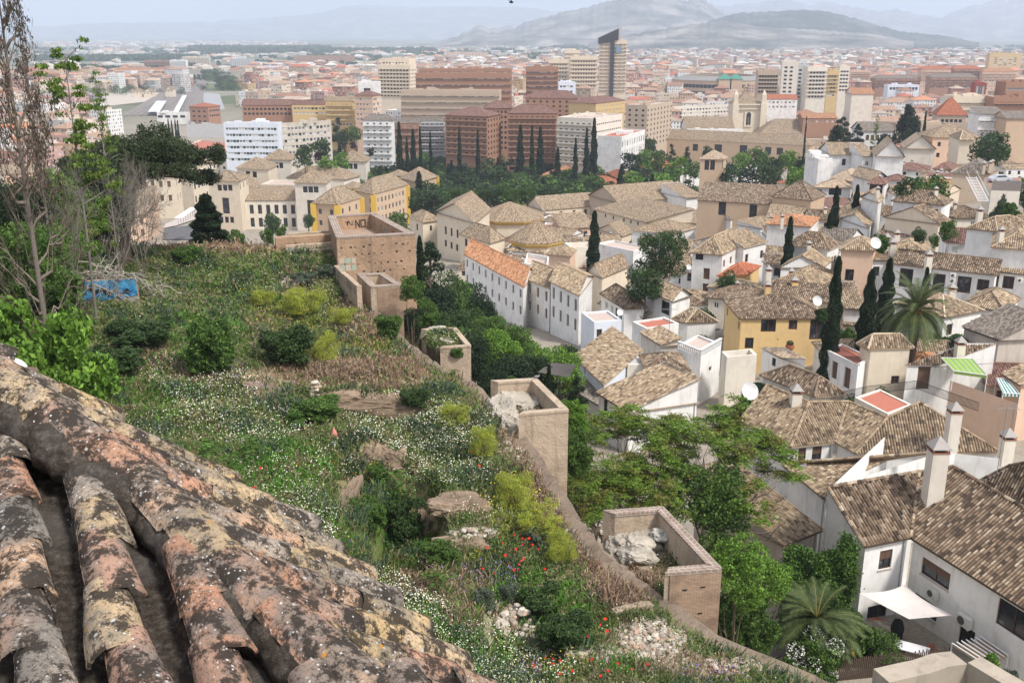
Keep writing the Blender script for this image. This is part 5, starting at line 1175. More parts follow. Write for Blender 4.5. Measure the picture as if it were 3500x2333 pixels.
def subdiv(V,F):
 V=list(map(tuple,V));c={};out=[]
 def mid(a,b):
  k=(min(a,b),max(a,b))
  if k not in c:p=(np.array(V[a])+np.array(V[b]))/2;p/=np.linalg.norm(p);V.append(tuple(p));c[k]=len(V)-1
  return c[k]
 for a,b,d in F:x,y,z=mid(a,b),mid(b,d),mid(d,a);out+=[(a,x,z),(b,y,x),(d,z,y),(x,y,z)]
 return np.array(V),np.array(out)
SV2,SF2=subdiv(SV,SF);SV3,SF3=subdiv(SV2,SF2);SV3,SF3=subdiv(*subdiv(SV3,SF3))
def stones(m,C,size,rng,cols,flat=.6,mat=0):
 """many small stones at points C"""
 C=np.asarray(C,float);n=len(C)
 if n==0:return
 sc=rng.uniform(.55,1.3,(n,3))*np.asarray(size).reshape(-1,1)*[1,1,flat]
 a=rng.uniform(0,6.28,n);V=SV[None]*sc[:,None]*(1+rng.uniform(-.22,.22,(n,12,1)))
 x=V[...,0]*np.cos(a)[:,None]-V[...,1]*np.sin(a)[:,None];y=V[...,0]*np.sin(a)[:,None]+V[...,1]*np.cos(a)[:,None]
 V=np.stack([x,y,V[...,2]],-1)+C[:,None]
 F=SF[None]+(np.arange(n)*12)[:,None,None]
 cc=np.asarray(cols)[rng.integers(0,len(cols),n)]*rng.uniform(.8,1.15,(n,1))
 m.add(V.reshape(-1,3),F.reshape(-1,3),mat,None,np.repeat(cc,12,0))
def boulder(m,c,sx,sy,sz,seed,col,rough=.22):
 V=SV3 .copy();s=0
 for o in range(7):
  k=1.3*1.9**o;s=s+(.68**o)*np.sin(V[:,0]*k+seed*1.3+np.sin(V[:,1]*k))*np.sin(V[:,2]*k+seed+np.cos(V[:,0]*k))*np.sin(V[:,1]*k+2.1*seed)
 V=V*(1+rough*s[:,None]*1.6);V=np.sign(V)*np.abs(V)**.8
 V=V*[sx,sy,sz]+np.array(c)
 m.add(V,SF3,0,None,np.array(col)*(1+.25*s[:,None]))
STC=[(.45,.4,.33),(.36,.3,.24),(.5,.44,.36),(.3,.25,.2),(.42,.3,.22)]
def rubble(label,cx,cy,rx,ry,n,size,seed,h=.0,cat='ruin',name='ruined_wall',heap=0):
 rng=np.random.default_rng(seed);c0=hit('P',cx,cy,h,T);m=MB();pts=[]
 a=rng.uniform(0,6.28,n);r=np.sqrt(rng.random(n));r=r*(1+.3*np.sin(3*a+seed))
 pts=vhit(cx+rx*r*np.cos(a),cy+ry*r*np.sin(a));pts[:,2]+=rng.uniform(-.05,.03,n)+heap*np.clip(1-r,0,1)*rng.random(n);pts-=np.array(c0)
 stones(m,pts,rng.uniform(.5,1.4,n)*size,rng,STC)
 return tag(m.build(name,ROCKM,loc=c0),label,cat)
rubble('broken masonry wall of pinkish stones above the purple flowers',1190,1430,70,55,330,.17,3,0,heap=.8)
rubble('small square stump of pale stones beside a poppy clump',1080,1236,62,24,190,.16,4,0,heap=.5)
rubble('little pillar of stacked stones at the edge of the first earth bank',726,905,11,26,60,.2,5,0,heap=1.2)
rubble('white gravel slab with rusty lines near the poppies in front',1330,1500,110,22,260,.09,6,0,heap=.1)
rubble('pale rock pavement in front of the nearest brick tower',1500,1470,85,45,420,.13,7,0,heap=.15)
rubble('grey stones on the brown wall walk beside the plain tower',1220,1010,40,60,260,.14,8,0,heap=.1)
rubble('scattered stones on the lower wall walk',1330,1220,55,70,240,.12,9,0,heap=.1)
rubble('stony edge at the bottom right of the hill',1720,1535,90,28,240,.14,10,0,heap=.2)
def rocks(label,lst,z0,seed,col=(.45,.4,.33),name='rock',cat='rock',z=None):
 for i,(c,x,y,sx,sy,sz,dz)in enumerate(lst):
  m=MB();p=hit(c,x,y,z0,T)if z is None else onz(c,x,y,z)
  boulder(m,[0,0,dz],sx,sy,sz,seed+i,np.array(col)*.78)
  tag(m.build(name,ROCKM,loc=p),label,cat,label if len(lst)>1 else None)
rocks('lump of pale rock core inside the plain beige tower',[('C2',200,580,1.5,2.2,.7,-.2),('C2',330,590,1.0,1.6,.6,-.2),('C2',60,650,.9,1.8,.8,-.2),('C2',110,780,.6,1.2,.8,-.4)],.2,2,z=-21.7)
rocks('pale rock core inside the nearest brick tower',[('D2',1250,300,1.0,1.1,.55,-.1),('D2',1130,330,.8,.8,.5,-.2),('D2',1340,180,.7,.9,.4,0),('D2',1260,430,.8,.6,.4,-.1)],.3,21,z=-22.25)
rocks('flat grey boulder lying inside the nearest brick tower',[('D2',1450,240,.42,.34,.2,0)],.9,33,(.48,.46,.4),'boulder',z=-21.7)
rocks('ridge of weathered mortar falling from the nearest brick tower',[('D2',1500,800,.35,.5,.35,-.1),('D2',1590,850,.35,.45,.35,-.1),('D2',1690,960,.5,.5,.45,-.1),('D2',1740,1060,.35,.5,.4,-.2),('D2',1840,1150,.4,.4,.35,-.2)],.3,40,(.36,.33,.28))
rocks('grey rock core inside the low tower stump',[('B1',1650,1540,.9,1.1,.4,0),('C1',1760,50,.6,.8,.35,0)],.2,60,z=-22.4)
rocks('pale pinkish boulder half sunk in the weeds below the brick tower',[('B1',400,1110,1.1,.8,.5,0),('B1',340,1070,.6,.5,.4,0)],0,70,(.4,.33,.28),'boulder')
rocks('rough mortar stump leaning on the brick tower',[('B1',1175,1270,.5,.5,.6,0),('B1',1220,1320,.5,.4,.5,0)],.2,80,(.36,.33,.3))
def lowwall(label,crop,p,q,h,th=.45,deep=2,mat=None,paint=None,seed=1,name='low_wall',zt=None):
 a=hit(crop,*p,h,HILL);b=hit(crop,*q,h,HILL)
 if zt is not None:a=onz(crop,*p,zt);b=onz(crop,*q,zt)
 d=(b-a);L=d.xy.length;root=thing(name,label,'wall',a);off=-a;u=Vector((d.x,d.y,0)).normalized();inn=Vector((-u.y,u.x,0))*th
 m=MB();g=max(2,int(L/.8));rng=random.Random(seed)
 top=[a+(b-a)*(i/g)+Vector((0,0,rng.uniform(-.06,.05)))for i in range(g+1)]
 for i in range(g):
  s,t=top[i],top[i+1];z0=min(a.z,b.z)-deep
  m.poly([V3(s,z0),V3(t,z0),t,s]);m.poly([s,t,t+inn,s+inn]);m.poly([V3(t+inn,z0),V3(s+inn,z0),s+inn,t+inn])
 for e in(top[0],top[-1]):m.poly([V3(e,z0),V3(e+inn,z0),e+inn,e])
 m.build('wall',mat or MUD,root,loc=off)
 if paint:scribbles(root,off,a,b,min(a.z,b.z)-paint[0],paint[1],seed,paint[2],paint[3])
 return root,a,b,off
lowwall('pink rendered low wall running left from the big rampart tower','B1',(240,690),(800,655),1.0,1.0,3,zt=-20.3)
lowwall('low wall with black graffiti in front of the pink rendered wall','B1',(330,755),(780,725),1.0,.5,3,MUD2,(.8,.5,PK,9),4,zt=-20.9)
lowwall('dark rubble wall stub below the graffiti wall','B1',(545,800),(770,785),.6,.6,3,plaster('rubble_render',(.3,.24,.19),(.1,.08,.07),.9),None,5,zt=-21.4)
lowwall('low wall with blue graffiti stepping down to the brick tower','B1',(760,935),(965,1120),1.0,.45,3,MUD2,(.9,.6,[PK[1],plain('paint_sky',(.12,.35,.6)),PK[0]],7),6,zt=-21.4)
lowwall('graffiti wall behind the hill crest beside a tiled shed','B1',(350,650),(720,625),1.0,.5,3,MUD2,(.7,.45,[PK[0],PK[1]],8),7,zt=-20.6)
lowwall('stone wall foot crossing the pale rock pavement','D2',(1060,935),(1400,860),.35,.35,1,MUD2,None,8)
def mural():
 a=hit('B0',540,1085,2.1,HILL);b=onz('B0',1215,1045,a.z+.35);z1=a.z
 root=thing('mural_wall','blue and grey mural wall with painted clouds and a black hand under dead branches','wall',a);off=-a
 d=(b-a);d.z=0;L=d.length;u=d.normalized();n=Vector((u.y,-u.x,0));m=MB();zb=z1-4
 A,B=V3(a),V3(b,z1+.35)
 m.poly([V3(a,zb),V3(b,zb),B,A],0);m.poly([A,B,B-n*.3,A-n*.3],1);m.poly([V3(b,zb),V3(b,zb)-n*.3,B-n*.3,B],2);m.poly([V3(a,zb)-n*.3,V3(a,zb),A,A-n*.3],1);m.poly([V3(b,zb)-n*.3,V3(a,zb)-n*.3,A-n*.3,B-n*.3],1)
 blue=nmat('mural_blue',.7,.2);f=noise_(blue[1],geopos(blue[1]),1.6,4)
 blue[1].links.new(ramp(blue[1],f,[(.35,(.03,.16,.36)),(.5,(.07,.32,.58)),(.7,(.16,.44,.66))]),blue[2].inputs['Base Color'])
 m.build('wall',[plaster('mural_grey',(.42,.41,.36)),MUD2,plaster('mural_edge',(.4,.25,.17))],root,loc=off)
 q=MB();pt=lambda s,z,k=.012:V3(a,0)+u*(L*s)+n*k+Vector((0,0,z))
 top=lambda s:z1+.35*s-.05
 xs=np.linspace(.02,.995,40);lo=[z1-1.55+.12*abs(math.sin(s*24))+.7*max(0,s-.62)*1.6+(.25 if s<.25 else 0)for s in xs]
 for i in range(39):q.poly([pt(xs[i],lo[i]),pt(xs[i+1],lo[i+1]),pt(xs[i+1],top(xs[i+1])),pt(xs[i],top(xs[i]))])
 q.build('blue_paint',blue[0],root,loc=off)
 k=MB()
 for i in range(39):stroke(k,pt(xs[i],lo[i],.014),u,1,[(0,0),((xs[i+1]-xs[i])*L,lo[i+1]-lo[i])],.06)
 P=pt(.70,z1-1.1,.02);stroke(k,P,u,1,[(0,-.25),(.45,.1),(.8,.32),(1.0,.55)],.16);stroke(k,P,u,1,[(.8,.32),(1.15,.5)],.08);stroke(k,P,u,1,[(.8,.3),(1.2,.36)],.08);stroke(k,P,u,1,[(.75,.25),(1.1,.2)],.08)
 P=pt(.36,z1-1.0,.02);stroke(k,P,u,1,[(0,.5),(.5,.2),(1.1,.45),(1.5,0)],.3)
 P=pt(.8,z1-2.6,.02)
 for q_ in([(0,.3),(.5,.0),(1.1,.3),(.6,.6),(0,.3)],[(.5,0),(.5,-.7),(1.1,-.5),(1.1,.3)],[(0,.3),(0,.1),(.5,-.5)]):stroke(k,P,u,.95,q_,.06)
 for i in range(5):
  for j in range(2):stroke(k,P+u*(.6+i*.1)+Vector((0,0,-.5+j*.25)),u,1,[(0,0),(0,.12)],.05)
 k.build('black_outline',PK[0],root,loc=off)
mural()
def banks():
 for i,(x,y,sx,sy,sz,lb)in enumerate([(845,925,4.2,.6,.8,'bare clay bank under the brown grass'),(770,905,2.0,.6,.7,'left end of the bare clay bank'),(605,890,2.2,1.0,.8,'cracked earth bank left of the stone pillar'),(862,1050,1.9,.8,.9,'dark clay face below the daisies'),(800,1150,.5,2.4,.8,'pale clay edge at the left of the pit'),(900,1040,.8,.6,.8,'clay shoulder right of the dark clay face'),(975,1180,.5,2.2,.8,'stony clay edge at the right of the pit'),(1050,1150,1.6,.8,.45,'trodden earth hump right of the pit'),(1060,1245,1.3,.5,.4,'pale rock lump under the stone stump')]):
  p=hit('P',x,y,0,T);m=MB();boulder(m,[0,0,-sz*.62],sx*.9,sy,sz,90+i,(.21,.155,.11),.24);tag(m.build('earth_bank',ROCKM,loc=p),lb,'earth bank',kind='structure')
banks()
def oldtile_mat():
 m,nt,b=nmat('lichened_clay',.92,.12);p=geopos(nt)
 a=N(nt,'ShaderNodeVertexColor',layer_name='Col')
 c=mix(nt,1,a.outputs[0],mix(nt,noise_(nt,p,14,5,.7),(.6,.6,.6),(1.35,1.3,1.25)),'MULTIPLY')
 def vor(scale,lo,hi,rnd=1,warp=.03):
  nz=N(nt,'ShaderNodeTexNoise',_Scale=26.0,_Detail=3.0);nt.links.new(p,nz.inputs['Vector'])
  ad=N(nt,'ShaderNodeVectorMath',operation='MULTIPLY_ADD');nt.links.new(nz.outputs['Color'],ad.inputs[0]);ad.inputs[1].default_value=(warp,)*3;nt.links.new(p,ad.inputs[2])
  v=N(nt,'ShaderNodeTexVoronoi',_Scale=scale,_Randomness=rnd);nt.links.new(ad.outputs[0],v.inputs['Vector'])
  s=N(nt,'ShaderNodeSeparateColor');nt.links.new(v.outputs['Color'],s.inputs[0])
  return ramp(nt,v.outputs['Distance'],[(lo,1),(hi,0)]),s.outputs
 k=ramp(nt,noise_(nt,p,3.2,6,.65),[(.46,0),(.56,1)]);c=mix(nt,math_(nt,'MULTIPLY',k,.75),c,(.17,.155,.135))
 k=ramp(nt,noise_(nt,p,8.5,9,.8),[(.475,0),(.53,1)]);c=mix(nt,math_(nt,'MULTIPLY',k,.93),c,(.03,.025,.021))
 k=ramp(nt,noise_(nt,p,48,6,.8),[(.53,0),(.6,1)]);c=mix(nt,math_(nt,'MULTIPLY',k,.8),c,(.05,.042,.035))
 d,s=vor(19,.12,.2);g=ramp(nt,noise_(nt,p,4.2,4),[(.44,0),(.56,1)]);k=math_(nt,'MULTIPLY',math_(nt,'MULTIPLY',d,math_(nt,'GREATER_THAN',s[0],.6)),g);c=mix(nt,k,c,(.42,.43,.42))
 d,s=vor(52,.2,.3,1,.01);g=ramp(nt,noise_(nt,p,5.3,4),[(.4,0),(.56,1)]);k=math_(nt,'MULTIPLY',math_(nt,'MULTIPLY',d,math_(nt,'GREATER_THAN',s[1],.72)),g);c=mix(nt,k,c,(.5,.5,.48))
 d,s=vor(13,.1,.17);k=math_(nt,'MULTIPLY',d,math_(nt,'GREATER_THAN',s[2],.9));c=mix(nt,k,c,(.45,.2,.03))
 nt.links.new(c,b.inputs['Base Color'])
 h=math_(nt,'ADD',noise_(nt,p,30,6,.7),math_(nt,'MULTIPLY',noise_(nt,p,110,3,.6),.4));bump(nt,b,h,.9,.012)
 return m
OLDT=oldtile_mat()
def mortar_mat():
 m,nt,b=nmat('old_mortar',.97,.05);p=geopos(nt)
 c=ramp(nt,noise_(nt,p,22,8,.8),[(.35,(.03,.025,.02)),(.5,(.07,.057,.047)),(.62,(.14,.12,.1)),(.74,(.3,.27,.24))])
 c=mix(nt,ramp(nt,noise_(nt,p,2.3,5),[(.45,0),(.6,1)]),c,mix(nt,.4,c,(.17,.155,.14)))
 nt.links.new(c,b.inputs['Base Color']);bump(nt,b,noise_(nt,p,60,6,.75),1.0,.02);return m
MORT=mortar_mat()
CLAY=[(.42,.24,.16),(.46,.31,.21),(.46,.35,.22),(.4,.27,.2),(.33,.28,.23),(.52,.38,.2),(.36,.23,.17),(.29,.26,.23)]
def one_tile(m,P,d,n,L,r0,r1,rng,up=1,th=.014,col=None,arch=.95):
 """tapered clay tile: P upper end centre, d down the slope, n outward; r0 upper, r1 lower radius"""
 d=d/np.linalg.norm(d);n=n-d*(n@d);n/=np.linalg.norm(n);s=np.cross(d,n)
 na,nl=12,7;th_=np.linspace(-math.pi/2*arch,math.pi/2*arch,na+1);tl=np.linspace(0,1,nl)
 wob=rng.normal(0,.0016,(nl,na+1));wob=(wob+np.roll(wob,1,0)+np.roll(wob,1,1))/2
 rr=(r0+(r1-r0)*tl)[:,None]+wob+.004*np.sin(tl*5+rng.uniform(0,6))[:,None]
 ragged=rng.normal(0,.004,na+1)
 def surf(off):
  R_=rr+off;ll=tl[:,None]*L+(np.arange(nl)==nl-1)[:,None]*ragged[None]
  return P+ll[...,None]*d+(R_*np.sin(th_)[None])[...,None]*s+(up*R_*np.cos(th_)[None]*.92)[...,None]*n
 A,B=surf(0),surf(-th);I=np.arange(nl*(na+1)).reshape(nl,na+1);f=lambda I:np.stack([I[:-1,:-1],I[:-1,1:],I[1:,1:],I[1:,:-1]],-1).reshape(-1,4)
 k=nl*(na+1);rim=np.stack([I[-1,:-1],I[-1,1:],I[-1,1:]+k,I[-1,:-1]+k],-1)
 e1=np.stack([I[:-1,0],I[1:,0],I[1:,0]+k,I[:-1,0]+k],-1);e2=np.stack([I[:-1,-1],I[1:,-1],I[1:,-1]+k,I[:-1,-1]+k],-1)
 col=CLAY[rng.integers(len(CLAY))]if col is None else col
 m.add(np.concatenate([A.reshape(-1,3),B.reshape(-1,3)]),np.concatenate([f(I),f(I)+k,rim,e1,e2]),0,None,np.array(col)*rng.uniform(.85,1.1))
def near_roof():
 rng=np.random.default_rng(21);ry=lambda x,y:np.array(ray('P',x,y))
 a,q=R(60),R(36)
 dB=np.array([math.sin(a)*math.cos(q),math.cos(a)*math.cos(q),-math.sin(q)]);eB=np.array([-math.cos(a),math.sin(a),0]);nB=np.cross(dB,eB);nB*=np.sign(nB[2])
 P1=ry(1020,1560);P1=P1/np.linalg.norm(P1)*4.9
 onB=lambda x,y:ry(x,y)*(nB@P1)/(nB@ry(x,y))
 H1,H2=onB(290,1110),onB(640,1450);h=(H2-H1)/np.linalg.norm(H2-H1)
 a2=R(151);q2=None
 g=np.array([math.sin(a2),math.cos(a2)]);e2=np.array([-math.cos(a2),math.sin(a2),0]);nA=np.cross(h,e2);nA*=np.sign(nA[2]);nA/=np.linalg.norm(nA)
 dA=np.array([nA[0]*nA[2],nA[1]*nA[2],-(nA[0]**2+nA[1]**2)]);dA/=np.linalg.norm(dA);eA=np.cross(nA,dA)
 onA=lambda x,y:ry(x,y)*(nA@H1)/(nA@ry(x,y))
 base=Vector((-2.2,3.6,-6));root=thing('tiled_roof','old lichen covered clay tile roof with hip and mortar, close below the viewpoint','roof',base);off=-base
 T_=MB();Mo=MB()
 st=lambda X:((X-P1)@eB,(X-P1)@dB)
 hs,ht=zip(*[st(onB(x,y))for x,y in((-200,740),(-60,850),(60,950),(150,1010),(290,1110),(400,1218),(520,1336),(640,1450),(760,1556),(900,1680),(1010,1790))])
 es,et=zip(*[st(onB(x,y))for x,y in((590,1168),(660,1222),(720,1275),(790,1342),(862,1418),(935,1487),(1022,1562),(1120,1650),(1200,1720))])
 vs,vt=zip(*[st(onB(x,y))for x,y in((-120,800),(0,868),(120,930),(330,1045),(480,1120),(590,1165))])
 o=np.argsort(hs);hs,ht=np.array(hs)[o],np.array(ht)[o];o=np.argsort(es);es,et=np.array(es)[o],np.array(et)[o];o=np.argsort(vs);vs,vt=np.array(vs)[o],np.array(vt)[o]
 sp=.27;smax=es[-1]
 for i in range(-2,14):
  s=i*sp*.95+.05
  t0=np.interp(s,hs,ht);t1=np.interp(s,es,et)if s<=smax else np.interp(s,vs,vt)
  if s>smax and t1-t0<.1:continue
  n=max(1,int(round((t1-t0)/.33)));L=(t1-t0)/n
  t1+=rng.uniform(-.05,.05)
  for k in range(n,0,-1):
   P=P1+eB*(s+rng.normal(0,.008))+dB*(t0+(k-1)*L)+nB*.075
   tw=eB*rng.normal(0,.03)+nB*rng.normal(-.075,.015)
   one_tile(T_,P,dB-tw*-1,nB,L+.1,.082,.118,rng,1,.018)
  for k in range(n,0,-1):
   P=P1+eB*(s+sp*.47)+dB*(t0+(k-1)*L)+nB*.02
   one_tile(T_,P,dB+nB*-.03,nB,L+.08,.09,.1,rng,-1)
 stA=lambda X:((X-H1)@eA,(X-H1)@dA)
 pa=sorted([stA(onA(x,y))for x,y in((-300,700),(-100,850),(60,985),(150,1060),(290,1165),(400,1270),(520,1390),(640,1500),(760,1610))]);ps,pt=np.array([p[0]for p in pa]),np.array([p[1]for p in pa])
 for i in range(int(ps[0]/.3)-1,int(ps[-1]/.3)+2):
  s=i*.3+.11
  t0=float(np.interp(s,ps,pt))+.02;n=9
  for k in range(n,0,-1):
   P=H1+eA*(s+rng.normal(0,.012))+dA*(t0+(k-1)*.31)+nA*.07
   one_tile(T_,P,dA+eA*rng.normal(0,.03)+nA*-.05,nA,.40,.085,.118,rng)
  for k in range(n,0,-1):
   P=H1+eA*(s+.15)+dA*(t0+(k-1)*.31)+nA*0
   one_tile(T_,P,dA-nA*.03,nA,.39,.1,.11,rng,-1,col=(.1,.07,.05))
 c=[P1+eB*s+dB*t-nB*.05 for s,t in((smax,et[-1]),(es[0],et[0]),(hs[0],ht[0]),(vs[-1],vt[0]))]
 Mo.poly(c);
 c=[H1+eA*s+dA*t-nA*.06 for s,t in((ps[0]-.3,pt[0]),(ps[-1]+.3,pt[-1]),(ps[-1]+.3,3.2),(ps[0]-.3,3.2))];Mo.poly(c)
 hp=[onB(x,y)for x,y in((-200,745),(-60,855),(60,950),(170,1034),(290,1118),(400,1222),(520,1340),(640,1450),(760,1556),(900,1680),(1010,1790))]
 hp=np.array(hp);cum=np.concatenate([[0],np.cumsum(np.linalg.norm(np.diff(hp,axis=0),axis=1))]);at=lambda t:np.array([np.interp(t,cum,hp[:,i])for i in range(3)])
 nh=nA+nB;nh/=np.linalg.norm(nh);tot=cum[-1]
 tt=np.linspace(0,tot,60);mp=np.array([at(t)for t in tt])+nh*.0;Mo.tube(mp+rng.normal(0,.012,mp.shape),.12+rng.normal(0,.01,60),10)
 mp2=np.array([at(t)for t in tt])+dA*.16+nA*-.0;Mo.tube(mp2+rng.normal(0,.012,mp2 .shape),.10+rng.normal(0,.012,60),10)
 k=int(tot/.34)
 for i in range(k,-1,-1):
  P=at(i*.34);d=at(min(tot,i*.34+.34))-P
  if np.linalg.norm(d)<.1:continue
  one_tile(T_,P+nh*.07,d/np.linalg.norm(d)-nh*.06,nh,.44,.10,.135,rng,1,.018,CLAY[i%4])
 vp=np.array([onB(x,y)for x,y in((-120,806),(0,874),(120,938),(330,1052),(480,1124),(588,1172))]);cum=np.concatenate([[0],np.cumsum(np.linalg.norm(np.diff(vp,axis=0),axis=1))]);atv=lambda t:np.array([np.interp(t,cum,vp[:,i])for i in range(3)])
 tot=cum[-1];tt=np.linspace(0,tot,50);q=np.array([atv(t)for t in tt])
 Mo.tube(q-nB*.2+rng.normal(0,.012,q.shape),.13,10)
 for i in range(int(tot/.32),-1,-1):
  P=atv(i*.32);d=atv(min(tot,i*.32+.32))-P
  if np.linalg.norm(d)>.1:one_tile(T_,P-nB*.1,d/np.linalg.norm(d)-nB*.05,nB,.42,.085,.115,rng,1,.016,(.3,.25,.2))
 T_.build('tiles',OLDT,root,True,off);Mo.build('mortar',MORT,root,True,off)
 w=MB();E=[P1+eB*es[-1]+dB*et[-1],P1+eB*es[0]+dB*et[0]];inn=np.array([-.35,-.2,-.25])
 pts=[E[0]+inn,E[1]+inn,H1+eA*ps[-1]+dA*3.0,H1+eA*(ps[0]-.3)+dA*3.0]
 for i in range(4):
  p,r_=pts[i],pts[(i+1)%4];w.poly([(p[0],p[1],-23),(r_[0],r_[1],-23),(r_[0],r_[1],r_[2]-.1),(p[0],p[1],p[2]-.1)])
 w.build('wall',wallm('dirty'),root,loc=off)
near_roof()
LEAF=vcolmat('foliage',.6,.25,.22,.35,1.5)
BARK=vcolmat('bark',.95,.05,0,.5,8)
PAL={'green':[(.065,.125,.022),(.045,.09,.018),(.09,.165,.03),(.11,.19,.035)],'dark':[(.022,.042,.016),(.03,.055,.02),(.018,.032,.014)],'mid':[(.045,.085,.022),(.035,.065,.02),(.065,.11,.03)],'bright':[(.13,.24,.03),(.09,.18,.025),(.17,.3,.04)],'olive':[(.09,.1,.045),(.06,.075,.03),(.12,.13,.06)],'yellow':[(.38,.4,.05),(.28,.34,.04),(.46,.45,.07),(.16,.23,.03)],'purple':[(.05,.018,.028),(.035,.012,.02)],'ail':[(.13,.22,.025),(.09,.17,.02),(.18,.25,.03),(.07,.12,.018),(.17,.14,.035)],'pine':[(.03,.05,.022),(.04,.065,.028),(.022,.038,.018)],'brownneedle':[(.12,.08,.06),(.08,.055,.042),(.06,.055,.035)],'ivy':[(.07,.14,.025),(.1,.19,.03),(.05,.1,.02)],'grey':[(.1,.13,.085),(.07,.1,.06),(.13,.16,.11)],'white':[(.75,.75,.68),(.65,.66,.58)]}
def leaves(m,C,size,rng,pal,aspect=.5,up=0.0,mat=0,lightvar=.3,D=None):
 C=np.asarray(C,float);n=len(C)
 if n==0:return
 a=rng.normal(size=(n,3))if D is None else D+rng.normal(size=(n,3))*.35;a[:,2]+=up;a/=np.linalg.norm(a,axis=1)[:,None]
 b=np.cross(a,rng.normal(size=(n,3)));b/=np.linalg.norm(b,axis=1)[:,None]+1e-9
 s=(np.asarray(size)*rng.uniform(.6,1.35,n))[:,None]*.5
 V=np.stack([C-a*s,C+b*s*aspect,C+a*s,C-b*s*aspect],1)
 P=np.array(PAL[pal]if isinstance(pal,str)else pal)
 f=(np.sin(C[:,0]*1.9+C[:,2]*2.3)+np.sin(C[:,1]*2.1-C[:,2]*1.4))*.25+.5+rng.normal(0,.28,n)
 c=P[np.clip((f*len(P)).astype(int),0,len(P)-1)]*rng.uniform(1-lightvar,1+lightvar,(n,1))
 m.add(V.reshape(-1,3),np.arange(4*n).reshape(n,4),mat,None,np.repeat(c,4,0))
def lobepts(lobes,n,rng,thick=.2,gap=.0):
 L=np.array(lobes,float);A=(L[:,3]*L[:,4]+L[:,3]*L[:,5]+L[:,4]*L[:,5]);k=rng.choice(len(L),n,p=A/A.sum())
 d=rng.normal(size=(n,3));d/=np.linalg.norm(d,axis=1)[:,None];r=1-np.abs(rng.normal(0,thick,n));r=np.clip(r,.1,1.08)
 P=L[k,:3]+d*L[k,3:]*r[:,None]
 if gap:P=P[np.sin(P[:,0]*3.1+P[:,2]*2.2)+np.sin(P[:,1]*2.7-P[:,2]*3.3)+rng.normal(0,.5,len(P))>-gap]
 return P
TM={}
def limb(m,a,b,r0,r1,rng,col,k=5,bend=.12,n=5):
 a,b=np.array(a,float),np.array(b,float);t=np.linspace(0,1,k)[:,None];L=np.linalg.norm(b-a)
 p=a+(b-a)*t+rng.normal(0,bend*L/k,(k,3))*(t>0)*(t<1);m.tube(p,np.linspace(r0,r1,k),n,0,col);return p
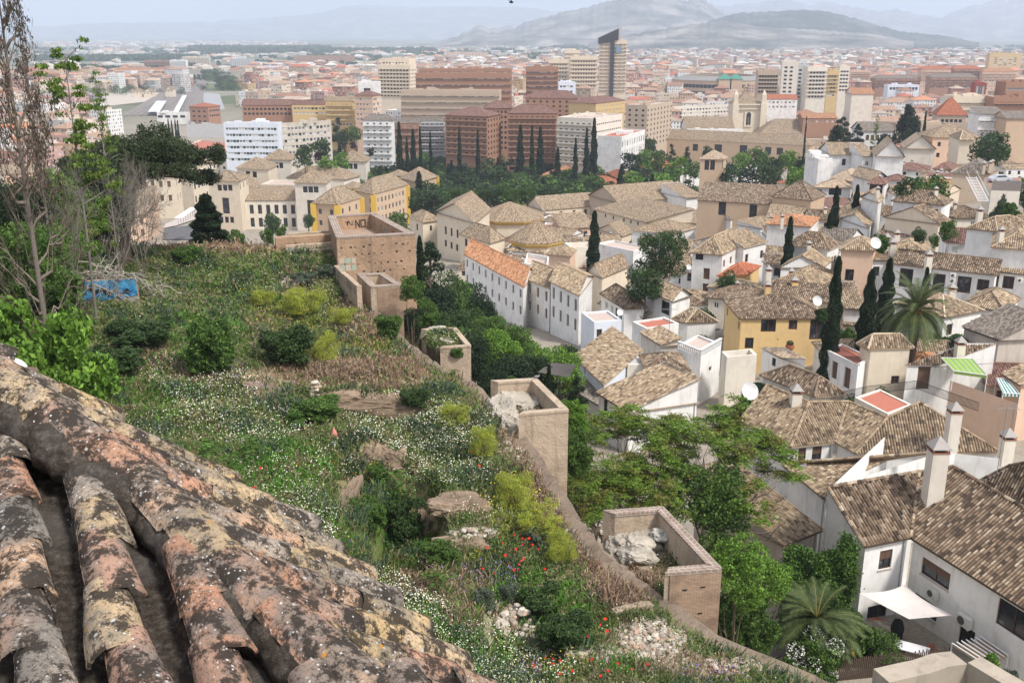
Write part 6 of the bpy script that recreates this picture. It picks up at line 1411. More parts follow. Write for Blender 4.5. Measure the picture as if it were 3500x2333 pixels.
def tree_mesh(kind,lod,var):
 """unit trees about 10 m high; returns (trunk, crown) meshes, shared by all copies"""
 key=(kind,lod,var)
 if key in TM:return TM[key]
 rng=np.random.default_rng(abs(hash(kind))%1+sum(map(ord,kind))*7+var*131+lod);tr,cr=MB(),MB();q=[1,3.2,9][lod];q=q
 bark=(.13,.1,.075);N0=int(1500*q);sz=[.75,.5,.27][lod]
 pal={'broad':'green','round':'mid','dark':'dark','bright':'bright','bush':'green','bushd':'mid','fennel':'yellow','purple':'purple','olive':'olive','greybush':'grey','ivy':'ivy','bushb':'bright','cottage':'green'}.get(kind,'green')
 if kind in('broad','round','dark','bright','purple','olive','cottage'):
  lobes=[]
  for i in range(16):
   a=rng.uniform(0,6.28);h=rng.uniform(.3,.9);w=3.1*math.sqrt(max(.1,1-((h-.55)/.5)**2));rr=rng.uniform(.3,1)*w;s=rng.uniform(1.1,1.9)
   lobes.append((rr*math.cos(a),rr*math.sin(a),h*9.6,s,s,s*.8))
  lobes.append((0,0,6,3.0,3.0,2.9))
  tr.tube([(0,0,-1),(0,.05,2),(.1,0,4.5),(.1,.1,7)],[.34,.26,.2,.08],7,0,bark)
  for l in lobes[:9]:limb(tr,(0,0,2.6+rng.random()*2),l[:3],.13,.04,rng,bark)
  leaves(cr,lobepts(lobes,N0,rng,.22,.9),sz,rng,pal,.6)
 elif kind.startswith('bush')or kind in('fennel','greybush','ivy'):
  lobes=[(rng.uniform(-3.4,3.4),rng.uniform(-3.4,3.4),rng.uniform(1.5,7.6),rng.uniform(.8,2.3),rng.uniform(.8,2.3),rng.uniform(.7,2.2))for _ in range(20)]+[(0,0,2.6,3.6,3.6,2.6)]
  for l in lobes[:10]:limb(tr,(0,0,-.5),l[:3],.16,.03,rng,bark)
  P=lobepts(lobes,int(N0*1.7),rng,.32,.7);P=P[P[:,2]>-.5]
  leaves(cr,P,sz*(1.9 if kind!='fennel' else 1.05),rng,pal,.5 if kind!='fennel' else .3,.5 if kind=='fennel' else 0)
  if kind=='greybush':leaves(cr,P[::6]+[0,0,.15],.18,rng,[(.5,.52,.4)],.8)
 elif kind=='cypress':
  h=rng.uniform(0,1,N0*2);prof=np.where(h<.12,h/.12*.8+.2,(1-h)**.55*1.05+.02)*(1+.16*np.sin(h*40+var));a=rng.uniform(0,6.28,len(h));r=.72*prof*(1-np.abs(rng.normal(0,.16,len(h))))*(1+.2*np.sin(a*3+h*17))
  P=np.stack([r*np.cos(a),r*np.sin(a),h*10+.1],-1);tr.tube([(0,0,-1),(0,0,3),(0,0,8)],[.16,.12,.03],6,0,bark)
  leaves(cr,P,sz*.62,rng,'dark',.4,1.6)
 elif kind in('pine','conifer','cedar'):
  lobes=[];tr.tube([(0,0,-1),(.05,0,3),(-.05,.05,6.5),(0,0,9.8)],[.3,.24,.14,.03],7,0,bark)
  for i in range({'pine':22,'conifer':30,'cedar':20}[kind]):
   h=rng.uniform(.12 if kind!='pine' else .22,.97);w=(1-h)**.7*{'pine':3.6,'conifer':2.6,'cedar':4.2}[kind]+.25;a=i*2.4+rng.random();x,y=w*.72*math.cos(a),w*.72*math.sin(a)
   s=w*.42;lobes.append((x,y,h*9.6,s+.3,s+.3,{'pine':.62,'conifer':.42,'cedar':.26}[kind]*(s+.6)));limb(tr,(0,0,h*9.0),(x,y,h*9.6),.09,.03,rng,bark,3)
  leaves(cr,lobepts(lobes,int(N0*1.5),rng,.3),sz*.85,rng,'dark' if kind=='pine' else 'pine',.38,.3)
 elif kind=='palm':
  tr.tube([(0,0,-1),(0,0,2),(.05,0,5),(0,0,6.6)],[.55,.5,.46,.62],12,0,(.14,.1,.07))
  for i in range(95):
   a=rng.uniform(0,6.28);el=rng.uniform(-.5,1.35);L=rng.uniform(3.9,5.2);p=np.array([0,0,6.8]);pts=[p];d=np.array([math.cos(a)*math.cos(el),math.sin(a)*math.cos(el),math.sin(el)]);k=9
   for j in range(k):d=d+[0,0,-.13-.03*j*.5];d/=np.linalg.norm(d);p=p+d*L/k;pts.append(p)
   pts=np.array(pts);yellow=el<-.1 and rng.random()<.45
   cr.tube(pts,np.linspace(.06,.012,len(pts)),3,0,(.2,.17,.05))
   col=[(.3,.24,.05),(.22,.2,.05)]if yellow else[(.075,.11,.035),(.055,.085,.03),(.1,.135,.045)]
   ns=26;t=np.linspace(.12,.99,ns);B=np.stack([np.interp(t,np.linspace(0,1,len(pts)),pts[:,c])for c in range(3)],-1);tg=np.gradient(B,axis=0);tg/=np.linalg.norm(tg,axis=1)[:,None];sd=np.cross(tg,[0,0,1]);sd/=np.linalg.norm(sd,axis=1)[:,None]+1e-6;nn=np.cross(sd,tg)
   for s_ in(-1,1):
    l=(.75*np.sin(np.pi*(t*.85+.12))+.12)[:,None];tip=B+(sd*s_*.8+tg*.65+nn*.12-np.array([0,0,.15]))*l;w_=tg*.07
    cc=np.array(col)[rng.integers(0,len(col),ns)];cr.add(np.stack([B-w_,B+w_,tip],1).reshape(-1,3),np.arange(3*ns).reshape(ns,3),0,None,np.repeat(cc,3,0))
  for i in range(7):a=rng.uniform(-2.6,-.4);cr.tube([(0,0,6.5),(.7*math.cos(a),.7*math.sin(a),6.7),(1.3*math.cos(a),1.3*math.sin(a),5.9)],[.05,.14,.2],6,0,(.5,.16,.02))
 elif kind=='ail':
  tips=[]
  def grow(p,d,L,r,dep):
   q_=p+d*L;mid=(p+q_)/2+rng.normal(0,L*.06,3);tr.tube([p,mid,q_],[r,r*.8,r*.62],5,0,(.2,.17,.13),False)
   if dep==0 or r<.012:tips.append((q_,d));return
   if dep<3:tips.append((mid,d))
   for _ in range(rng.integers(2,4)):e=d+rng.normal(0,.48,3)+[0,0,.1];e/=np.linalg.norm(e);grow(q_,e,L*rng.uniform(.62,.85),r*.6,dep-1)
  for _ in range(3):d=np.array([rng.uniform(-.45,.45),rng.uniform(-.45,.45),1]);grow(np.array([0,0,-.5]),d/np.linalg.norm(d),2.9,.17,5)
  P,D,Sz=[],[],[]
  for p,d in tips:
   for _ in range(7):
    a=rng.uniform(0,6.28);o=np.array([math.cos(a),math.sin(a),rng.uniform(-.2,.5)]);L=rng.uniform(.45,.8);sd=np.array([-math.sin(a),math.cos(a),0])
    for j in range(7):
     c=p+o*L*(j+1)/7-[0,0,.16*((j+1)/7)**2]
     for s_ in(-1,1):P.append(c+sd*s_*.09);D.append(sd*s_+o*.4+np.array([0,0,-.3]))
  P,D=np.array(P),np.array(D);leaves(cr,P,.19,rng,'ail',.38,0,0,.3,D*2)
 elif kind=='bare':
  def grow2(p,d,L,r,dep):
   q_=p+d*L;tr.tube([p,(p+q_)/2+rng.normal(0,L*.07,3),q_],[r,r*.8,r*.6],4,0,(.2,.175,.15),False)
   if dep==0:return
   for _ in range(rng.integers(2,4)):e=d+rng.normal(0,.42,3)+[0,0,.12];e/=np.linalg.norm(e);grow2(q_,e,L*rng.uniform(.6,.88),max(.012,r*.62),dep-1)
  for _ in range(5):d=np.array([rng.uniform(-.5,.5),rng.uniform(-.5,.5),1]);grow2(np.array([rng.uniform(-.3,.3),rng.uniform(-.3,.3),-.5]),d/np.linalg.norm(d),2.5,.11,6)
 elif kind=='umbrella':
  tr.tube([(-1.2,0,-1),(-.9,0,2),(-.3,.1,4.2),(.4,0,6.2)],[.42,.34,.28,.2],8,0,(.12,.09,.075));lobes=[]
  for i in range(44):a=rng.uniform(0,6.28);r=5.0*math.sqrt(rng.random());lobes.append((r*math.cos(a)+.8,r*math.sin(a)*.7,8.2-r*.42+rng.uniform(-1.2,.9),rng.uniform(.6,1.25),rng.uniform(.6,1.25),rng.uniform(.4,.8)))
  for l in lobes:limb(tr,(.4,0,5.8+rng.random()),l[:3],.1,.03,rng,(.12,.09,.075),4)
  lobes.append((.8,0,7.2,3.8,2.8,1.3));leaves(cr,lobepts(lobes,int(N0*5),rng,.5,.8),sz*.95,rng,[(.045,.065,.025),(.06,.08,.03),(.03,.045,.02)],.3,.4)
 elif kind=='deadpine':
  tr.tube([(0,0,-1),(.2,0,3),(-.1,.1,7),(.3,0,10)],[.3,.24,.15,.05],7,0,(.17,.14,.12));C=[]
  for i in range(60):
   h=rng.uniform(1.5,10);a=rng.uniform(0,6.28);L=(11-h)*.32+.8;p=limb(tr,(0.1,0,h),(L*math.cos(a),L*math.sin(a),h+L*.35),.05,.012,rng,(.2,.16,.13),5,.3,4)
   for j in range(4):e=p[-1-(j%2)]+rng.normal(0,.45,3)+[0,0,.25];limb(tr,p[-2-(j%2)],e,.018,.006,rng,(.2,.16,.13),3,.2,3);C.append((*e,.38,.38,.3))
   if h>4.5:C+=[(*p[-1],.6,.6,.4),(*p[-2],.55,.55,.35)]
  leaves(cr,lobepts(C,int(N0*.5),rng,.5),.17,rng,'brownneedle',.35)
 elif kind=='thin':
  tr.tube([(0,0,-1),(.1,0,3),(0,.1,6),(.15,0,10)],[.1,.08,.06,.02],5,0,(.2,.175,.15));C=[]
  for i in range(26):
   h=2.5+i*.29;a=rng.uniform(0,6.28);L=rng.uniform(.7,2.6)*(1.05-h/14);e=(L*math.cos(a),L*math.sin(a),h+.6);limb(tr,(0,0,h),e,.035,.012,rng,(.2,.17,.14),4)
   for q_ in(.45,.7,.95,1.1):C.append((e[0]*q_+rng.normal(0,.15),e[1]*q_+rng.normal(0,.15),h+.6*q_+rng.normal(0,.12),.42,.42,.1))
  leaves(cr,lobepts(C,int(N0*.75),rng,.5,.5),.2,rng,[(.12,.19,.03),(.09,.15,.025),(.16,.22,.04)],.4)
 t=tr.mesh('trunk',[BARK],True);c=cr.mesh('crown',[LEAF])if cr.n else None
 TM[key]=(t,c);return TM[key]
TR=random.Random(11);TN={'broad':'tree','round':'tree','dark':'tree','bright':'tree','purple':'tree','olive':'tree','cypress':'cypress','pine':'pine_tree','conifer':'conifer','cedar':'cedar','palm':'palm_tree','ail':'tree','bare':'bare_tree','umbrella':'umbrella_pine','deadpine':'pine_tree','thin':'sapling','bush':'shrub','bushd':'shrub','bushb':'shrub','fennel':'fennel_bush','greybush':'shrub','ivy':'climbing_plant','cottage':'tree'}
TW={'cypress':1.45,'broad':8.2,'round':8.2,'dark':8.2,'bright':8.2,'purple':8.2,'olive':8.2,'pine':7,'conifer':5.2,'cedar':8,'palm':8.6,'ail':6.6,'bare':7.5,'umbrella':11.5,'deadpine':7,'thin':4.5}
def plant(kind,base,h,w,label,group=None,lod=None,rot=None,cat=None,var=None):
 d=base.length;lod=(2 if d<75 else 1 if d<200 else 0)if lod is None else lod;v=TR.randrange(4 if lod==0 else 2)if var is None else var
 H=10.if not(kind.startswith('bush')or kind in('fennel','greybush','ivy'))else 9.;W=TW.get(kind,9.6)
 t,c=tree_mesh(kind,lod,v);nm=TN[kind]
 root=thing(nm,label,cat or{'tree':'tree','cypress':'cypress','shrub':'bush','fennel_bush':'bush','climbing_plant':'plant','palm_tree':'palm'}.get(nm,'tree'),base,TR.uniform(0,6.28)if rot is None else rot,group)
 hc=h
 if kind in('broad','round','dark','bright','olive','purple','ail','cottage','palm')or kind.startswith('bush'):hc=min(h,w*1.25)
 elif kind in('conifer','pine','cedar'):hc=min(h,w*2.2)
 sw=nm in('shrub','fennel_bush','climbing_plant')
 root.scale=(w/W,w/W,hc/H);k=h/hc
 o=mkobj('stems' if sw else 'trunk',t,root);o.scale=(1,1,k)
 if c:o=mkobj('foliage' if sw else 'crown',c,root);o.location.z=(k-1)*H
 return root
def tree_at(kind,crop,x,ytop,D,wpx,label,group=None,surf=G,base=None,**k):
 p=atd(crop,x,ytop,D);z=float(surf(p.x,p.y))if base is None else base
 w=wpx/CROPS[crop][2]/FPX*(p-Vector()).length
 return plant(kind,Vector((p.x,p.y,z)),max(.3,p.z-z),w,label,group,**k)
def shrub_at(kind,x,y,hpx,wpx,label,group=None,**k):
 """hill shrub: foot at picture point"""
 p=hit('P',x,y,0,T);s=p.length/FPX/.672
 return plant(kind,p,hpx*s,wpx*s,label,group,cat='bush',**k)
tree_at('conifer','B1',1610,690,116,420,'drooping dark conifer growing right beside the big rampart tower')
tree_at('cypress','B1',1525,700,110,150,'narrow conifer squeezed against the big rampart tower')
tree_at('broad','B1',1440,1010,84,260,'shrubby tree growing up the corner between the brick tower and the big rampart tower',rot=1)
gl='trees in the grove below the rampart'
for i,(x,y,D,w,k,lb)in enumerate([(1600,990,108,330,'round','rounded tree at the upper left of the grove'),(1750,1040,112,330,'broad','leafy tree in the upper middle of the grove'),(1880,1010,118,300,'dark','dark tree at the top of the grove, below the white terrace'),(1960,1170,108,300,'broad','pale leaved tree in the middle of the grove'),(1680,1200,98,330,'dark','dark tree in the heart of the grove'),(2090,1200,98,190,'conifer','brownish conifer in the grove in front of the row houses'),(1850,1300,92,320,'dark','deep green tree filling the lower grove'),(2000,1380,85,300,'round','tree in the lower grove behind the low tower stump'),(2180,1400,88,260,'olive','olive green tree in the lower right of the grove'),(1640,1350,80,170,'round','light shrub like tree above the low tower stump'),(1470,1290,86,160,'dark','dark tangled tree at the foot of the brick tower')]):
 tree_at('dark' if k=='conifer' else k,'B1',x,y,D*1.12,w*2.1,lb,None,lod=2)
for i,(x,y,D,w,k,lb)in enumerate([(100,-60,95,380,'round','broad garden tree left of the long tan roof'),(260,-40,100,300,'bright','bright garden tree near the wall plants of the row houses'),(90,120,78,360,'dark','dark tree between the low stump and the plain tower'),(270,130,82,330,'dark','shaded tree above the dark shade cloth'),(560,80,105,300,'bright','bright green tree beside the lean-to of the row houses'),(-60,300,72,250,'dark','shadowed tree behind the plain tower')]):
 tree_at(k,'C2',x,y,D*1.08,w*1.8,lb,None,lod=2)
for i,(x,y,D,w,k,lb)in enumerate([(1720,1120,104,260,'dark','grove tree low behind the brick tower edge'),(1930,1290,98,280,'round','grove tree under the pale leaved one'),(2120,1330,92,260,'broad','grove tree at its right edge, upper'),(2230,1480,86,280,'bright','bright grove tree at its right edge, lower'),(1780,1420,82,260,'broad','grove tree just above the low tower stump'),(1960,1500,78,300,'dark','dark grove tree between low stump and plain tower'),(2330,1420,90,260,'broad','bushy tree beneath the wall plants of the row houses'),(1560,1180,100,240,'broad','tree clinging to the foot of the big rampart tower')]):
 tree_at(k,'B1',x,y,D*1.08,w*1.7,lb,None,lod=2)
tree_at('cypress','C2',462,280,72,110,'small golden conifer beside the dark shade cloth',var=0)
tree_at('conifer','C2',720,330,84,210,'leaning dark conifer in front of the white wall with the brown door')
for i,(x,y,D,w,k,lb)in enumerate([(640,530,66,220,'bushb','bright green hedge shrub right of the plain tower, upper'),(740,620,64,240,'bushb','bright green hedge shrub right of the plain tower, middle'),(700,800,58,240,'bush','garden shrub right of the plain tower, lower'),(720,900,56,300,'bush','shrub at the garden fence by the plain tower')]):
 tree_at(k,'C2',x,y,D,w,lb,cat='bush')
tree_at('ail','C2',1080,500,66,780,'sprawling pinnate leaved tree in front of the mottled gabled roof, left of a pair',lod=2,rot=.6,var=0)
tree_at('ail','C2',1780,500,64,900,'sprawling pinnate leaved tree in front of the long white house, right of a pair',lod=2,rot=2.2,var=1)
tree_at('ail','C2',900,1010,60,700,'lower pinnate leaved tree close against the plain tower',lod=2,rot=3.9,var=0)
tree_at('ail','C2',1400,1000,60,800,'dense middle pinnate leaved tree behind the nearest brick tower',lod=2,rot=5.1,var=1)
tree_at('broad','C2',2000,1050,60,820,'dark lilac flecked tree between the locusts and the lean-to roof',base=-41,lod=2)
tree_at('bright','D2',2180,240,52,660,'vivid green drooping tree right of the nearest brick tower',base=-41,lod=2)
tree_at('bright','D3',60,400,54,560,'second vivid green drooping tree beside the creeper wall',base=-41,lod=2)
p=onz('D3',500,1000,-36.5)
plant('palm',Vector((p.x,p.y,-40.4)),5.6,7.0,'young palm with feathery fronds in the garden of the shade sail house',lod=2)
def ivy():
 rng=np.random.default_rng(4);m=MB();a=sail_house.P['d'];b=sail_house.P['a']
 q0=onz('D3',230,470,-34.6);q1=onz('D3',830,450,-34.6);zb=-40.2;P=[]
 for i in range(46000):
  s=rng.random();top=-33.9+.35*math.sin(s*9)+.9*math.exp(-((s-.86)/.06)**2);z=zb+(top-zb)*rng.random()**.8;c=q0+(q1-q0)*s;P.append((c.x+rng.normal(0,.22),c.y-.2+.5*math.sin(s*14+z*1.3)*.5+rng.normal(0,.22),z))
 c0=Vector(((q0 .x+q1 .x)/2,(q0 .y+q1 .y)/2,zb));leaves(m,np.array(P)-np.array(c0),.17,rng,'ivy',.8)
 tag(m.build('climbing_plant',LEAF,loc=c0),'thick bright green creeper covering the garden wall beside the shade sail house','plant')
ivy()
w_=tree_at('bush','D3',430,1130,54,560,'garden bush covered in white blossom in front of the young palm',base=-40,cat='bush',lod=2)
def blossom():
 rng=np.random.default_rng(9);m=MB();p=w_.location;s=w_.scale
 P=lobepts([(rng.uniform(-3.5,3.5),rng.uniform(-3.5,.5),rng.uniform(3,8),1.3,1.3,1.2)for _ in range(22)],5200,rng,.12,.2);leaves(m,P,.2,rng,'white',.9)
 o=mkobj('blossom',m.mesh('blossom',[LEAF]),w_)
blossom()
tree_at('cottage','D3',1120,1110,56,420,'small leafy fruit tree on the patio beside the white table',base=-40.2,lod=2)
tree_at('bush','D3',850,940,57,420,'clipped hedge beside the patio',base=-40.2,cat='bush')
tree_at('bushb','D3',2060,1330,50,330,'bright vine leaves at the corner of the bare pergola',base=-38,cat='bush',lod=2)
tree_at('greybush','D3',2280,1440,48,200,'grey green shrub at the bottom right corner',base=-38,cat='bush',lod=2)
tree_at('round','B2',1470,562,172,520,'big round dark green tree rising between the white houses',lod=2)
tree_at('round','B2',1330,900,160,360,'lower spreading branch tree at the foot of the big round tree',lod=1)
tree_at('cypress','B2',870,458,215,135,'slim cypress in the monastery court',lod=1)
tree_at('cypress','B2',2212,1075,190,45,'very small dark cypress against the blue row house wall')
tree_at('round','B2',2070,985,172,260,'rusty green garden tree beside the bright red tiled roof',lod=1)
for x,y,D,w,lb in((270,508,170,115,'dark cypress behind the big brown hipped roof'),(685,232,200,90,'cypress in front of the white house with the covered balcony, left one'),(868,222,205,90,'cypress in front of the white house with the covered balcony, right one'),(625,470,180,120,'short cluster of cypresses on a roof garden')):
 tree_at('cypress','B3',x,y,D,w,lb,'cypresses among the white houses',lod=1)
for x,y,D,w,lb in((700,868,118,185,'tallest cypress with a side branch, right of the yellow house'),(1000,978,125,190,'dark cypress left of the big palm'),(1160,880,132,180,'tall cypress just behind the big palm, left'),(1492,955,135,110,'cypress top showing above the big palm')):
 tree_at('cypress','B3',x,y,D,w,lb,'cypresses around the big palm',lod=2)
pp=tree_at('palm','B3',1425,1060,116,660,'big date palm with orange fruit stalks in the middle of the right side',lod=2)
for k,x,y,D,w,lb in(('round',1340,130,185,230,'tree left of the white belfry like house'),('broad',1470,110,190,250,'long leafy tree beside the yellow white house tops'),('broad',1600,90,195,230,'tree below the low roof with three chimneys'),('round',1430,590,150,140,'round topped street tree in the small square, left'),('cottage',1560,650,145,120,'small street tree in the small square, middle'),('cottage',1690,520,148,190,'pollarded street tree with lumpy top in the small square'),('bush',1090,650,140,130,'bush at the lane under the ribbed lean-to'),('greybush',2150,330,175,170,'bare grey bush under the car park wall'),('bush',2240,360,172,130,'green bush under the car park wall'),('bush',900,1450,128,330,'garden bushes under the palm, left'),('bush',1600,1470,128,420,'garden bushes under the palm, right'),('bushd',560,1300,104,110,'ivy column behind the balcony house')):
 tree_at(k,'B3',x,y,D,w,lb,cat='bush' if 'bush' in k else 'tree')
def park():
 xs_=[640,700,760,830,870,960,1100,1300,1500,1545,1600];top=[375,330,325,350,352,325,335,372,350,380,395];bot=[420,400,395,395,470,478,440,440,430,470,440]
 n=0
 for D in(640,610,585,560,535,510,485,462,440,420):
  x=645
  while x<1600:
   h=TR.uniform(11,17);k=TR.choices(['broad','round','bright','conifer','dark','cypress','cedar'],[5,4,1.6,1.6,2,1.2,1])[0]
   if k=='cypress':h*=1.2
   u=(x/.672-CXP)/FPX;X=u*(D*CT+65*ST);z=float(G(X,D));px,py=proj((X,D,z+h))
   if np.interp(px,xs_,top)<py<np.interp(px,xs_,bot):
    w={'cypress':.25,'conifer':.5}.get(k,.95)*h
    lab={'broad':'leafy park tree among many behind the monastery','round':'dense dark green park tree in the wooded park','bright':'light green park tree in the wooded park','conifer':'pointed conifer in the wooded park','dark':'very dark park tree in the wooded park','cypress':'thin cypress standing in the wooded park','cedar':'layered cedar in the wooded park'}[k]
    plant(k,Vector((X,D,z)),h,w,lab,'park trees, '+k if k!='broad' else 'leafy park trees');n+=1
   x+=TR.uniform(21,31)*(1.15 if D<500 else 1)
 return n
park()
for x,y,D,w,lb in((1340,1100,500,72,'tallest park cypress in front of the pink block'),(1410,1230,500,45,'park cypress right of the tallest one, short'),(1465,1165,510,70,'park cypress before the pink block edge'),(1528,1140,515,42,'slender park cypress before the dark balconies'),(1620,1180,515,40,'slim park cypress under the red awnings'),(1880,1140,540,45,'park cypress before the chocolate brick block'),(2045,1165,540,45,'park cypress at the right of the chocolate brick block')):
 tree_at('cypress','A1',x,y,D,w,lb,lod=1)
for x,y,D,w,lb in((205,1125,520,80,'wide cypress left of the monument column'),(310,1130,530,50,'cypress right behind the monument column'),(385,1140,520,75,'wide cypress right of the monument column'),(540,1320,500,70,'short cypress at the foot of the white grid block'),(700,1240,500,55,'cypress before the white grid block'),(800,1150,510,60,'ragged cypress beside the tall pointed one'),(868,1065,515,80,'tall pointed cypress before the cream side wing')):
 tree_at('cypress','A2',x,y,D,w,lb,lod=1)
for i,(x,y,D,w)in enumerate(((1230,1260,560,200),(1350,1210,575,190),(1200,1350,500,200),(1330,1300,520,200),(1470,1320,500,190),(1560,1270,560,90),(1700,1300,560,90),(1640,1370,430,220),(1760,1430,420,170),(1900,1300,540,150),(2050,1400,470,220),(2180,1330,500,220),(2300,1290,510,230),(2100,1480,400,220),(2260,1480,400,240))):
 tree_at(['broad','round','dark','bright'][i%4]if w>95 else 'conifer','A2',x,y,D,w,['leafy','rounded','dark','light green'][i%4]+' tree of the row in front of the old royal hospital','hospital square trees '+str(i%4))
for i,(x,y,D,w)in enumerate(((40,1330,480,200),(150,1380,420,230),(260,1320,450,220),(400,1380,400,240),(480,1420,380,200),(90,1450,370,240),(330,1460,350,220),(470,1530,330,160))):
 tree_at(['broad','round','bright','dark'][i%4],'A3',x,y,D,w,['leafy','rounded','light green','dark'][i%4]+' tree of the clump at the right end of the old hospital','clump at the hospital end '+str(i%4))
for k,x,y,D,w,lb in(('pine',1345,905,440,330,'great dark pine towering beside the tan house with the red pyramid roof'),('cedar',740,975,440,260,'spreading dark cedar right of the old royal hospital'),('conifer',690,1090,400,260,'dense dark conifer below the spreading cedar'),('conifer',880,1095,400,120,'narrow conifer right of the spreading cedar'),('conifer',800,1150,380,230,'broad conifer under the spreading cedar'),('thin',1045,1080,370,150,'airy light green tree between the dark conifers'),('dark',1120,1180,380,180,'dark tree at the foot of the great pine'),('round',2075,1118,300,330,'large leafy tree at the right edge above the maroon roofs'),('cypress',1478,1000,430,40,'thin cypress touching the great dark pine'),('cypress',412,1045,560,22,'tiny cypress above the hospital roof')):
 tree_at(k,'A3',x,y,D,w,lb,lod=1)
FAR=MB()
def far_tree(c,x,y,D,w):
 r=np.random.default_rng(int(x*7+y*13));p=hit(c,x,y,r.uniform(9,13));D=p.y;R_=min(9,w/CROPS[c][2]/FPX*D*.42);g=float(G(p.x,p.y));h=min(p.z-g,R_*2.6)
 lo=[(p.x+r.normal(0,R_*.45),p.y+r.normal(0,R_*.4),p.z-h*r.uniform(.15,.75),R_*.55,R_*.55,h*.24)for _ in range(7)];leaves(FAR,lobepts(lo,520,r,.25,.8),.32*R_**.7,r,['mid','green','dark'][int(x)%3],.7);FAR.tube([(p.x,p.y,g),(p.x,p.y,p.z-h*.4)],.4,5,0,(.1,.08,.06))
for i in range(46):x=690+(i%12)*28;far_tree('A3',x+TR.uniform(-8,8),735+(i//12)*22-(x-690)*.12+TR.uniform(-6,6),790-(i//12)*18,80)
for i in range(14):far_tree('A2',1400+i*23,745+TR.uniform(0,30),890-(i%3)*15,80)
for i in range(24):
 tree_at(TR.choice(['broad','round']),'B2',-380+i*30+TR.uniform(-8,8),250+TR.uniform(-12,14)-(12 if i>12 else 0),330+TR.uniform(-6,6),80,'small tree in the row behind the monastery roofs','tree row behind the monastery')
for k,c,x,y,D,w,lb in(('cedar','B1',1650,250,330,300,'dark cedar between the brick wings and the monastery'),('broad','B1',1330,440,300,240,'tree under the brick wings beside the rampart tower'),('round','B1',1480,310,330,130,'tree against the far brick wing'),('palm','B1',1310,500,230,110,'small palm behind the rampart tower parapet'),('round','B1',200,448,330,210,'round tree in front of the palace windows'),('round','B1',530,465,320,130,'dark tree at the foot of the palace tower'),('cottage','B1',290,565,130,130,'sumac tree with layered leaves at the hill crest, right'),('cottage','B1',160,600,120,160,'sumac tree with layered leaves at the hill crest, left'),('bush','B0',2090,600,180,190,'yellow green bush behind the hill crest'),('round','A1',490,1270,430,210,'boulevard tree under the tall narrow flats'),('round','A1',640,1220,480,200,'boulevard tree further up the avenue'),('purple','A1',610,1350,420,90,'purple leaved plum tree on the boulevard'),('purple','A1',930,1255,560,70,'second purple leaved tree up the boulevard'),('bright','A1',700,1370,440,240,'light green tree behind the palace courtyard'),('bright','A1',830,1335,460,180,'light green tree left of the far palace tower'),('dark','A1',1090,1310,470,80,'dark tree right of the far palace tower'),('cedar','A1',930,1000,700,120,'dark cedar at the end of the boulevard'),('conifer','A1',790,1030,690,110,'conifer at the end of the boulevard'),('round','A1',850,1140,620,180,'rounded tree half way along the boulevard'),('broad','A1',960,1110,610,150,'boulevard tree beside the white corner building')):
 tree_at(k,c,x,y,D,w,lb,lod=1 if D<350 else 0)
for i in range(30):
 t=i/29;far_tree('A0',1990+150*t*(1-t)+(i%3)*60-200*t+TR.uniform(-20,20),760-160*t+TR.uniform(-10,10),800+700*t,120-50*t)
for i in range(22):far_tree('A0',900+i*38+TR.uniform(-10,10),715+TR.uniform(-20,60),1050+TR.uniform(-40,60),105)
for i in range(26):far_tree('A0',330+i*70+TR.uniform(-20,20),700+TR.uniform(0,90)-i,0,110)
for i in range(14):far_tree('A0',430+i*36,770+TR.uniform(0,90),800+TR.uniform(-30,60),110)
for i,x in enumerate((1500,1530,1562,1585)):tree_at('cypress','A0',x,1075+(i%2)*12,560,30,'one of the dark poplar like cypresses beside the glass station hall','cypresses by the station hall')
tag(FAR.build('distant_trees',LEAF),'belts of far green trees along the railway, the goods yard and the grove','trees',kind='stuff')
HS=dict(surf=T)
tree_at('umbrella','A0',1120,975,96,1420,'dark umbrella pine with a leaning trunk at the left',None,surf=T,lod=2,rot=.15,var=0)
tree_at('deadpine','A0',-60,-260,48,640,'pine with browned needles at the top left corner',None,surf=T,lod=2)
tree_at('deadpine','A0',230,560,62,420,'smaller half dead pine under the browned one',None,surf=T,lod=1)
tree_at('thin','A0',560,505,72,640,'tall thin tree with sparse bright green tufts',None,surf=T,lod=2)
tree_at('thin','A0',860,760,80,400,'shorter thin tree with sparse green tufts',None,surf=T,lod=1)
for k,x,y,D,w,lb in(('broad',20,400,74,130,'leafy tree mass at the left edge behind the bare branches'),('bright',150,395,92,90,'light green tree behind the bare thicket, left'),('broad',120,470,84,120,'leafy tree low in the bare thicket'),('dark',205,440,96,90,'dark ivy tree right of the bare thicket'),('bright',175,520,80,90,'pale leafy shrub tree above the mural wall'),('broad',50,540,66,130,'dense low tree at the left edge above the big shrub'),('broad',240,470,100,70,'green tree against the leaning pine trunk')):
 tree_at(k,'P',x,y,D,w*1.2,lb,None,surf=T,lod=2)
tree_at('bare','A0',840,1040,82,640,'leafless grey tree in front of the umbrella pine',None,surf=T)
tree_at('bare','A0',300,1080,66,620,'tangle of leafless branches at the left edge',None,surf=T)
tree_at('bare','A0',1120,1180,90,360,'pale dead tree in front of the dark pine crown',None,surf=T)
for k,x,y,D,w,lb in(('bright',420,40,84,420,'ivy green tree mass behind the leafless trunks, left'),('dark',760,-60,88,420,'dark ivy covered tree in the middle of the trunks'),('dark',60,60,62,500,'dense evergreen at the left edge of the hill'),('broad',120,420,56,480,'dark evergreen below the dense one at the left edge'),('bright',620,100,86,300,'pale green feathery tree between the trunks'),('broad',960,60,92,260,'ivy clad trunk under the umbrella pine')):
 tree_at(k,'B0',x,y,D,w*1.7,lb,None,surf=T,lod=2)
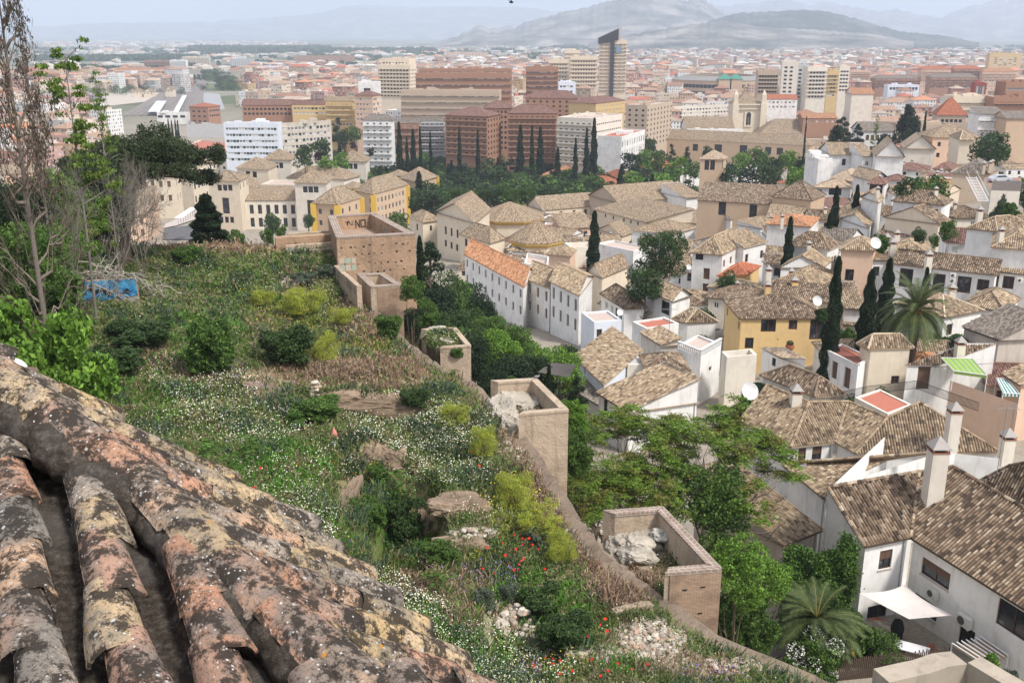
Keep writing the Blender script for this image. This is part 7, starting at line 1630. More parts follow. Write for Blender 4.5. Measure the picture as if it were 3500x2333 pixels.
tree_at('bush','B0',100,880,58,900,'dark bush mass behind the big bright shrub',None,surf=T,lod=2,cat='bush')
tree_at('bushb','B0',260,1130,47,980,'big bright green shrub at the left edge of the hill',None,surf=T,lod=2,cat='bush')
tree_at('cypress','B0',1830,300,112,300,'bushy dark cypress standing at the hill crest',None,surf=G,base=-24,lod=2)
for i,(x,y)in enumerate(((470,900),(555,905),(690,860),(780,880),(870,890),(420,1050))):
 p=hit('B0',x,y+60,0,T);m=MB();q_=atd('B0',x+(60 if i==4 else TR.uniform(-40,40)),40-200*(i==4),p.y)
 rng=np.random.default_rng(i);pts=[np.array(p)+(np.array(q_)-np.array(p))*t+rng.normal(0,.12,3)*(t>0)for t in np.linspace(0,1,7)];m.tube(np.array(pts)-np.array(p),np.linspace(.17 if i%2 else .26,.05,7),7,0,(.22,.19,.16))
 for j in range(9):a=pts[2+j%5]-np.array(p);b=a+rng.normal(0,.9,3)+[0,0,.8];limb(m,a,b,.05,.012,rng,(.26,.23,.2),4,.2,4)
 tag(m.build('leafless_tree',BARK,None,True,p),['slim pale trunk at the left of the bare thicket','straight grey trunk left of the dark gap','trunk leaning over the mural wall','white barked stem above the mural wall','split dead trunk leaning to the upper right','thin trunk rising from the big bright shrub'][i],'dead tree')
def deadwood(label,starts,seed,name='fallen_tree',n=16,L=2.3):
 rng=np.random.default_rng(seed);m=MB();p0=hit('B0',*starts[0][0:2],0,T);o=np.array(p0)
 for x0,y0,x1,y1,h0,h1,r in starts:
  a=np.array(hit('B0',x0,y0,h0,T))-o;b=np.array(atd('B0',x1,y1,hit('B0',x0,y0,h0,T).y-.4))-o;P=limb(m,a,b,r,r*.5,rng,(.36,.31,.26),7,.25,6)
  for j in range(n):
   s=P[rng.integers(1,7)];e=s+rng.normal(0,L*.4,3)*[1,.6,.8]+[0.2,0,-.35];q=limb(m,s,e,.045,.02,rng,(.38,.34,.3),5,.35,4)
   for _ in range(3):limb(m,q[2],q[2]+rng.normal(0,.55,3)+[0,0,-.25],.02,.008,rng,(.4,.36,.31),4,.3,3)
 tag(m.build(name,BARK,None,True,p0),label,'dead tree')
deadwood('fallen grey dead tree sprawling over the mural wall',[(330,980,900,990,3.4,0,.13),(560,980,1050,1190,3.0,0,.1),(700,900,1180,1010,3.6,0,.08)],3,n=26)
deadwood('broken dead branches propped right of the mural wall',[(1270,1140,1430,1070,1.2,0,.11),(1280,1160,1750,1145,1.0,0,.06),(1340,1260,1410,1010,.2,0,.07),(1380,1100,1480,1230,1.3,0,.05)],5,n=3,L=.8)
for i,(k,x,y,hp,wp,lb)in enumerate([('bush',487,852,130,118,'rounded dark green bush in the middle of the slope, left of the fennel'),('bushd',655,832,95,120,'dark spreading bush next to the tall fennel'),('bush',892,778,62,66,'neat green bush just below the brick tower'),('bushd',930,1245,120,85,'dark bush growing out of the excavated pit'),('bush',845,1215,80,90,'leafy weeds at the left side of the pit'),('bush',870,1120,60,60,'leafy weeds at the head of the pit'),('fennel',152,940,70,110,'yellow flowering bush just above the old tiled roof'),('fennel',745,830,70,80,'yellow green fennel beside the dark spreading bush'),('fennel',690,720,60,110,'fennel clump in the upper slope, left'),('fennel',790,745,45,60,'small fennel in the upper slope'),('fennel',1045,975,55,75,'fennel on the wall walk above the daisies'),('fennel',1110,1050,80,75,'yellow fennel at the right end of the daisies'),('fennel',1180,1165,85,110,'yellow fennel along the wall walk, upper'),('fennel',1240,1240,95,120,'yellow fennel along the wall walk, middle'),('fennel',1290,1290,75,80,'yellow fennel along the wall walk, lower'),('fennel',860,690,40,70,'fennel below the low graffiti wall'),('fennel',600,700,35,60,'pale fennel tuft near the crest'),('greybush',1110,1400,55,55,'grey green bush with cream flower heads, left'),('greybush',1165,1380,50,50,'grey green bush with cream flower heads, right'),('greybush',1235,1250,40,60,'pale flowering bush among the poppies'),('bushd',1250,1430,90,110,'dark leafy mass between the stones and the dry grass, upper'),('bushd',1300,1480,80,120,'dark leafy mass between the stones and the dry grass, lower'),('bush',1010,1290,50,80,'weeds beside the small square stump'),('bushd',950,930,45,70,'blue green weeds under the earth bank'),('bush',720,960,50,120,'weeds at the end of the earth bank'),('bushd',250,860,70,160,'dark undergrowth above the yellow flowering bush'),('bushd',330,790,60,150,'dark undergrowth at the foot of the trunks'),('greybush',700,655,30,60,'greyish shrub near the rampart tower corner'),('greybush',750,640,32,45,'violet tinged shrub near the rampart tower corner'),('bush',430,600,35,70,'low shrub on the crest'),('bush',1240,905,30,40,'grass tuft bush inside the plain tower')]):
 shrub_at(k,x,y,hp,wp,lb,lod=2)
def sumac(label,pts,seed):
 """young tree of heaven shoots with long feathered leaves"""
 rng=np.random.default_rng(seed)
 for i,(x,y,h)in enumerate(pts):
  p=hit('P',x,y,0,T);m=MB();tr=MB();top=np.array([rng.normal(0,.1),rng.normal(0,.1),h]);tr.tube([(0,0,-.1),top*.5,top],[.03,.022,.012],5,0,(.2,.17,.1));P,D=[],[]
  for j in range(16):
   b=top*rng.uniform(.5,1);a=rng.uniform(0,6.28);o=np.array([math.cos(a),math.sin(a),.35]);L=rng.uniform(.7,1.15)*h*.6;sd=np.array([-math.sin(a),math.cos(a),0])
   for k in range(13):
    t=(k+1)/13;c=b+o*L*t-[0,0,L*.55*t*t]
    for s_ in(-1,1):P.append(c+sd*s_*.1*h/1.4);D.append(sd*s_*2+o*.5+np.array([0,0,-.5]))
  leaves(m,np.array(P),.2*h/1.4,rng,[(.07,.15,.02),(.05,.11,.02),(.1,.18,.03),(.16,.09,.05)],.3,0,0,.25,np.array(D)*2)
  root=thing('sumac_shoot',label[i],'plant',p);tr.build('trunk',BARK,root);m.build('crown',LEAF,root)
sumac(['feathery leaved shoot above the tiled roof, left','feathery leaved shoot above the tiled roof, middle','feathery leaved shoot above the tiled roof, right','feathery shoot by the daisies at the roof end','feathery shoot below the purple flowers','feathery leaved shoot at the edge of the pit','feathery shoot beside the stone pillar','feathery shoot behind the stump of the low tower'],[(470,1085,1.5),(530,1105,1.4),(585,1075,1.6),(560,1150,1.2),(1010,1365,1.2),(920,1150,1.5),(585,830,1.0),(1040,880,1.0)],12)
for i,(c,x,y,z,h,w,k,lb)in enumerate((('C2',150,470,-22,.9,1.3,'bush','grass tuft in the far left corner of the plain tower'),('C2',260,470,-22,.7,1.0,'bush','grass tuft at the far wall of the plain tower'),('C2',440,640,-22,.5,1.1,'bush','grass tuft in the right corner of the plain tower'),('D2',1180,190,-22.5,.9,.7,'bush','grass tuft at the far wall of the nearest brick tower'),('D2',1420,170,-22.5,.7,.7,'fennel','yellowish tuft in the far corner of the nearest brick tower'),('D2',1640,480,-22.5,.5,.8,'greybush','dry plant at the right wall of the nearest brick tower'),('B1',1620,1470,-22.5,1.2,1.5,'bush','bush growing on the low tower stump'),('C1',1860,190,-22.8,.9,1.1,'bush','fig shoot on the face of the low tower stump'))):
 plant(k,onz(c,x,y,z),h,w,lb,lod=2,cat='bush')
for i,(x,y,w)in enumerate(((2120,760,420),(2260,700,420),(2330,900,380),(2150,1000,300))):
 tree_at('bush','D2',x,y,53.5,w,['garden shrub under the vivid green tree, left','garden shrub under the vivid green tree, right','garden shrub near the young palm, upper','garden shrub at the foot of the nearest brick tower'][i],base=-41,cat='bush',lod=2)
def zone(px,py,lst):
 w=np.zeros(len(px))
 for cx,cy,rx,ry,k in lst:
  e=((px-cx)/rx)**2+((py-cy)/ry)**2;w=np.maximum(w,k*sm((1.25-e)/.6))
 return w
Z_DAISY=[(960,985,170,62,1),(870,940,90,30,.6),(490,905,110,55,.8),(590,985,120,50,.7),(420,990,120,40,.35),(1010,1090,120,36,.8),(700,1180,80,45,.6),(640,1100,120,50,.3),(770,1060,70,40,.5),(880,1360,70,40,1),(950,1430,90,60,1),(1060,1500,130,70,1),(1200,1545,130,40,.7),(720,1240,60,40,.8),(640,660,100,30,.25),(520,640,120,60,.15),(790,690,80,30,.3),(1100,1170,60,30,.3),(380,870,50,30,.4),(960,700,30,20,.3),(600,1190,40,30,.4)]
Z_POPPY=[(1180,1295,95,45,1),(1250,1260,40,40,.6),(1420,1545,80,30,1.2),(1290,1545,70,22,.9),(1020,1222,20,18,.6),(1120,1080,50,22,.3),(1190,1460,20,15,.6),(900,1230,90,40,.1),(1640,1480,60,30,.25),(700,1100,200,80,.06),(820,640,80,30,.15),(1370,1450,60,40,.2)]
Z_PURPLE=[(1110,1340,80,40,1),(1030,1300,60,30,.8),(560,875,40,40,.7),(640,930,60,40,.4),(1230,1530,80,30,.8),(980,900,40,20,.4),(1120,900,40,20,.2),(1640,1560,120,20,.8),(1200,1400,60,40,.4)]
Z_YEL=[(690,720,120,50,.6),(900,700,60,30,.4),(1180,1170,70,70,.7),(880,1090,40,40,.4),(860,790,60,30,.5),(600,690,60,30,.3),(1300,1530,60,20,.5),(1100,1290,30,15,.6),(760,1280,80,30,.3)]
Z_BARE=[(845,915,85,18,.9),(600,885,50,34,.85),(862,1040,46,34,.9),(800,1140,22,60,.8),(965,1150,24,60,.7),(1070,1155,60,28,.55),(1500,1470,85,50,.9),(1190,1435,60,45,.6),(1350,1500,100,20,.7),(1200,985,50,60,.5),(1650,1535,130,26,.5),(1480,1260,50,30,.6),(1190,920,60,40,.6),(1320,1230,40,60,.4)]
Z_DRY=[(560,565,110,20,1),(430,560,90,16,.9),(850,730,90,60,.55),(780,860,170,35,.9),(900,860,90,45,.8),(1270,1130,80,100,.9),(1200,1010,60,70,.8),(1350,1250,60,60,.8),(1430,1330,90,80,1),(1000,1340,120,40,.5),(690,650,60,40,.4),(440,860,60,25,.7),(1080,1420,70,40,.5),(350,830,60,40,.4),(1560,1530,60,30,.7),(830,640,60,25,.6),(1100,860,60,40,.7),(1600,1540,100,30,.7),(620,760,60,60,.3)]
Z_LUSH=[(640,1080,130,70,1),(470,780,100,70,.6),(1040,1480,150,90,.8),(600,1180,60,60,.8),(740,1250,80,60,.6),(930,1200,90,90,.9),(1240,1390,120,80,.9),(880,690,40,30,.7),(360,900,100,70,.5),(1420,1520,60,30,.5),(560,660,140,60,.4)]
def cover():
 rng=np.random.default_rng(77)
 N=190000;px=rng.uniform(-60,1960,N);py=rng.uniform(535,1640,N)
 P=vhit(px,py);ok=(P[:,1]<105.5)&(P[:,0]<WX(P[:,1])-.25)&(P[:,1]>12)
 for R_ in(t1,t2,t3,t4,t5):
  c=R_.location;
 P,px,py=P[ok],px[ok],py[ok]
 def inside(P,Q):
  r=np.ones(len(P),bool)
  for i in range(4):a,b=Q[i],Q[(i+1)%4];r&=((b.x-a.x)*(P[:,1]-a.y)-(b.y-a.y)*(P[:,0]-a.x))>-.1
  return r
 k=~(inside(P,TP)|inside(P,P4));P,px,py=P[k],px[k],py[k]
 for Q,zf in((P2,-22.0),(P3,-22.5),(P5,-22.5)):
  u,v=rng.random(5200),rng.random(5200);A,B,C,D=[np.array(q)for q in Q];w=A[None]*((1-u)*(1-v))[:,None]+B[None]*(u*(1-v))[:,None]+C[None]*(u*v)[:,None]+D[None]*((1-u)*v)[:,None];w=w[np.sin(w[:,0]*3)*np.sin(w[:,1]*2.3)>-.1]
  c_=(A+B+C+D)/4;w=c_+(w-c_)*.84;w[:,2]=zf;P=np.concatenate([P,w])
 px,py=proj(P);dist=np.linalg.norm(P,axis=1);s=dist/45
 bare,dry,lush,yel=zone(px,py,Z_BARE),zone(px,py,Z_DRY),zone(px,py,Z_LUSH),zone(px,py,Z_YEL)
 nz=np.sin(P[:,0]*.9+1.3*np.sin(P[:,1]*.6))*np.sin(P[:,1]*.8+P[:,0]*.3);nz2=np.sin(P[:,0]*2.7+P[:,1])*np.sin(P[:,1]*2.3)
 keep=rng.random(len(P))>bare*.93;sel=np.where(keep)[0]
 n=len(sel);q=P[sel];d,l,y_=dry[sel],lush[sel],yel[sel];z1,z2=nz[sel],nz2[sel];sc=s[sel]
 G1=np.array([(.11,.18,.04),(.08,.135,.03),(.15,.2,.055),(.17,.19,.07),(.085,.12,.045)]);G2=np.array([(.09,.22,.028),(.12,.26,.035),(.07,.16,.022)]);DR=np.array([(.32,.22,.14),(.25,.16,.11),(.38,.29,.17),(.2,.13,.09),(.3,.2,.16)]);YE=np.array([(.26,.27,.04),(.19,.22,.035)])
 BG=np.array([(.05,.09,.05),(.07,.11,.07)])
 c=G1[rng.integers(0,5,n)];r=rng.random(n)
 m_=r<l*.9;c[m_]=G2[rng.integers(0,3,m_.sum())]
 m_=(z1>.35)&(rng.random(n)<.6);c[m_]=BG[rng.integers(0,2,m_.sum())]
 m_=((z2*.5+z1*-.5>.22)&(rng.random(n)<.5))|(rng.random(n)<.12);c[m_]=np.array([(.26,.22,.12),(.2,.16,.1)])[rng.integers(0,2,m_.sum())]
 m_=rng.random(n)<y_*.6;c[m_]=YE[rng.integers(0,2,m_.sum())]
 m_=rng.random(n)<d*.92;c[m_]=DR[rng.integers(0,5,m_.sum())]
 c=c*rng.uniform(.75,1.25,(n,1))
 half=rng.random(n)<.55;B=MB()
 for rep in range(3):
  a=rng.uniform(0,6.28,n);h=rng.uniform(.16,.48,n)*(1+.5*z1)*np.clip(sc,.6,1.6)**.5;w=rng.uniform(.018,.04,n)*sc;o=rng.normal(0,.12,(n,2))*sc[:,None]
  b0=q+np.stack([o[:,0],o[:,1],np.full(n,-.03)],-1);sd=np.stack([np.cos(a),np.sin(a),0*a],-1)*w[:,None];lean=rng.normal(0,.45,(n,2))*h[:,None]
  tip=b0+np.stack([lean[:,0]+.1*h,lean[:,1],h],-1);mid=b0+(tip-b0)*.55+[0,0,.06]
  kk=np.where(half)[0];V=np.stack([b0[kk]-sd[kk],b0[kk]+sd[kk],mid[kk]+sd[kk]*.7,mid[kk]-sd[kk]*.7],1);B.add(V.reshape(-1,3),np.arange(4*len(kk)).reshape(-1,4),0,None,np.repeat(c[kk],4,0))
  V=np.stack([mid[kk]-sd[kk]*.7,mid[kk]+sd[kk]*.7,tip[kk]],1);B.add(V.reshape(-1,3),np.arange(3*len(kk)).reshape(-1,3),0,None,np.repeat(c[kk]*1.1,3,0))
 tag(B.build('wild_grass',LEAF),'wild green and straw coloured grass covering the ruined hill','grass',kind='stuff')
 L=MB();kk=np.where(~half)[0]
 for rep in range(2):
  C=q[kk]+np.stack([rng.normal(0,.12,len(kk)),rng.normal(0,.12,len(kk)),rng.uniform(.0,.32,len(kk))*(1+.6*z1[kk])],-1)*np.clip(sc[kk],.7,2)[:,None]
  dd=rng.normal(size=(len(kk),3));dd[:,2]*=.5;L_pal=c[kk]
  a=dd/np.linalg.norm(dd,axis=1)[:,None];b=np.cross(a,rng.normal(size=(len(kk),3)));b/=np.linalg.norm(b,axis=1)[:,None];s_=(rng.uniform(.04,.1,len(kk))*sc[kk])[:,None]
  L.add(np.stack([C-a*s_,C+b*s_*.5,C+a*s_,C-b*s_*.5],1).reshape(-1,3),np.arange(4*len(kk)).reshape(-1,4),0,None,np.repeat(L_pal,4,0))
 tag(L.build('weeds',LEAF),'low leafy weeds covering the ruined hill','weeds',kind='stuff')
 FLM=vcolmat('petals',.6,.1,.1,.1)
 def flowers(name,label,zl,dens,size,cols,hh,seed,extra=None):
  r=np.random.default_rng(seed);z=zone(px,py,zl);cl=np.clip(.45+.4*np.sin(P[:,0]*2.1+seed)*np.sin(P[:,1]*1.9+P[:,0])+.4*np.sin(P[:,0]*.9+2*np.sin(P[:,1]*.7)),0,1)**1.5;pr=z*dens*(cl**.7 if dens<.9 else .35+.65*cl);reps=1 if dens<1 else 2;m=MB()
  for rep in range(reps):
   i=np.where(r.random(len(P))<pr/reps if dens<1 else r.random(len(P))<pr*.8)[0];n=len(i)
   if extra is not None and rep==0:i=np.concatenate([i,np.where(r.random(len(P))<extra)[0]]);n=len(i)
   C=P[i]+np.stack([r.normal(0,.1,n),r.normal(0,.1,n),r.uniform(hh*.7,hh*1.3,n)],-1)*np.clip(s[i],.7,1.6)[:,None]
   nn=r.normal(0,.45,(n,3))+[0,-.35,1];nn/=np.linalg.norm(nn,axis=1)[:,None];a=np.cross(nn,r.normal(size=(n,3)));a/=np.linalg.norm(a,axis=1)[:,None];b=np.cross(nn,a);R_=(size*r.uniform(.7,1.25,n)*np.clip(s[i],.5,1.5)**.6)[:,None]
   th=np.arange(6)*math.pi/3;V=C[:,None]+R_[:,None]*(np.cos(th)[None,:,None]*a[:,None]+np.sin(th)[None,:,None]*b[:,None]);c=np.array(cols)[r.integers(0,len(cols),n)]*r.uniform(.85,1.1,(n,1))
   I=(np.arange(n)*6)[:,None];m.add(V.reshape(-1,3),np.concatenate([I+[0,1,2,3],I+[3,4,5,0]]),0,None,np.repeat(c,6,0))
  tag(m.build(name,FLM),label,'flowers',kind='stuff')
 flowers('daisies','dense patches of small white daisies and camomile over the slope',Z_DAISY,.99,.026,[(.78,.78,.68),(.7,.7,.55),(.66,.62,.3),(.8,.8,.74),(.6,.62,.45)],.34,5,.006)
 flowers('poppies','red poppies scattered near the lower rampart',Z_POPPY,.055,.06,[(.55,.02,.015),(.62,.04,.02)],.5,6)
 flowers('purple_flowers','small purple flowers in loose drifts',Z_PURPLE,.22,.03,[(.24,.16,.42),(.32,.22,.5),(.28,.18,.36)],.4,7)
 flowers('yellow_flowers','tiny yellow flowers among the fennel',Z_YEL,.25,.03,[(.6,.5,.04),(.5,.45,.06)],.45,8)
cover()
def smallthings():
 for lb,x,y,h in(('tall pink net cone standing among the weeds of the left slope',438,862,.9),('small pink net bundle beside the daisy field',768,1004,.5)):
  p=hit('P',x,y,0,T);m=MB();m.lathe([(.2,0),(.24,.12*h),(.16,.5*h),(.07,.9*h),(.02,1.1*h)],10);tag(m.build('net_cone',plain('pink_net',(.6,.2,.18)),None,False,p),lb,'netting')
 p=hit('C0',250,500,0,T);q=atd('C0',270,215,12)
 m=MB();m.tube([(0,0,-5),(0,0,0),(.02,0,.14),(.03,0,.28)],[.12,.1,.09,.1],12,0,(.17,.12,.09));tag(m.build('tree_stump',BARK,None,True,atd('C0',255,530,9.5)),'cut brown trunk standing behind the old tiled roof','tree stump')
 a,b=atd('C0',90,360,10.5),atd('C0',165,240,10.5);m=MB();m.tube([(0,0,-1.5),(0,0,0),tuple(b-a)],[.09,.09,.1],12);tag(m.build('pipe',plain('white_pipe',(.62,.6,.55)),None,True,a),'white vent pipe leaning beside the cut trunk','pipe')
 p=onz('C2',352,372,-20.38);m=MB();V=SV3*[.16,.075,.08];m.add(V+[0,0,.12],SF3,0,None,(.2,.2,.22));m.add(SV3*.05+[.14,0,.22],SF3,0,None,(.15,.16,.18));m.add([(-.12,-.03,.12),(-.12,.03,.12),(-.32,.03,.08),(-.32,-.03,.08)],[[0,1,2,3]],0,None,(.15,.15,.17));m.tube([(.1,.02,.15),(.155,0,.2),(.14,0,.22)],[.05,.04,.03],6,0,(.16,.17,.18));m.tube([(0,.02,0),(0,.02,.08)],.008,4,0,(.4,.2,.15));m.tube([(0,-.02,0),(0,-.02,.08)],.008,4,0,(.4,.2,.15));m.add([(.19,-.01,.225),(.19,.01,.225),(.225,0,.21)],[[0,1,2]],0,None,(.1,.1,.1))
 tag(m.build('pigeon',vcolmat('feathers',.7,.2),None,True,p),'grey pigeon perched on the parapet corner of the plain tower','bird')
 C=[Vector((0,0,0))]*4;D3='D3'
 z=sail_house.zE;k=[onz(D3,1285,690,z-2.9),onz(D3,880,765,z-2.4),onz(D3,1330,1012,z-2.0),onz(D3,1715,962,z-3.0)]
 root=thing('shade_sail','cream shade sail stretched between three corners over the patio','shade sail',(k[0].x,k[0].y,z-3));off=-Vector(root.location);m=MB();n=14;V=[]
 A,B,Cc=np.array(k[0]),np.array(k[1]),np.array(k[3]);F_=np.array(k[2]);U=np.linspace(0,1,n)
 for i,u in enumerate(U):
  for j,v in enumerate(U):
   p=A*(1-u)*(1-v)+B*u*(1-v)+Cc*(1-u)*v+(F_*.9+(B+Cc)/2*.1)*u*v
   e=4*(u*(1-u)*(v<.5)*(1-2*v)+v*(1-v)*(u<.5)*(1-2*u));c=(A+B+Cc+F_)/4;p=p+(c-p)*.16*e;p[2]-=.35*math.sin(u*math.pi)*math.sin(v*math.pi);V.append(p)
 I=np.arange(n*n).reshape(n,n);m.add(V,np.stack([I[:-1,:-1],I[:-1,1:],I[1:,1:],I[1:,:-1]],-1).reshape(-1,4));m.build('cloth',plain('sail_cloth',(.62,.56,.52)),root,True,off)
 def ac(lb,crop,x,y,s=1.0,nrm=None,D=None,ang=None):
  r=ray(crop,x,y);
  if D is None:P,Q,z0,z1=sail_house.edges['1'];dd=(Q-P);nn=Vector((dd.y,-dd.x,0)).normalized();t=P.dot(nn)/r.dot(nn);X=r*t+nn*.02;an=math.atan2(dd.y,dd.x)
  else:X=atd(crop,x,y,D);an=ang or 0
  ro=thing('air_conditioner',lb,'air conditioner',X,an);m=MB();m.box(-.42*s,.42*s,-.36*s,-.06*s,-.3*s,.3*s);m.box(-.38*s,-.3*s,-.34*s,0,-.36*s,-.301*s);m.box(.3*s,.38*s,-.34*s,0,-.36*s,-.301*s);m.build('casing',plain('ac_casing',(.62,.6,.55),.5),ro)
  m=MB();m.lathe([(.24*s,0),(.24*s,.012),(.0,.014)],20,0,None,Matrix.Translation((-.12*s,-.361*s,0))@Matrix.Rotation(R(90),4,'X'));m.build('fan',plain('ac_fan',(.08,.08,.08),.5),ro)
 ac('white air conditioner under the wide wooden window of the shade sail house',D3,1560,765);ac('larger white air conditioner above the dark patio door',D3,1850,1005,1.25)
 ac('upper of two air conditioners on the long glazed white house','B3',1712,1018,1.0,D=sailD(1));ac('lower of two air conditioners on the long glazed white house','B3',1706,1066,1.0,D=sailD(1));ac('air conditioner on the white house end at the right edge','B3',2308,1062,1,D=sailD(2));ac('air conditioner at the foot of the narrow white house end','B3',1108,1150,1,D=sailD(3))
 g=sail_house.zE-6.15
 p=onz(D3,1350,1250,g+.75);ro=thing('patio_table','white rectangular table on the brick red patio','table',(p.x,p.y,g));m=MB();m.box(-1.1,1.1,-.55,.55,.7,.75);m.build('tabletop',plain('white_top',(.75,.75,.78)),ro)
 for a,b in((-1,-1),(1,-1),(1,1),(-1,1)):m=MB();m.box(a*1.0-.03,a*1.0+.03,b*.47-.03,b*.47+.03,0,.699);m.build('leg',plain('white_leg',(.6,.6,.6)),ro)
 ro.rotation_euler.z=-.5
 p=onz(D3,1220,1090,g+.8);m=MB();m.lathe([(.32,0),(.4,.3),(.38,.7),(.44,.72),(.44,1.0),(.3,1.5),(.1,1.6)],14);tag(m.build('covered_grill',plain('black_cover',(.02,.02,.022)),None,True,(p.x,p.y,g)),'black covered grill standing against the patio wall','grill')
 p=onz(D3,1300,1220,g);m=MB();m.box(-2.6,3.6,-2.2,2.4,-.3,.02);o=tag(m.build('patio_floor',plain('patio_red',(.3,.1,.065)),None,False,(p.x,p.y,g),-.5),kind='structure')
 p=onz(D3,1520,1270,g+.2);m=MB();m.lathe([(.16,0),(.26,.42),(.3,.44),(.3,.5),(.24,.5),(.2,.2)],14);tag(m.build('flower_pot',plain('terracotta',(.42,.15,.08)),None,True,(p.x,p.y,g)),'terracotta pot by the dark patio door','flower pot')
 a,b=onz(D3,230,1610,-39.6),onz(D3,1690,1450,-39.6);ro=thing('picket_fence','dark weathered wooden picket fence along the garden','fence',a);d=b-a;L=d.length;u=d.normalized();m=MB();n=int(L/.135);rng=random.Random(2);ang=math.atan2(d.y,d.x)
 for i in range(n):
  h=rng.uniform(1.5,1.75);M=Matrix.Rotation(ang,4,'Z')@Matrix.Translation((i*.135,0,0));m.box(-.045,.045,-.012,.012,-.6,h,0,None,M);V=xf(np.array([(-.045,-.012,h),(.045,-.012,h),(0,-.012,h+.07),(-.045,.012,h),(.045,.012,h),(0,.012,h+.07)]),M);m.add(V,[[0,1,2],[5,4,3]]);m.add(V,[[0,2,5,3],[1,4,5,2]])
 m.build('pickets',plain('weathered_wood',(.085,.06,.045)),ro);m=MB()
 for z_ in(.2,1.0):m.box(0,L,.014,.05,z_,z_+.08,0,None,Matrix.Rotation(ang,4,'Z'))
 m.build('rail',plain('weathered_wood',(.085,.06,.045)),ro)
 lowwall('thick rough mortar wall corner in the bottom right foreground',D3,(1150,1560),(1850,1385),.6,.8,6,plaster('rough_mortar',(.4,.34,.27),(.12,.1,.08),1.0),None,9,'mortar_wall',-20.6)
 lowwall('right arm of the thick rough mortar wall',D3,(1850,1385),(2420,1720),.6,.7,6,plaster('rough_mortar',(.4,.34,.27)),None,10,'mortar_wall',-20.6)
 q=[atd('C2',*v)for v in((360,318,84),(470,230,90),(705,250,88),(640,362,82))];m=MB();n=9;U=np.linspace(0,1,n);V=[]
 for u in U:
  for v in U:p=(np.array(q[0])*(1-u)+np.array(q[3])*u)*(1-v)+(np.array(q[1])*(1-u)+np.array(q[2])*u)*v;p[2]-=.5*math.sin(math.pi*u)*math.sin(math.pi*v);V.append(p-np.array(q[0]))
 I=np.arange(n*n).reshape(n,n);m.add(V,np.stack([I[:-1,:-1],I[:-1,1:],I[1:,1:],I[1:,:-1]],-1).reshape(-1,4));tag(m.build('shade_cloth',plain('dark_cloth',(.085,.075,.065)),None,True,q[0]),'dark grey shade cloth stretched below the long tan roof','shade sail')
def sailD(i):
 return{1:SD['long white house with a row'],2:SD['white house at the right edge with a white'],3:SD['narrow white house end']}[i]
SD={}
for o in SC.objects:
 if o.parent is None and o.type=='EMPTY' and 'label' in o:
  for key in('long white house with a row','white house at the right edge with a white','narrow white house end'):
   if o['label'].startswith(key):
    w=[c for c in o.children if c.name.startswith('wall')][0];SD[key]=min(v.co.y for v in w.data.vertices)-.05
smallthings()
def farwall_mat(name,col,k):
 m,nt,b=nmat(name,.85,.15)
 uv=nt.nodes.new('ShaderNodeTexCoord').outputs['UV'];sp=N(nt,'ShaderNodeSeparateXYZ');nt.links.new(uv,sp.inputs[0])
 fr=lambda s,p:math_(nt,'FRACT',math_(nt,'DIVIDE',s,p));fx=fr(sp.outputs[0],3.2 if k else 2.7);fz=fr(sp.outputs[1],3.1)
 wx=math_(nt,'MULTIPLY',math_(nt,'GREATER_THAN',fx,.3),math_(nt,'LESS_THAN',fx,.76 if k else .68));wz=math_(nt,'MULTIPLY',math_(nt,'GREATER_THAN',fz,.3),math_(nt,'LESS_THAN',fz,.78))
 wn=N(nt,'ShaderNodeTexWhiteNoise',noise_dimensions='3D');cb=N(nt,'ShaderNodeCombineXYZ');nt.links.new(math_(nt,'FLOOR',math_(nt,'DIVIDE',sp.outputs[0],3.2 if k else 2.7)),cb.inputs[0]);nt.links.new(math_(nt,'FLOOR',math_(nt,'DIVIDE',sp.outputs[1],3.1)),cb.inputs[1]);nt.links.new(nt.nodes.new('ShaderNodeObjectInfo').outputs['Random'],cb.inputs[2]);nt.links.new(cb.outputs[0],wn.inputs[0])
 wc=ramp(nt,wn.outputs[0],[(0,(.03,.03,.035)),(.5,(.06,.06,.07)),(.62,(.5,.48,.44)),(.85,(.6,.6,.58)),(.93,(.1,.25,.18)),(1,(.2,.08,.05))],'CONSTANT')
 p=geopos(nt);base=mix(nt,noise_(nt,p,.05,3),tuple(x*.8 for x in col),tuple(min(.85,x*1.15)for x in col))
 nt.links.new(mix(nt,math_(nt,'MULTIPLY',math_(nt,'MULTIPLY',wx,wz),math_(nt,'GREATER_THAN',wn.outputs[0],.08)),base,wc),b.inputs['Base Color']);return m
FW={'white':(.74,.73,.7),'cream':(.66,.55,.42),'peach':(.55,.38,.28),'brick':(.38,.2,.14),'tan':(.48,.36,.26),'grey':(.5,.48,.45),'ochre':(.55,.38,.2),'pink':(.5,.32,.27)}
FWM={k:farwall_mat('far_wall_'+k,v,i%2)for i,(k,v)in enumerate(FW.items())}
def farroof_mat():
 m,nt,b=nmat('far_roofs',.9,.1);a=N(nt,'ShaderNodeVertexColor',layer_name='Col');p=geopos(nt)
 nt.links.new(mix(nt,1,a.outputs[0],mix(nt,noise_(nt,p,.5,4,.7),(.6,.6,.6),(1.4,1.4,1.4)),'MULTIPLY'),b.inputs['Base Color']);return m
FRM=farroof_mat()
ROOFC=[((.36,.235,.165),'tan tiled'),((.3,.17,.12),'brown tiled'),((.5,.24,.14),'orange tiled'),((.42,.14,.09),'red tiled'),((.45,.35,.27),'pale tiled')]
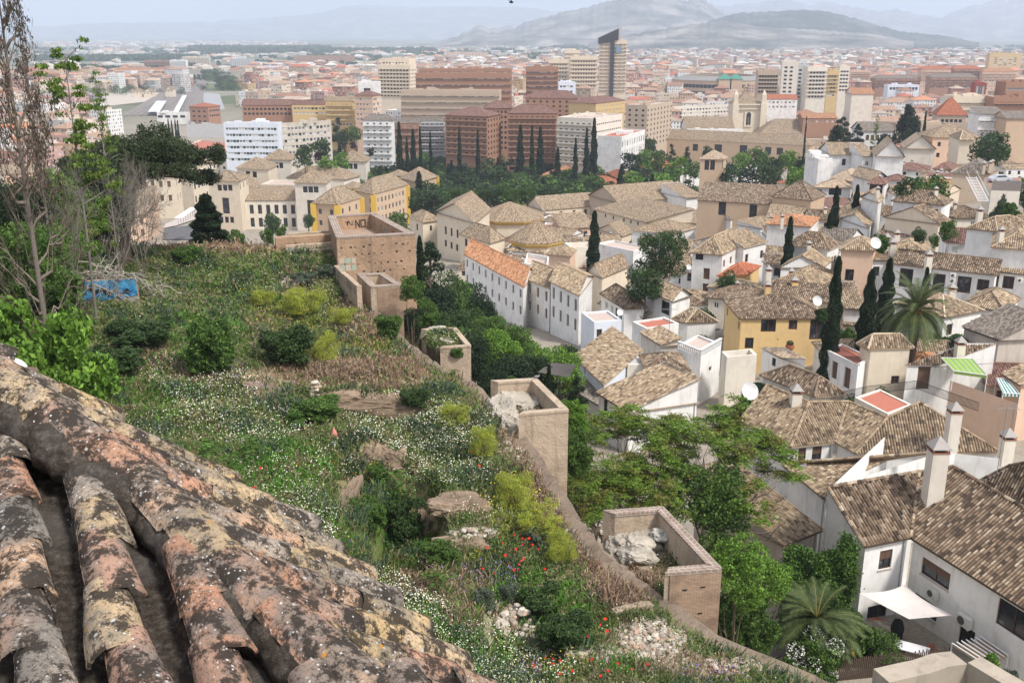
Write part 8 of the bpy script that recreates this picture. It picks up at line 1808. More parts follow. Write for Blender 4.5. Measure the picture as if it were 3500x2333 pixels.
def box_building(m,rf,x,y,w,d,ang,z0,h,kind,rc,rng,wm=0,clutter=3,wallcol=None):
 c,s=math.cos(ang),math.sin(ang);q=lambda a,b:(x+a*c-b*s,y+a*s+b*c)
 C=[q(-w/2,-d/2),q(w/2,-d/2),q(w/2,d/2),q(-w/2,d/2)];zt=z0+h
 for i in range(4):
  p,r=C[i],C[(i+1)%4];L=math.hypot(r[0]-p[0],r[1]-p[1])
  m.poly([(*p,z0),(*r,z0),(*r,zt),(*p,zt)],wm,[(0,h),(L,h),(L,0),(0,0)],wallcol)
 if kind=='flat':
  k=.8;rf.poly([(*p,zt-.05)for p in C],0,None,rc)
  m.poly([(*p,zt)for p in C[:2]]+[(*q(w/2,-d/2),zt+k),(*q(-w/2,-d/2),zt+k)],wm,None,wallcol)
  m.poly([(*C[1],zt),(*C[2],zt),(*C[2],zt+k),(*C[1],zt+k)],wm,None,wallcol);m.poly([(*C[3],zt),(*C[0],zt),(*C[0],zt+k),(*C[3],zt+k)],wm,None,wallcol)
  for _ in range(clutter):
   a,b,e=rng.uniform(-w*.35,w*.35),rng.uniform(-d*.3,d*.3),rng.uniform(1,2.6)
   P=[q(a-e,b-e),q(a+e,b-e),q(a+e,b+e),q(a-e,b+e)];hh=rng.uniform(1.2,3)
   for i in range(4):rf.poly([(*P[i],zt),(*P[(i+1)%4],zt),(*P[(i+1)%4],zt+hh),(*P[i],zt+hh)],0,None,(.62,.57,.5))
   rf.poly([(*p,zt+hh)for p in P],0,None,(.5,.42,.36))
 else:
  o=.5;E=[q(-w/2-o,-d/2-o),q(w/2+o,-d/2-o),q(w/2+o,d/2+o),q(-w/2-o,d/2+o)];rise=min(w,d)*.2
  if w>d:r0,r1=q(-w/2+d*(.5 if kind=='hip' else 0),0),q(w/2-d*(.5 if kind=='hip' else 0),0);A=[(0,1,r1,r0),(2,3,r0,r1)];B=[(1,2,r1),(3,0,r0)]
  else:r0,r1=q(0,-d/2+w*(.5 if kind=='hip' else 0)),q(0,d/2-w*(.5 if kind=='hip' else 0));A=[(1,2,r1,r0),(3,0,r0,r1)];B=[(0,1,r0),(2,3,r1)]
  zr=zt+rise
  for i,j,a,b in A:rf.poly([(*E[i],zt),(*E[j],zt),(*a,zr),(*b,zr)],0,None,rc)
  for i,j,a in B:rf.poly([(*E[i],zt),(*E[j],zt),(*a,zr)],0,None,rc if kind=='hip' else(.6,.5,.4))
  for _ in range(clutter//2):
   a,b=rng.uniform(-w*.35,w*.35),rng.uniform(-d*.3,d*.3);P=[q(a-.5,b-.5),q(a+.5,b-.5),q(a+.5,b+.5),q(a-.5,b+.5)]
   for i in range(4):rf.poly([(*P[i],zt),(*P[(i+1)%4],zt),(*P[(i+1)%4],zr+1),(*P[i],zr+1)],0,None,(.6,.5,.4))
TAKEN=[]
for o in SC.objects:
 if o.parent is None and o.type=='EMPTY' and o.get('category')not in(None,'tree','bush','cypress','palm','plant'):
  for c in o.children:
   if c.name.startswith('wall')and len(c.data.vertices):
    n=len(c.data.vertices);a=np.empty(n*3,np.float32);c.data.vertices.foreach_get('co',a);a=a.reshape(-1,3);TAKEN.append((a[:,0].min(),a[:,0].max(),a[:,1].min(),a[:,1].max()))
TAKEN=np.array(TAKEN)
def free_spot(x,y,r):
 return not np.any((x>TAKEN[:,0]-r)&(x<TAKEN[:,1]+r)&(y>TAKEN[:,2]-r)&(y<TAKEN[:,3]+r))
def town():
 rng=random.Random(5);spots=[];ang0=R(-24)
 c,s=math.cos(ang0),math.sin(ang0)
 sx,sy=27,24
 for i in range(-60,110):
  for j in range(-40,140):
   if i%4==0 and rng.random()<.8 or j%5==0 and rng.random()<.8:continue
   u,v=i*sx+rng.uniform(-3,3),j*sy+rng.uniform(-3,3);x,y=u*c-v*s,u*s+v*c+500
   if y<395 or y>2100:continue
   if rng.random()<.06:continue
   z=float(G(x,y));px,py=proj((x,y,z+12))
   if px<-60 or px>2420:continue
   if py>322 and 690<px<1560:continue
   if px<560 and y<1560 and not(px<250 and y<1250):continue
   if y>1300 and 430<px<560:continue
   if px<700 and y<660:continue
   if 500<px<640 and 228<py<330:continue
   if py>345 and px>1500 and px<1900 and y<640:continue
   if y<470 and px<1880:continue
   if(abs(x-55)<55 and 640<y<760):continue
   spots.append((y,x,px,z))
 spots.sort();done=0
 names={'white':'white','cream':'cream','peach':'peach','brick':'red brick','tan':'tan','grey':'grey','ochre':'ochre','pink':'pinkish'}
 SM={k:MB()for k in FW};SR=MB()
 for y,x,px,z in spots:
  w,d=rng.uniform(15,25),rng.uniform(13,22)
  if not free_spot(x,y,9):continue
  if rng.random()<.07:w*=1.8
  old=px>1500 and y<760
  h=rng.choice([7,9,9,12])if old else rng.choice([9,12,12,15,18,21]);
  if y>1100:h*=rng.choice([1,1,1.3])
  k=rng.choices(list(FW),[5,5,3,3.4,3,1,1.3,2])[0];kind=rng.choices(['flat','hip','gable'],[4,3.4,3.4])[0];rc,rn=ROOFC[rng.choices(range(5),[5,3,1.6,.9,2])[0]]
  if kind=='flat':rc,rn=rng.choice([((.5,.36,.28),'flat clay'),((.48,.46,.42),'flat grey'),((.4,.2,.15),'flat red')])
  a=ang0+rng.gauss(0,.12)+(math.pi/2 if rng.random()<.3 else 0)+(R(18)if px>1400 else 0)
  if done<292:
   side='left third' if px<800 else 'right third' if px>1560 else 'middle';far='nearer' if y<640 else 'mid distance' if y<900 else 'farther'
   ht='low' if h<10 else 'medium height' if h<16 else 'tall'
   lb=f"{ht} {names[k]} town building with a {rn} roof, {far}, {side} of the view"
   root=thing('town_building',lb,'building',(x,y,z-.5),0,f"{names[k]} {ht} {rn} town buildings {far} {side}");m,rf=MB(),MB()
   box_building(m,rf,x,y,w,d,a,z-1,h+1,kind,rc,rng);off=(-x,-y,-(z-.5))
   m.build('wall',FWM[k],root,loc=off);rf.build('roof',FRM,root,loc=off);done+=1
  else:box_building(SM[k],SR,x,y,w,d,a,z-1,h+1,kind,rc,rng,0,2 if y<1500 else 0)
 def sprinkle(n,f,hs,ws,cols):
  for _ in range(n):
   x,y=f();z=float(G(x,y));k=rng.choice(cols);rc,rn=ROOFC[rng.choices(range(5),[5,3,2,1,3])[0]]
   if rng.random()<.4:rc=rng.choice([(.6,.57,.52),(.5,.45,.4)])
   box_building(SM[k],SR,x,y,rng.uniform(*ws),rng.uniform(*ws)*.8,rng.gauss(-.4,.3),z-1,rng.uniform(*hs),rng.choice(['flat','hip']),rc,rng,0,0)
 cols=['white','cream','peach','brick','tan','pink','white','cream']
 def at(px0,px1,d0,d1):
  def f():
   D=d0*(d1/d0)**rng.random();px=rng.uniform(px0,px1);return((px/.672-CXP)/FPX*D*CT,D)
  return f
 sprinkle(1100,at(900,2400,2050,3400),(9,24),(14,34),cols);sprinkle(700,at(1250,2400,3300,5200),(8,20),(14,36),cols);sprinkle(260,at(560,1250,2000,2800),(8,18),(14,40),cols)
 sprinkle(500,at(100,2300,4200,7200),(5,9),(12,60),['white','cream','white','grey']);sprinkle(260,at(60,1100,2400,5000),(5,9),(12,50),['white','cream','peach']);sprinkle(420,at(1750,2300,5600,6600),(6,10),(10,16),['white','white','cream']);sprinkle(300,at(100,700,7000,12000),(6,10),(20,60),['white','cream'])
 mm=MB();parts=[]
 root=thing('distant_town','countless small buildings of the far town and villages on the plain','town',(0,2000,-88));root['kind']='stuff'
 for k,m in SM.items():
  if m.n:m.build('walls',FWM[k],root,loc=(0,-2000,88))
 SR.build('roofs',FRM,root,loc=(0,-2000,88))
 t=MB();r=np.random.default_rng(3)
 def wood(px0,px1,d0,d1,n,hh,sz):
  D=r.uniform(d0,d1,n);px=r.uniform(px0,px1,n);X=(px/.672-CXP)/FPX*D*CT;C=np.stack([X,D,G(X,D)+r.uniform(.2,1,n)*hh],-1);leaves(t,C,sz,r,'mid',.8)
 wood(430,760,4600,6200,9000,14,26);wood(760,1000,4800,5200,2500,12,24);wood(70,450,3400,3700,3000,12,16);wood(215,370,2300,2420,2600,13,9);wood(175,215,2500,2600,500,12,9);wood(1000,1500,3300,3600,1500,8,16)
 for _ in range(150):
  D=rng.uniform(1700,6000);p0=rng.uniform(60,1500 if D>3300 else 900);wood(p0,p0+rng.uniform(4,60),D,D*1.015,70,9,D/300)
 for _ in range(90):D=rng.uniform(3400,7000);p0=rng.uniform(1200,2350);wood(p0,p0+rng.uniform(10,90),D,D*1.02,90,9,D/280)
 for _ in range(120):D=rng.uniform(900,3000);p0=rng.uniform(650,2350);wood(p0,p0+rng.uniform(2,14),D,D*1.01,50,12,4+D/700)
 tag(t.build('distant_woods',LEAF),'dark woods and hedges scattered over the plain','woods',kind='stuff')
town()
def slab(name,crop,pts,mat,dz,kind='structure',label=None,cat=None,th=.0):
 q=[]
 for x,y in pts:p=hit(crop,x,y,dz,G);q.append(np.array((p.x,p.y,p.z)))
 m=MB();n=14;A=[q[0]+(q[1]-q[0])*t for t in np.linspace(0,1,n)];B=[q[3]+(q[2]-q[3])*t for t in np.linspace(0,1,n)]
 k=8;V=np.array([[a+(b-a)*t for t in np.linspace(0,1,k)]for a,b in zip(A,B)]);V[...,2]=G(V[...,0],V[...,1])+dz
 I=np.arange(n*k).reshape(n,k);m.add(V.reshape(-1,3),np.stack([I[:-1,:-1],I[1:,:-1],I[1:,1:],I[:-1,1:]],-1).reshape(-1,4));o=m.build(name,mat)
 tag(o,label,cat,None,kind)
ASPH=plain('asphalt',(.12,.12,.125));BALL=plain('ballast',(.22,.19,.165));STL=plain('rail_steel',(.28,.25,.23),.5)
slab('railway_bed','A0',[(1060,1040),(1780,1010),(1890,620),(1820,610)],BALL,.4)
slab('yard','A0',[(860,960),(1380,900),(1420,830),(960,840)],plain('yard_gravel',(.5,.43,.36)),.3)
slab('car_park','A0',[(1810,990),(2010,980),(1960,840),(1820,830)],plain('parking',(.34,.34,.34)),.5)
def rails():
 root=None
 for i,(x0,x1)in enumerate(((1120,1650),(1180,1662),(1260,1680),(1400,1700),(1560,1712),(1600,1722),(1640,1734),(1680,1746))):
  a,b=hit('A0',x0,1030,.6,G),hit('A0',x1,790,.6,G);c_=hit('A0',1860+i*3,625,.6,G);m=MB()
  for s_ in(-.8,.8):m.tube([np.array(a)+[s_,0,.1],np.array(b)+[s_,0,.1],np.array(c_)+[s_,0,.1]],.4,4)
  tag(m.build('railway_track',STL),['outermost left','second','third','fourth','fifth','sixth','seventh','outermost right'][i]+' railway track counted from the goods yard side','railway track','parallel railway tracks')
 for i,(x0,x1,y0,y1)in enumerate(((1345,1420,1000,900),(1400,1465,1000,900),(1570,1650,1000,850))):
  a,b=hit('A0',x0,y0,4.5,G),hit('A0',x1,y1,4.5,G);d=(b-a).normalized();n=Vector((-d.y,d.x,0))*3;r0=thing('platform_canopy',['left white platform canopy','middle white platform canopy','right long platform canopy'][i]+' of the station','canopy',(a.x,a.y,a.z-4.5));off=-Vector(r0 .location);m=MB();m.poly([a-n,b-n,b+n,a+n]);e=Vector((0,0,-.4));m.poly([a-n+e,b-n+e,b+n+e,a+n+e]);m.build('roof',plain('canopy_white',(.6,.6,.6)),r0,loc=off);m=MB()
  for t in np.linspace(.05,.95,6):p=a+(b-a)*float(t);m.tube([np.array(p)-[0,0,4.5],np.array(p)-[0,0,.4]],.15,5)
  m.build('posts',STL,r0,loc=off)
rails()
slab('road','B0',[(1450,700),(1720,700),(1760,560),(1470,600)],ASPH,.3)
slab('pavement','B0',[(1455,600),(1745,520),(1760,440),(1480,560)],plain('paving',(.5,.44,.4)),.45)
slab('avenue','A1',[(400,1480),(620,1440),(880,1080),(800,1080)],ASPH,.3)
def shelter():
 a=atd('B0',1590,510,330);b=atd('B0',1740,455,352);d=(b-a).normalized();r0=thing('bus_shelter','white roofed bus shelter on the pavement beside the cream palace','bus shelter',(a.x,a.y,a.z-3));off=-Vector(r0 .location);n=Vector((-d.y,d.x,0))*1.4;m=MB();m.poly([a-n,V3(b,a.z)-n,V3(b,a.z)+n,a+n]);m.build('roof',plain('canopy_white',(.6,.6,.6)),r0,loc=off);m=MB()
 for t in np.linspace(0,1,8):p=a+(V3(b,a.z)-a)*float(t);m.tube([np.array(p)-[0,0,3],np.array(p)],.07,5)
 m.build('posts',STL,r0,loc=off)
shelter()
slab('lane','B2',[(1850,1500),(1990,1500),(1940,1180),(1840,1180)],plain('cobbles',(.27,.25,.23)),.2)
def carpark():
 p=atd('B3',2060,262,190);z=p.z;w=190/FPX/2.6133
 q=[onz('B3',2060,262,z),onz('B3',2320,270,z),onz('B3',2330,150,z),onz('B3',2000,150,z)]
 r0=thing('parking_terrace','brick paved parking terrace on a cream retaining wall at the right','terrace',(q[0].x,q[0].y,z-8));off=-Vector(r0 .location);m=MB();m.poly(q);m.build('paving',plain('brick_paving',(.3,.17,.12)),r0,loc=off)
 m=MB()
 for a,b in((q[0],q[1]),(q[3],q[0])):m.poly([V3(a,z-8),V3(b,z-8),V3(b,z-.02),V3(a,z-.02)])
 m.build('wall',wallm('pale'),r0,loc=off);m=MB()
 for i in range(90):c=q[0]+(q[1]-q[0])*(i/89);m.box(c.x-.02,c.x+.02,c.y-.02,c.y+.02,z,z+1.8)
 m.build('railings',STL,r0,loc=off)
 def car(lb,x,y,s,col,ang,covered=False):
  P=onz('B3',x,y,z);r0=thing('parked_car',lb,'car',P,ang);prof=[(-2.1,.35),(-2.15,.75),(-1.9,.95),(-1.35,1.05),(-.75,1.45),(.7,1.5),(1.5,1.05),(2.1,.95),(2.15,.4)];m=MB();k=len(prof)
  for yy,sg in((-.85,1),(.85,-1)):m.add([(a*s,yy*(.86 if b>1.1 else 1)*s,b*s)for a,b in prof],[[0,i,i+1]if sg>0 else[0,i+1,i]for i in range(1,k-1)])
  for i in range(k-1):a,b=prof[i],prof[i+1];fa,fb=(.86 if a[1]>1.1 else 1)*.85,(.86 if b[1]>1.1 else 1)*.85;m.poly([(a[0]*s,-fa*s,a[1]*s),(b[0]*s,-fb*s,b[1]*s),(b[0]*s,fb*s,b[1]*s),(a[0]*s,fa*s,a[1]*s)])
  m.build('cover' if covered else 'body',plain('car_'+lb[:6],col,.35,.5),r0)
  if not covered:
   g=MB();g.poly([(-1.15*s,-.8*s,1.08*s),(1.35*s,-.8*s,1.08*s),(.68*s,-.745*s,1.42*s),(-.72*s,-.745*s,1.4*s)]);g.poly([(1.52*s,-.7*s,1.07*s),(1.52*s,.7*s,1.07*s),(.74*s,.62*s,1.5*s),(.74*s,-.62*s,1.5*s)]);g.build('window',glassmat(),r0,loc=(0,-.02,.01))
   for a in(-1.35,1.35):
    for b in(-.86,.86):t=MB();t.lathe([(.32*s,-.1),(.32*s,.1),(.0,.11)],14,0,None,Matrix.Translation((a*s,b*s,.32*s))@Matrix.Rotation(R(90 if b<0 else-90),4,'X'));wl=t.build('wheel',plain('tyre',(.03,.03,.03)),r0);t=MB();t.lathe([(.2*s,.0),(.2*s,.12),(0,.125)],12,0,None,Matrix.Translation((a*s,b*s,.32*s))@Matrix.Rotation(R(90 if b<0 else-90),4,'X'));t.build('rim',plain('alloy',(.5,.5,.5),.4),wl)
 car('silver grey hatchback parked on the brick terrace',2130,190,1,(.45,.48,.52),.08);car('car under a dark cover beside the silver hatchback',2255,245,1,(.05,.055,.06),-.1,True)
 a=atd('B3',1990,360,186);b=atd('B3',1990,150,190);r0=thing('steel_stair','white steel stair climbing to the parking terrace','stair',a);m=MB();n=16;H=(b.z-a.z)if b.z>a.z else 7;y1=6
 for i in range(n):m.box(-.9,.9,i*.4,i*.4+.28,i*.42*H/7+.0,i*.42*H/7+.06)
 m.build('tread',plain('white_steel',(.7,.7,.7)),r0);m=MB()
 for x_ in(-.95,.95):m.tube([(x_,0,0),(x_,n*.4,n*.42*H/7)],.07,5);m.tube([(x_,0,1),(x_,n*.4,n*.42*H/7+1)],.04,5)
 m.build('stringer',plain('white_steel',(.7,.7,.7)),r0)
carpark()
def infill():
 rng=random.Random(9);a0=R(-20);c,s=math.cos(a0),math.sin(a0);taken=[tuple(t)for t in TAKEN];n=0
 def free_(x,y,r):return all(not(x>t[0]-r and x<t[1]+r and y>t[2]-r and y<t[3]+r)for t in taken)
 for i in range(-40,60):
  for j in range(-10,60):
   u,v=i*9.2+rng.uniform(-1.5,1.5),j*9.0+rng.uniform(-1.5,1.5);x,y=u*c-v*s+20,u*s+v*c+60
   if y<70 or y>455 or y<82 and px<1500:continue
   z=float(G(x,y));px,py=proj((x,y,z+5))
   if px<1085 or px>2420 or py>900:continue
   if y>215 and px<1500 and py<455:continue
   if px<1480 and y<108:continue
   if 1090<px<1560 and 380<py<470 or px<1330 and py>625:continue
   if 1840<px<1960 and 480<py<560 and rng.random()<.5:continue
   if 2060<px<2200 and 500<py<620:continue
   if px>2250 and 380<py<480:continue
   if 1830<px<1970 and 230<py<360:continue
   w,d=rng.uniform(6,9.5),rng.uniform(5.5,8)
   if not free_(x,y,3.2):continue
   h=rng.uniform(3.4,5.6);wall=rng.choices(['white','pale','cream','bluew','dirty'],[6,2,1.5,.6,.8])[0];tile=rng.choices(['tan','brn','org','pal','mar'],[6,3,.6,1,.8])[0];typ=rng.choices(['hip','ga','sa','flat'],[4,3,2,1])[0]
   an=a0+rng.gauss(0,.25);cc,ss=math.cos(an),math.sin(an);q=lambda a,b:Vector((x+a*cc-b*ss,y+a*ss+b*cc,z+h));A,B,C,D=q(-w/2,-d/2),q(w/2,-d/2),q(w/2,d/2),q(-w/2,d/2)
   wd={'white':'white','pale':'pale','cream':'cream','bluew':'bluish white','dirty':'stained'}[wall];td={'tan':'tan tiles','brn':'dark brown tiles','org':'orange tiles','pal':'pale tiles','mar':'maroon tiles'}[tile];kd={'hip':'hipped','ga':'gabled','sa':'sloping','flat':'flat terraced'}[typ]
   where='near the garden trees' if y<130 else 'in the middle of the old quarter' if y<230 else 'high up toward the town';side='left part' if px<1700 else 'centre' if px<2050 else 'right part'
   bl=Bld('small_house',f"small {wd} house, {kd} roof of {td}, {where}, {side}" if typ!='flat' else f"small {wd} house with a flat terrace, {where}, {side}",'house',(x,y,z),wall,tile,None);bl.root['group']='like '+bl.root['label']
   for k,(P,Q)in zip('frkl',((A,B),(B,C),(C,D),(D,A))):bl.edge(k,P,Q,z-4,z+h+(.8 if typ=='flat' else 0))
   if typ=='flat':
    up=Vector((0,0,.8));bl.flat.poly([A,B,C,D],rng.choice([0,1,2]))
    ct=(A+B+C+D)/4;inn=[p+(ct-p).normalized()*.4 for p in(A,B,C,D)];O=(A,B,C,D)
    for k in range(4):j2=(k+1)%4;bl.flat.poly([O[k]+up,O[j2]+up,inn[j2]+up,inn[k]+up],3);bl.flat.poly([inn[k],inn[j2],inn[j2]+up,inn[k]+up],3)
   else:roof_planes(bl,A,B,C,D,typ,min(w,d)*.2+.2,.35)
   nw=rng.randint(1,3)
   for k in 'fr':bl.wgrid(k,nw,1,.9,1.2,z+h-1.3,3,rng.choice(['brown','dark','white']),1.0)
   if typ!='flat' and rng.random()<.6:bl.chim.append((q(rng.uniform(-w*.3,w*.3),rng.uniform(-d*.2,d*.2))+Vector((0,0,.5)),rng.uniform(.9,1.5),rng.uniform(.5,.8),'tile'))
   bl.finish();taken.append((x-w/2,x+w/2,y-d/2,y+d/2));n+=1
 print('infill',n)
 k=0
 for _ in range(4000):
  px,py=rng.uniform(1000,2380),rng.uniform(360,1000);D=rng.uniform(70,430);u=(px/.672-CXP)/FPX;x,y=u*D,D;z=float(G(x,y));X,Y=proj((x,y,z+3))
  if not(1090<X<2380 and Y<960)or not free_(x,y,.8)or x<WX(y)+4:continue
  if k>=46:break
  h=rng.uniform(3,6.5);plant(rng.choice(['round','bush','dark','bushb','cypress']),Vector((x,y,z)),h,h*rng.uniform(.7,1.1)*.9,'small garden tree or shrub squeezed between the white houses','garden greenery between the houses',cat='tree');taken.append((x-1.5,x+1.5,y-1.5,y+1.5));k+=1
infill()
def dish(lb,crop,x,y,D,r):
 p=atd(crop,x,y,D);m=MB();n=9;prof=[(r*t,.28*r*t*t)for t in np.linspace(.01,1,n)];M=Matrix.Rotation(R(62),4,'X')@Matrix.Rotation(R(15),4,'Y');m.lathe(prof,20,0,None,M);m.lathe([(a,b-.015)for a,b in prof],20,0,None,M);ro=thing('satellite_dish',lb,'satellite dish',p+Vector((0,.3,-r*1.4)));m.build('dish',plain('dish_grey',(.62,.62,.6),.5),ro,True,(0,-.3,r*1.4));m=MB();m.tube([(0,0,-.6),(0,0,r*1.3)],.035,6);m.tube([(0,-.3,r*1.4-r*.9),(0,-.3-r*.8,r*1.5)],.02,5);m.build('mast',plain('mast_grey',(.3,.3,.3),.5),ro)
dish('large white satellite dish beside the sand coloured tower house','B3',1020,735,SD['long white house with a row']-4,.85);dish('white satellite dish on the brown roof behind the yellow house','E1',877,288,128,.7)
dish('grey blue satellite dish beside the chimney above the locust trees','C2',2248,488,83,.8);dish('satellite dish on the tiny gabled kiosk','B2',1708,948,170,.5);dish('white satellite dish on the white house with the brown shiny hip','B2',1093,1352,128,.45)
def mast(lb,crop,x,y0,y1,D,yagi=True):
 a,b=atd(crop,x,y0,D),atd(crop,x,y1,D);ro=thing('roof_antenna',lb,'antenna',a);h=b.z-a.z;m=MB();m.tube([(0,0,-.5),(0,0,h)],.03,5);m.build('mast',STL,ro)
 if yagi:m=MB();m.tube([(-.8,0,h-.1),(.8,0,h-.1)],.02,4);[m.tube([(t,-.35,h-.1),(t,.35,h-.1)],.012,4)for t in np.linspace(-.75,.75,9)];m.build('yagi',STL,ro)
mast('long thin leaning mast with a white aerial at the right','C3',2120,1290,760,63);mast('aerial above the sheet metal roof','E2',852,520,440,86);mast('aerial over the red painted flat roof','E2',865,330,120,100);mast('aerial on the roof of the tan belfry quarter','B3',648,150,60,220);mast('aerial pole beside the white workshop gables','A3',1505,1440,1300,270)
def awnings():
 def frame(lb,pts,cols,z,hh,slats,nm='pergola',cat='awning'):
  q=[onz('C3',x,y,z)for x,y in pts];ro=thing(nm,lb,cat,(q[0].x,q[0].y,z-hh));off=-Vector(ro.location);m=MB();W_=plain('white_steel',(.7,.7,.7))
  for i in range(4):m.tube([np.array(q[i])+[0,0,.06],np.array(q[(i+1)%4])+[0,0,.06]],.05,4);m.tube([np.array(q[i])-[0,0,hh],np.array(q[i])],.045,4)
  m.build('frame',W_,ro,loc=off);m=MB();n=slats
  for i in range(n):a,b=q[0]+(q[1]-q[0])*(i/n),q[0]+(q[1]-q[0])*((i+1)/n);c_,d_=q[3]+(q[2]-q[3])*((i+1)/n),q[3]+(q[2]-q[3])*(i/n);m.poly([a,b,c_,d_],i%len(cols));m.poly([d_,c_,c_-Vector((0,0,.3)),d_-Vector((0,0,.3))],i%len(cols))
  m.build('cloth',cols,ro,loc=off)
  if len(cols)==1:m=MB();[m.tube([np.array(q[0]+(q[1]-q[0])*t)+[0,0,.05],np.array(q[3]+(q[2]-q[3])*t)+[0,0,.05]],.03,4)for t in np.linspace(.16,.84,5)];m.build('battens',W_,ro,loc=off)
 g=plain('awning_green',(.28,.42,.1),.7)
 zt=-36.2
 frame('light green awning stretched on a white steel frame over a terrace',[(1612,322),(1890,330),(2022,480),(1722,440)],[g],zt,2.3,1)
 frame('green and white striped awning beside the white steel frame',[(2105,505),(2200,515),(2315,645),(2165,640)],[plain('awning_dark',(.02,.2,.17),.7),plain('awning_white',(.7,.7,.7),.7)],zt-1.3,2,9)
 frame('cream slatted sun screen by the bottom right corner of the shade sail house',[(1990,1150-633*0),(2120,1180),(2280,1330),(2100,1330)],[plain('awning_cream',(.62,.52,.4),.8)],-38,2.2,1)if False else None
 q=[onz('D3',x,y,sail_house.zE-3.6)for x,y in((1710,1210),(1960,1150),(2210,1320),(1990,1390))];ro=thing('pergola','white pergola with cream cloth strips at the corner of the shade sail house','pergola',(q[0].x,q[0].y,sail_house.zE-6));off=-Vector(ro.location);m,f=MB(),MB()
 for i in range(7):t=i/6;a,b=q[0]+(q[1]-q[0])*t,q[3]+(q[2]-q[3])*t;f.tube([np.array(a),np.array(b)],.05,4);m.poly([a,a+(q[1]-q[0])*.1-Vector((0,0,.35)),b+(q[2]-q[3])*.1-Vector((0,0,.35)),b])
 for p in q:f.tube([np.array(p)-[0,0,2.4],np.array(p)],.05,4)
 f.build('frame',plain('white_steel',(.7,.7,.7)),ro,loc=off);m.build('cloth',plain('awning_cream',(.62,.5,.38),.8),ro,loc=off)
awnings()
def railing(lb,crop,pts,z,h=1.0,step=.14,mat=None,nm='railing'):
 q=[onz(crop,x,y,z)for x,y in pts];ro=thing(nm,lb,'railing',(q[0].x,q[0].y,z));off=-Vector(ro.location);m=MB();r_=MB()
 for a,b in zip(q[:-1],q[1:]):
  L=(b-a).length;n=int(L/step)
  for i in range(n+1):c=a+(b-a)*(i/max(1,n));m.box(c.x-.014,c.x+.014,c.y-.014,c.y+.014,z,z+h)
  r_.tube([np.array(a)+[0,0,h],np.array(b)+[0,0,h]],.03,4);r_.tube([np.array(a)+[0,0,.1],np.array(b)+[0,0,.1]],.02,4)
 mt=mat or plain('iron_black',(.02,.02,.02),.5);m.build('balusters',mt,ro,loc=off);r_.build('handrail',mt,ro,loc=off)
railing('long black iron railing behind the red flat roof with brick posts','C3',[(625,720),(940,650),(1370,600),(1420,610),(1940,800)],-38.6)
railing('black iron railing on the red edged terrace of the blind fronted house','C3',[(650,262),(765,330),(885,395)],-37.0,1.0)
def balustrade():
 q=[onz('E2',x,y,-35.4)for x,y in((935,428),(1100,496),(1262,404))];ro=thing('balustrade','white carved balustrade around the sofa terrace','balustrade',(q[0].x,q[0].y,-35.4));off=-Vector(ro.location);m=MB();t=MB();w=plain('white_stone',(.74,.73,.7))
 for a,b in zip(q[:-1],q[1:]):
  n=int((b-a).length/.3)
  for i in range(n+1):c=a+(b-a)*(i/n);m.lathe([(.09,0),(.05,.15),(.1,.4),(.05,.65),(.09,.8)],6,0,None,Matrix.Translation(c))
  d=(b-a).normalized();nn=Vector((d.y,-d.x,0))*.14;u=Vector((0,0,.82));v=Vector((0,0,.95));t.poly([a+nn+v,b+nn+v,b-nn+v,a-nn+v]);t.poly([a+nn+u,b+nn+u,b+nn+v,a+nn+v]);t.poly([a-nn+u,b-nn+u,b-nn+v,a-nn+v])
 m.build('balusters',w,ro,True,off);t.build('handrail',w,ro,loc=off)
balustrade()
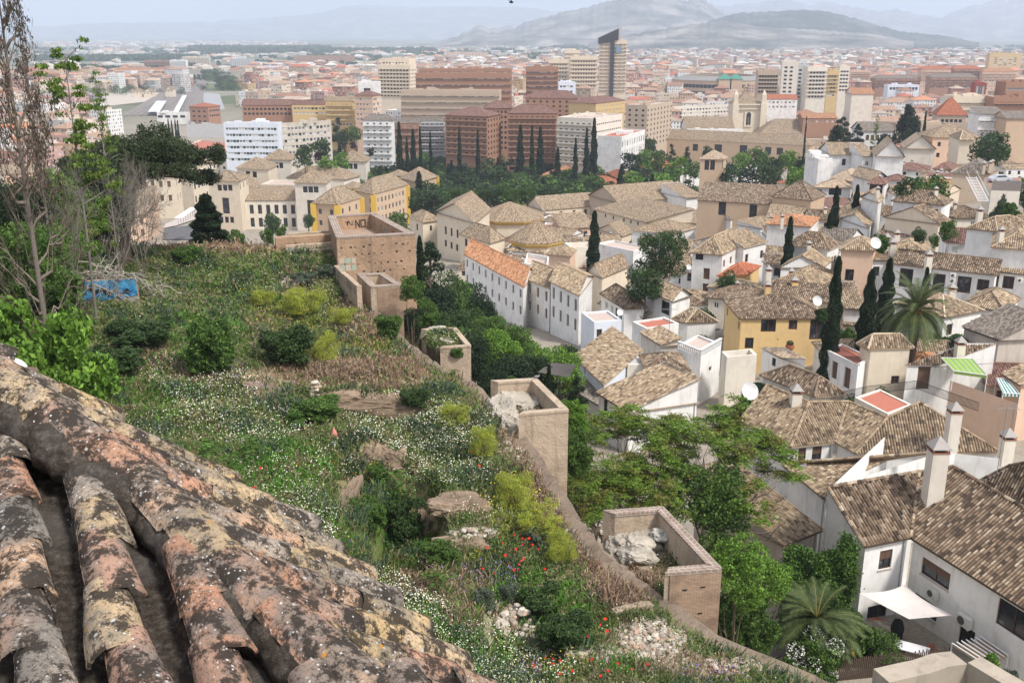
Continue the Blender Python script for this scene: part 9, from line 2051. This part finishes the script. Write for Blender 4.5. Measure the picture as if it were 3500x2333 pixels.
def pots():
 for lb,c,x,y,z,s,n in(('huge clay urn with a clipped bush on the yellow house terrace','C3',258,255,-41.0,.62,1),('clay pot with a spiky plant beside the huge urn, left','C3',45,165,-41.2,.28,1),('clay pot with a spiky plant beside the huge urn, right','C3',148,165,-41.2,.28,1),('clay pot on the terrace below the wooden windows, left','C3',40,1300,-41.8,.24,1),('clay pot on the terrace below the wooden windows, right','C3',107,1300,-41.8,.26,1),('terracotta pot on the roof parapet at the right edge','D3',2010,280,-33.3,.2,0)):
  p=onz(c,x,y,z);ro=thing('flower_pot',lb,'flower pot',p);m=MB();m.lathe([(.5*s,0),(.9*s,.5*s),(1.0*s,1.0*s),(.75*s,1.4*s),(.85*s,1.5*s),(.7*s,1.45*s)],16);m.build('pot',plain('terracotta',(.42,.15,.08)),ro,True)
  if n:m=MB();leaves(m,lobepts([(0,0,1.75*s,.8*s,.8*s,.5*s)],500,np.random.default_rng(1),.2),.22*s,np.random.default_rng(2),'mid',.5);m.build('plant',LEAF,ro)
pots()
def bird():
 p=ray('A2',125,22)*60;m=MB();m.add(SV3*[.16,.07,.06],SF3,0,None,(.04,.04,.045));m.add([(.05,.02,.03),(-.07,.02,.03),(-.2,.3,.22)],[[0,1,2]],0,None,(.04,.04,.045));m.add([(.05,-.02,.03),(-.07,-.02,.03),(-.2,-.3,.2)],[[0,1,2]],0,None,(.04,.04,.045));m.add([(-.13,-.03,0),(-.13,.03,0),(-.3,0,0)],[[0,1,2]],0,None,(.04,.04,.045));tag(m.build('swift',vcolmat('feathers',.7,.2),None,True,p,.6),'tiny dark bird flying high in front of the hazy range','bird')
bird()
def strips():
 y=plain('yellow_strip',(.62,.4,.07));k=0
 for o in list(SC.objects):
  if o.parent is None and str(o.get('label','')).startswith('brick building with yellow corners'):
   w=[c for c in o.children if c.name.startswith('wall')][0];V=[w.matrix_basis@v.co for v in w.data.vertices];V=[v+Vector(o.location)for v in V]
   zt=max(v.z for v in V)-.0;c=sum(V,Vector())/len(V)
   for key in(lambda v:-v.x,lambda v:v.y*1.0-v.x*.0,lambda v:v.x,lambda v:-v.y):
    p=max(V,key=lambda v:key(v)*-1 if False else-key(v))if False else min(V,key=key);
   cs={(round(v.x,1),round(v.y,1))for v in V}
   ex=[min(cs,key=lambda t:t[0]),min(cs,key=lambda t:t[1]),max(cs,key=lambda t:t[0])]
   for x_,y_ in ex:
    m=MB();m.box(x_-1.0,x_+1.0,y_-1.0,y_+1.0,zt-16,zt-.35);m.build('corner_strip',y,o,loc=-Vector(o.location))
strips()
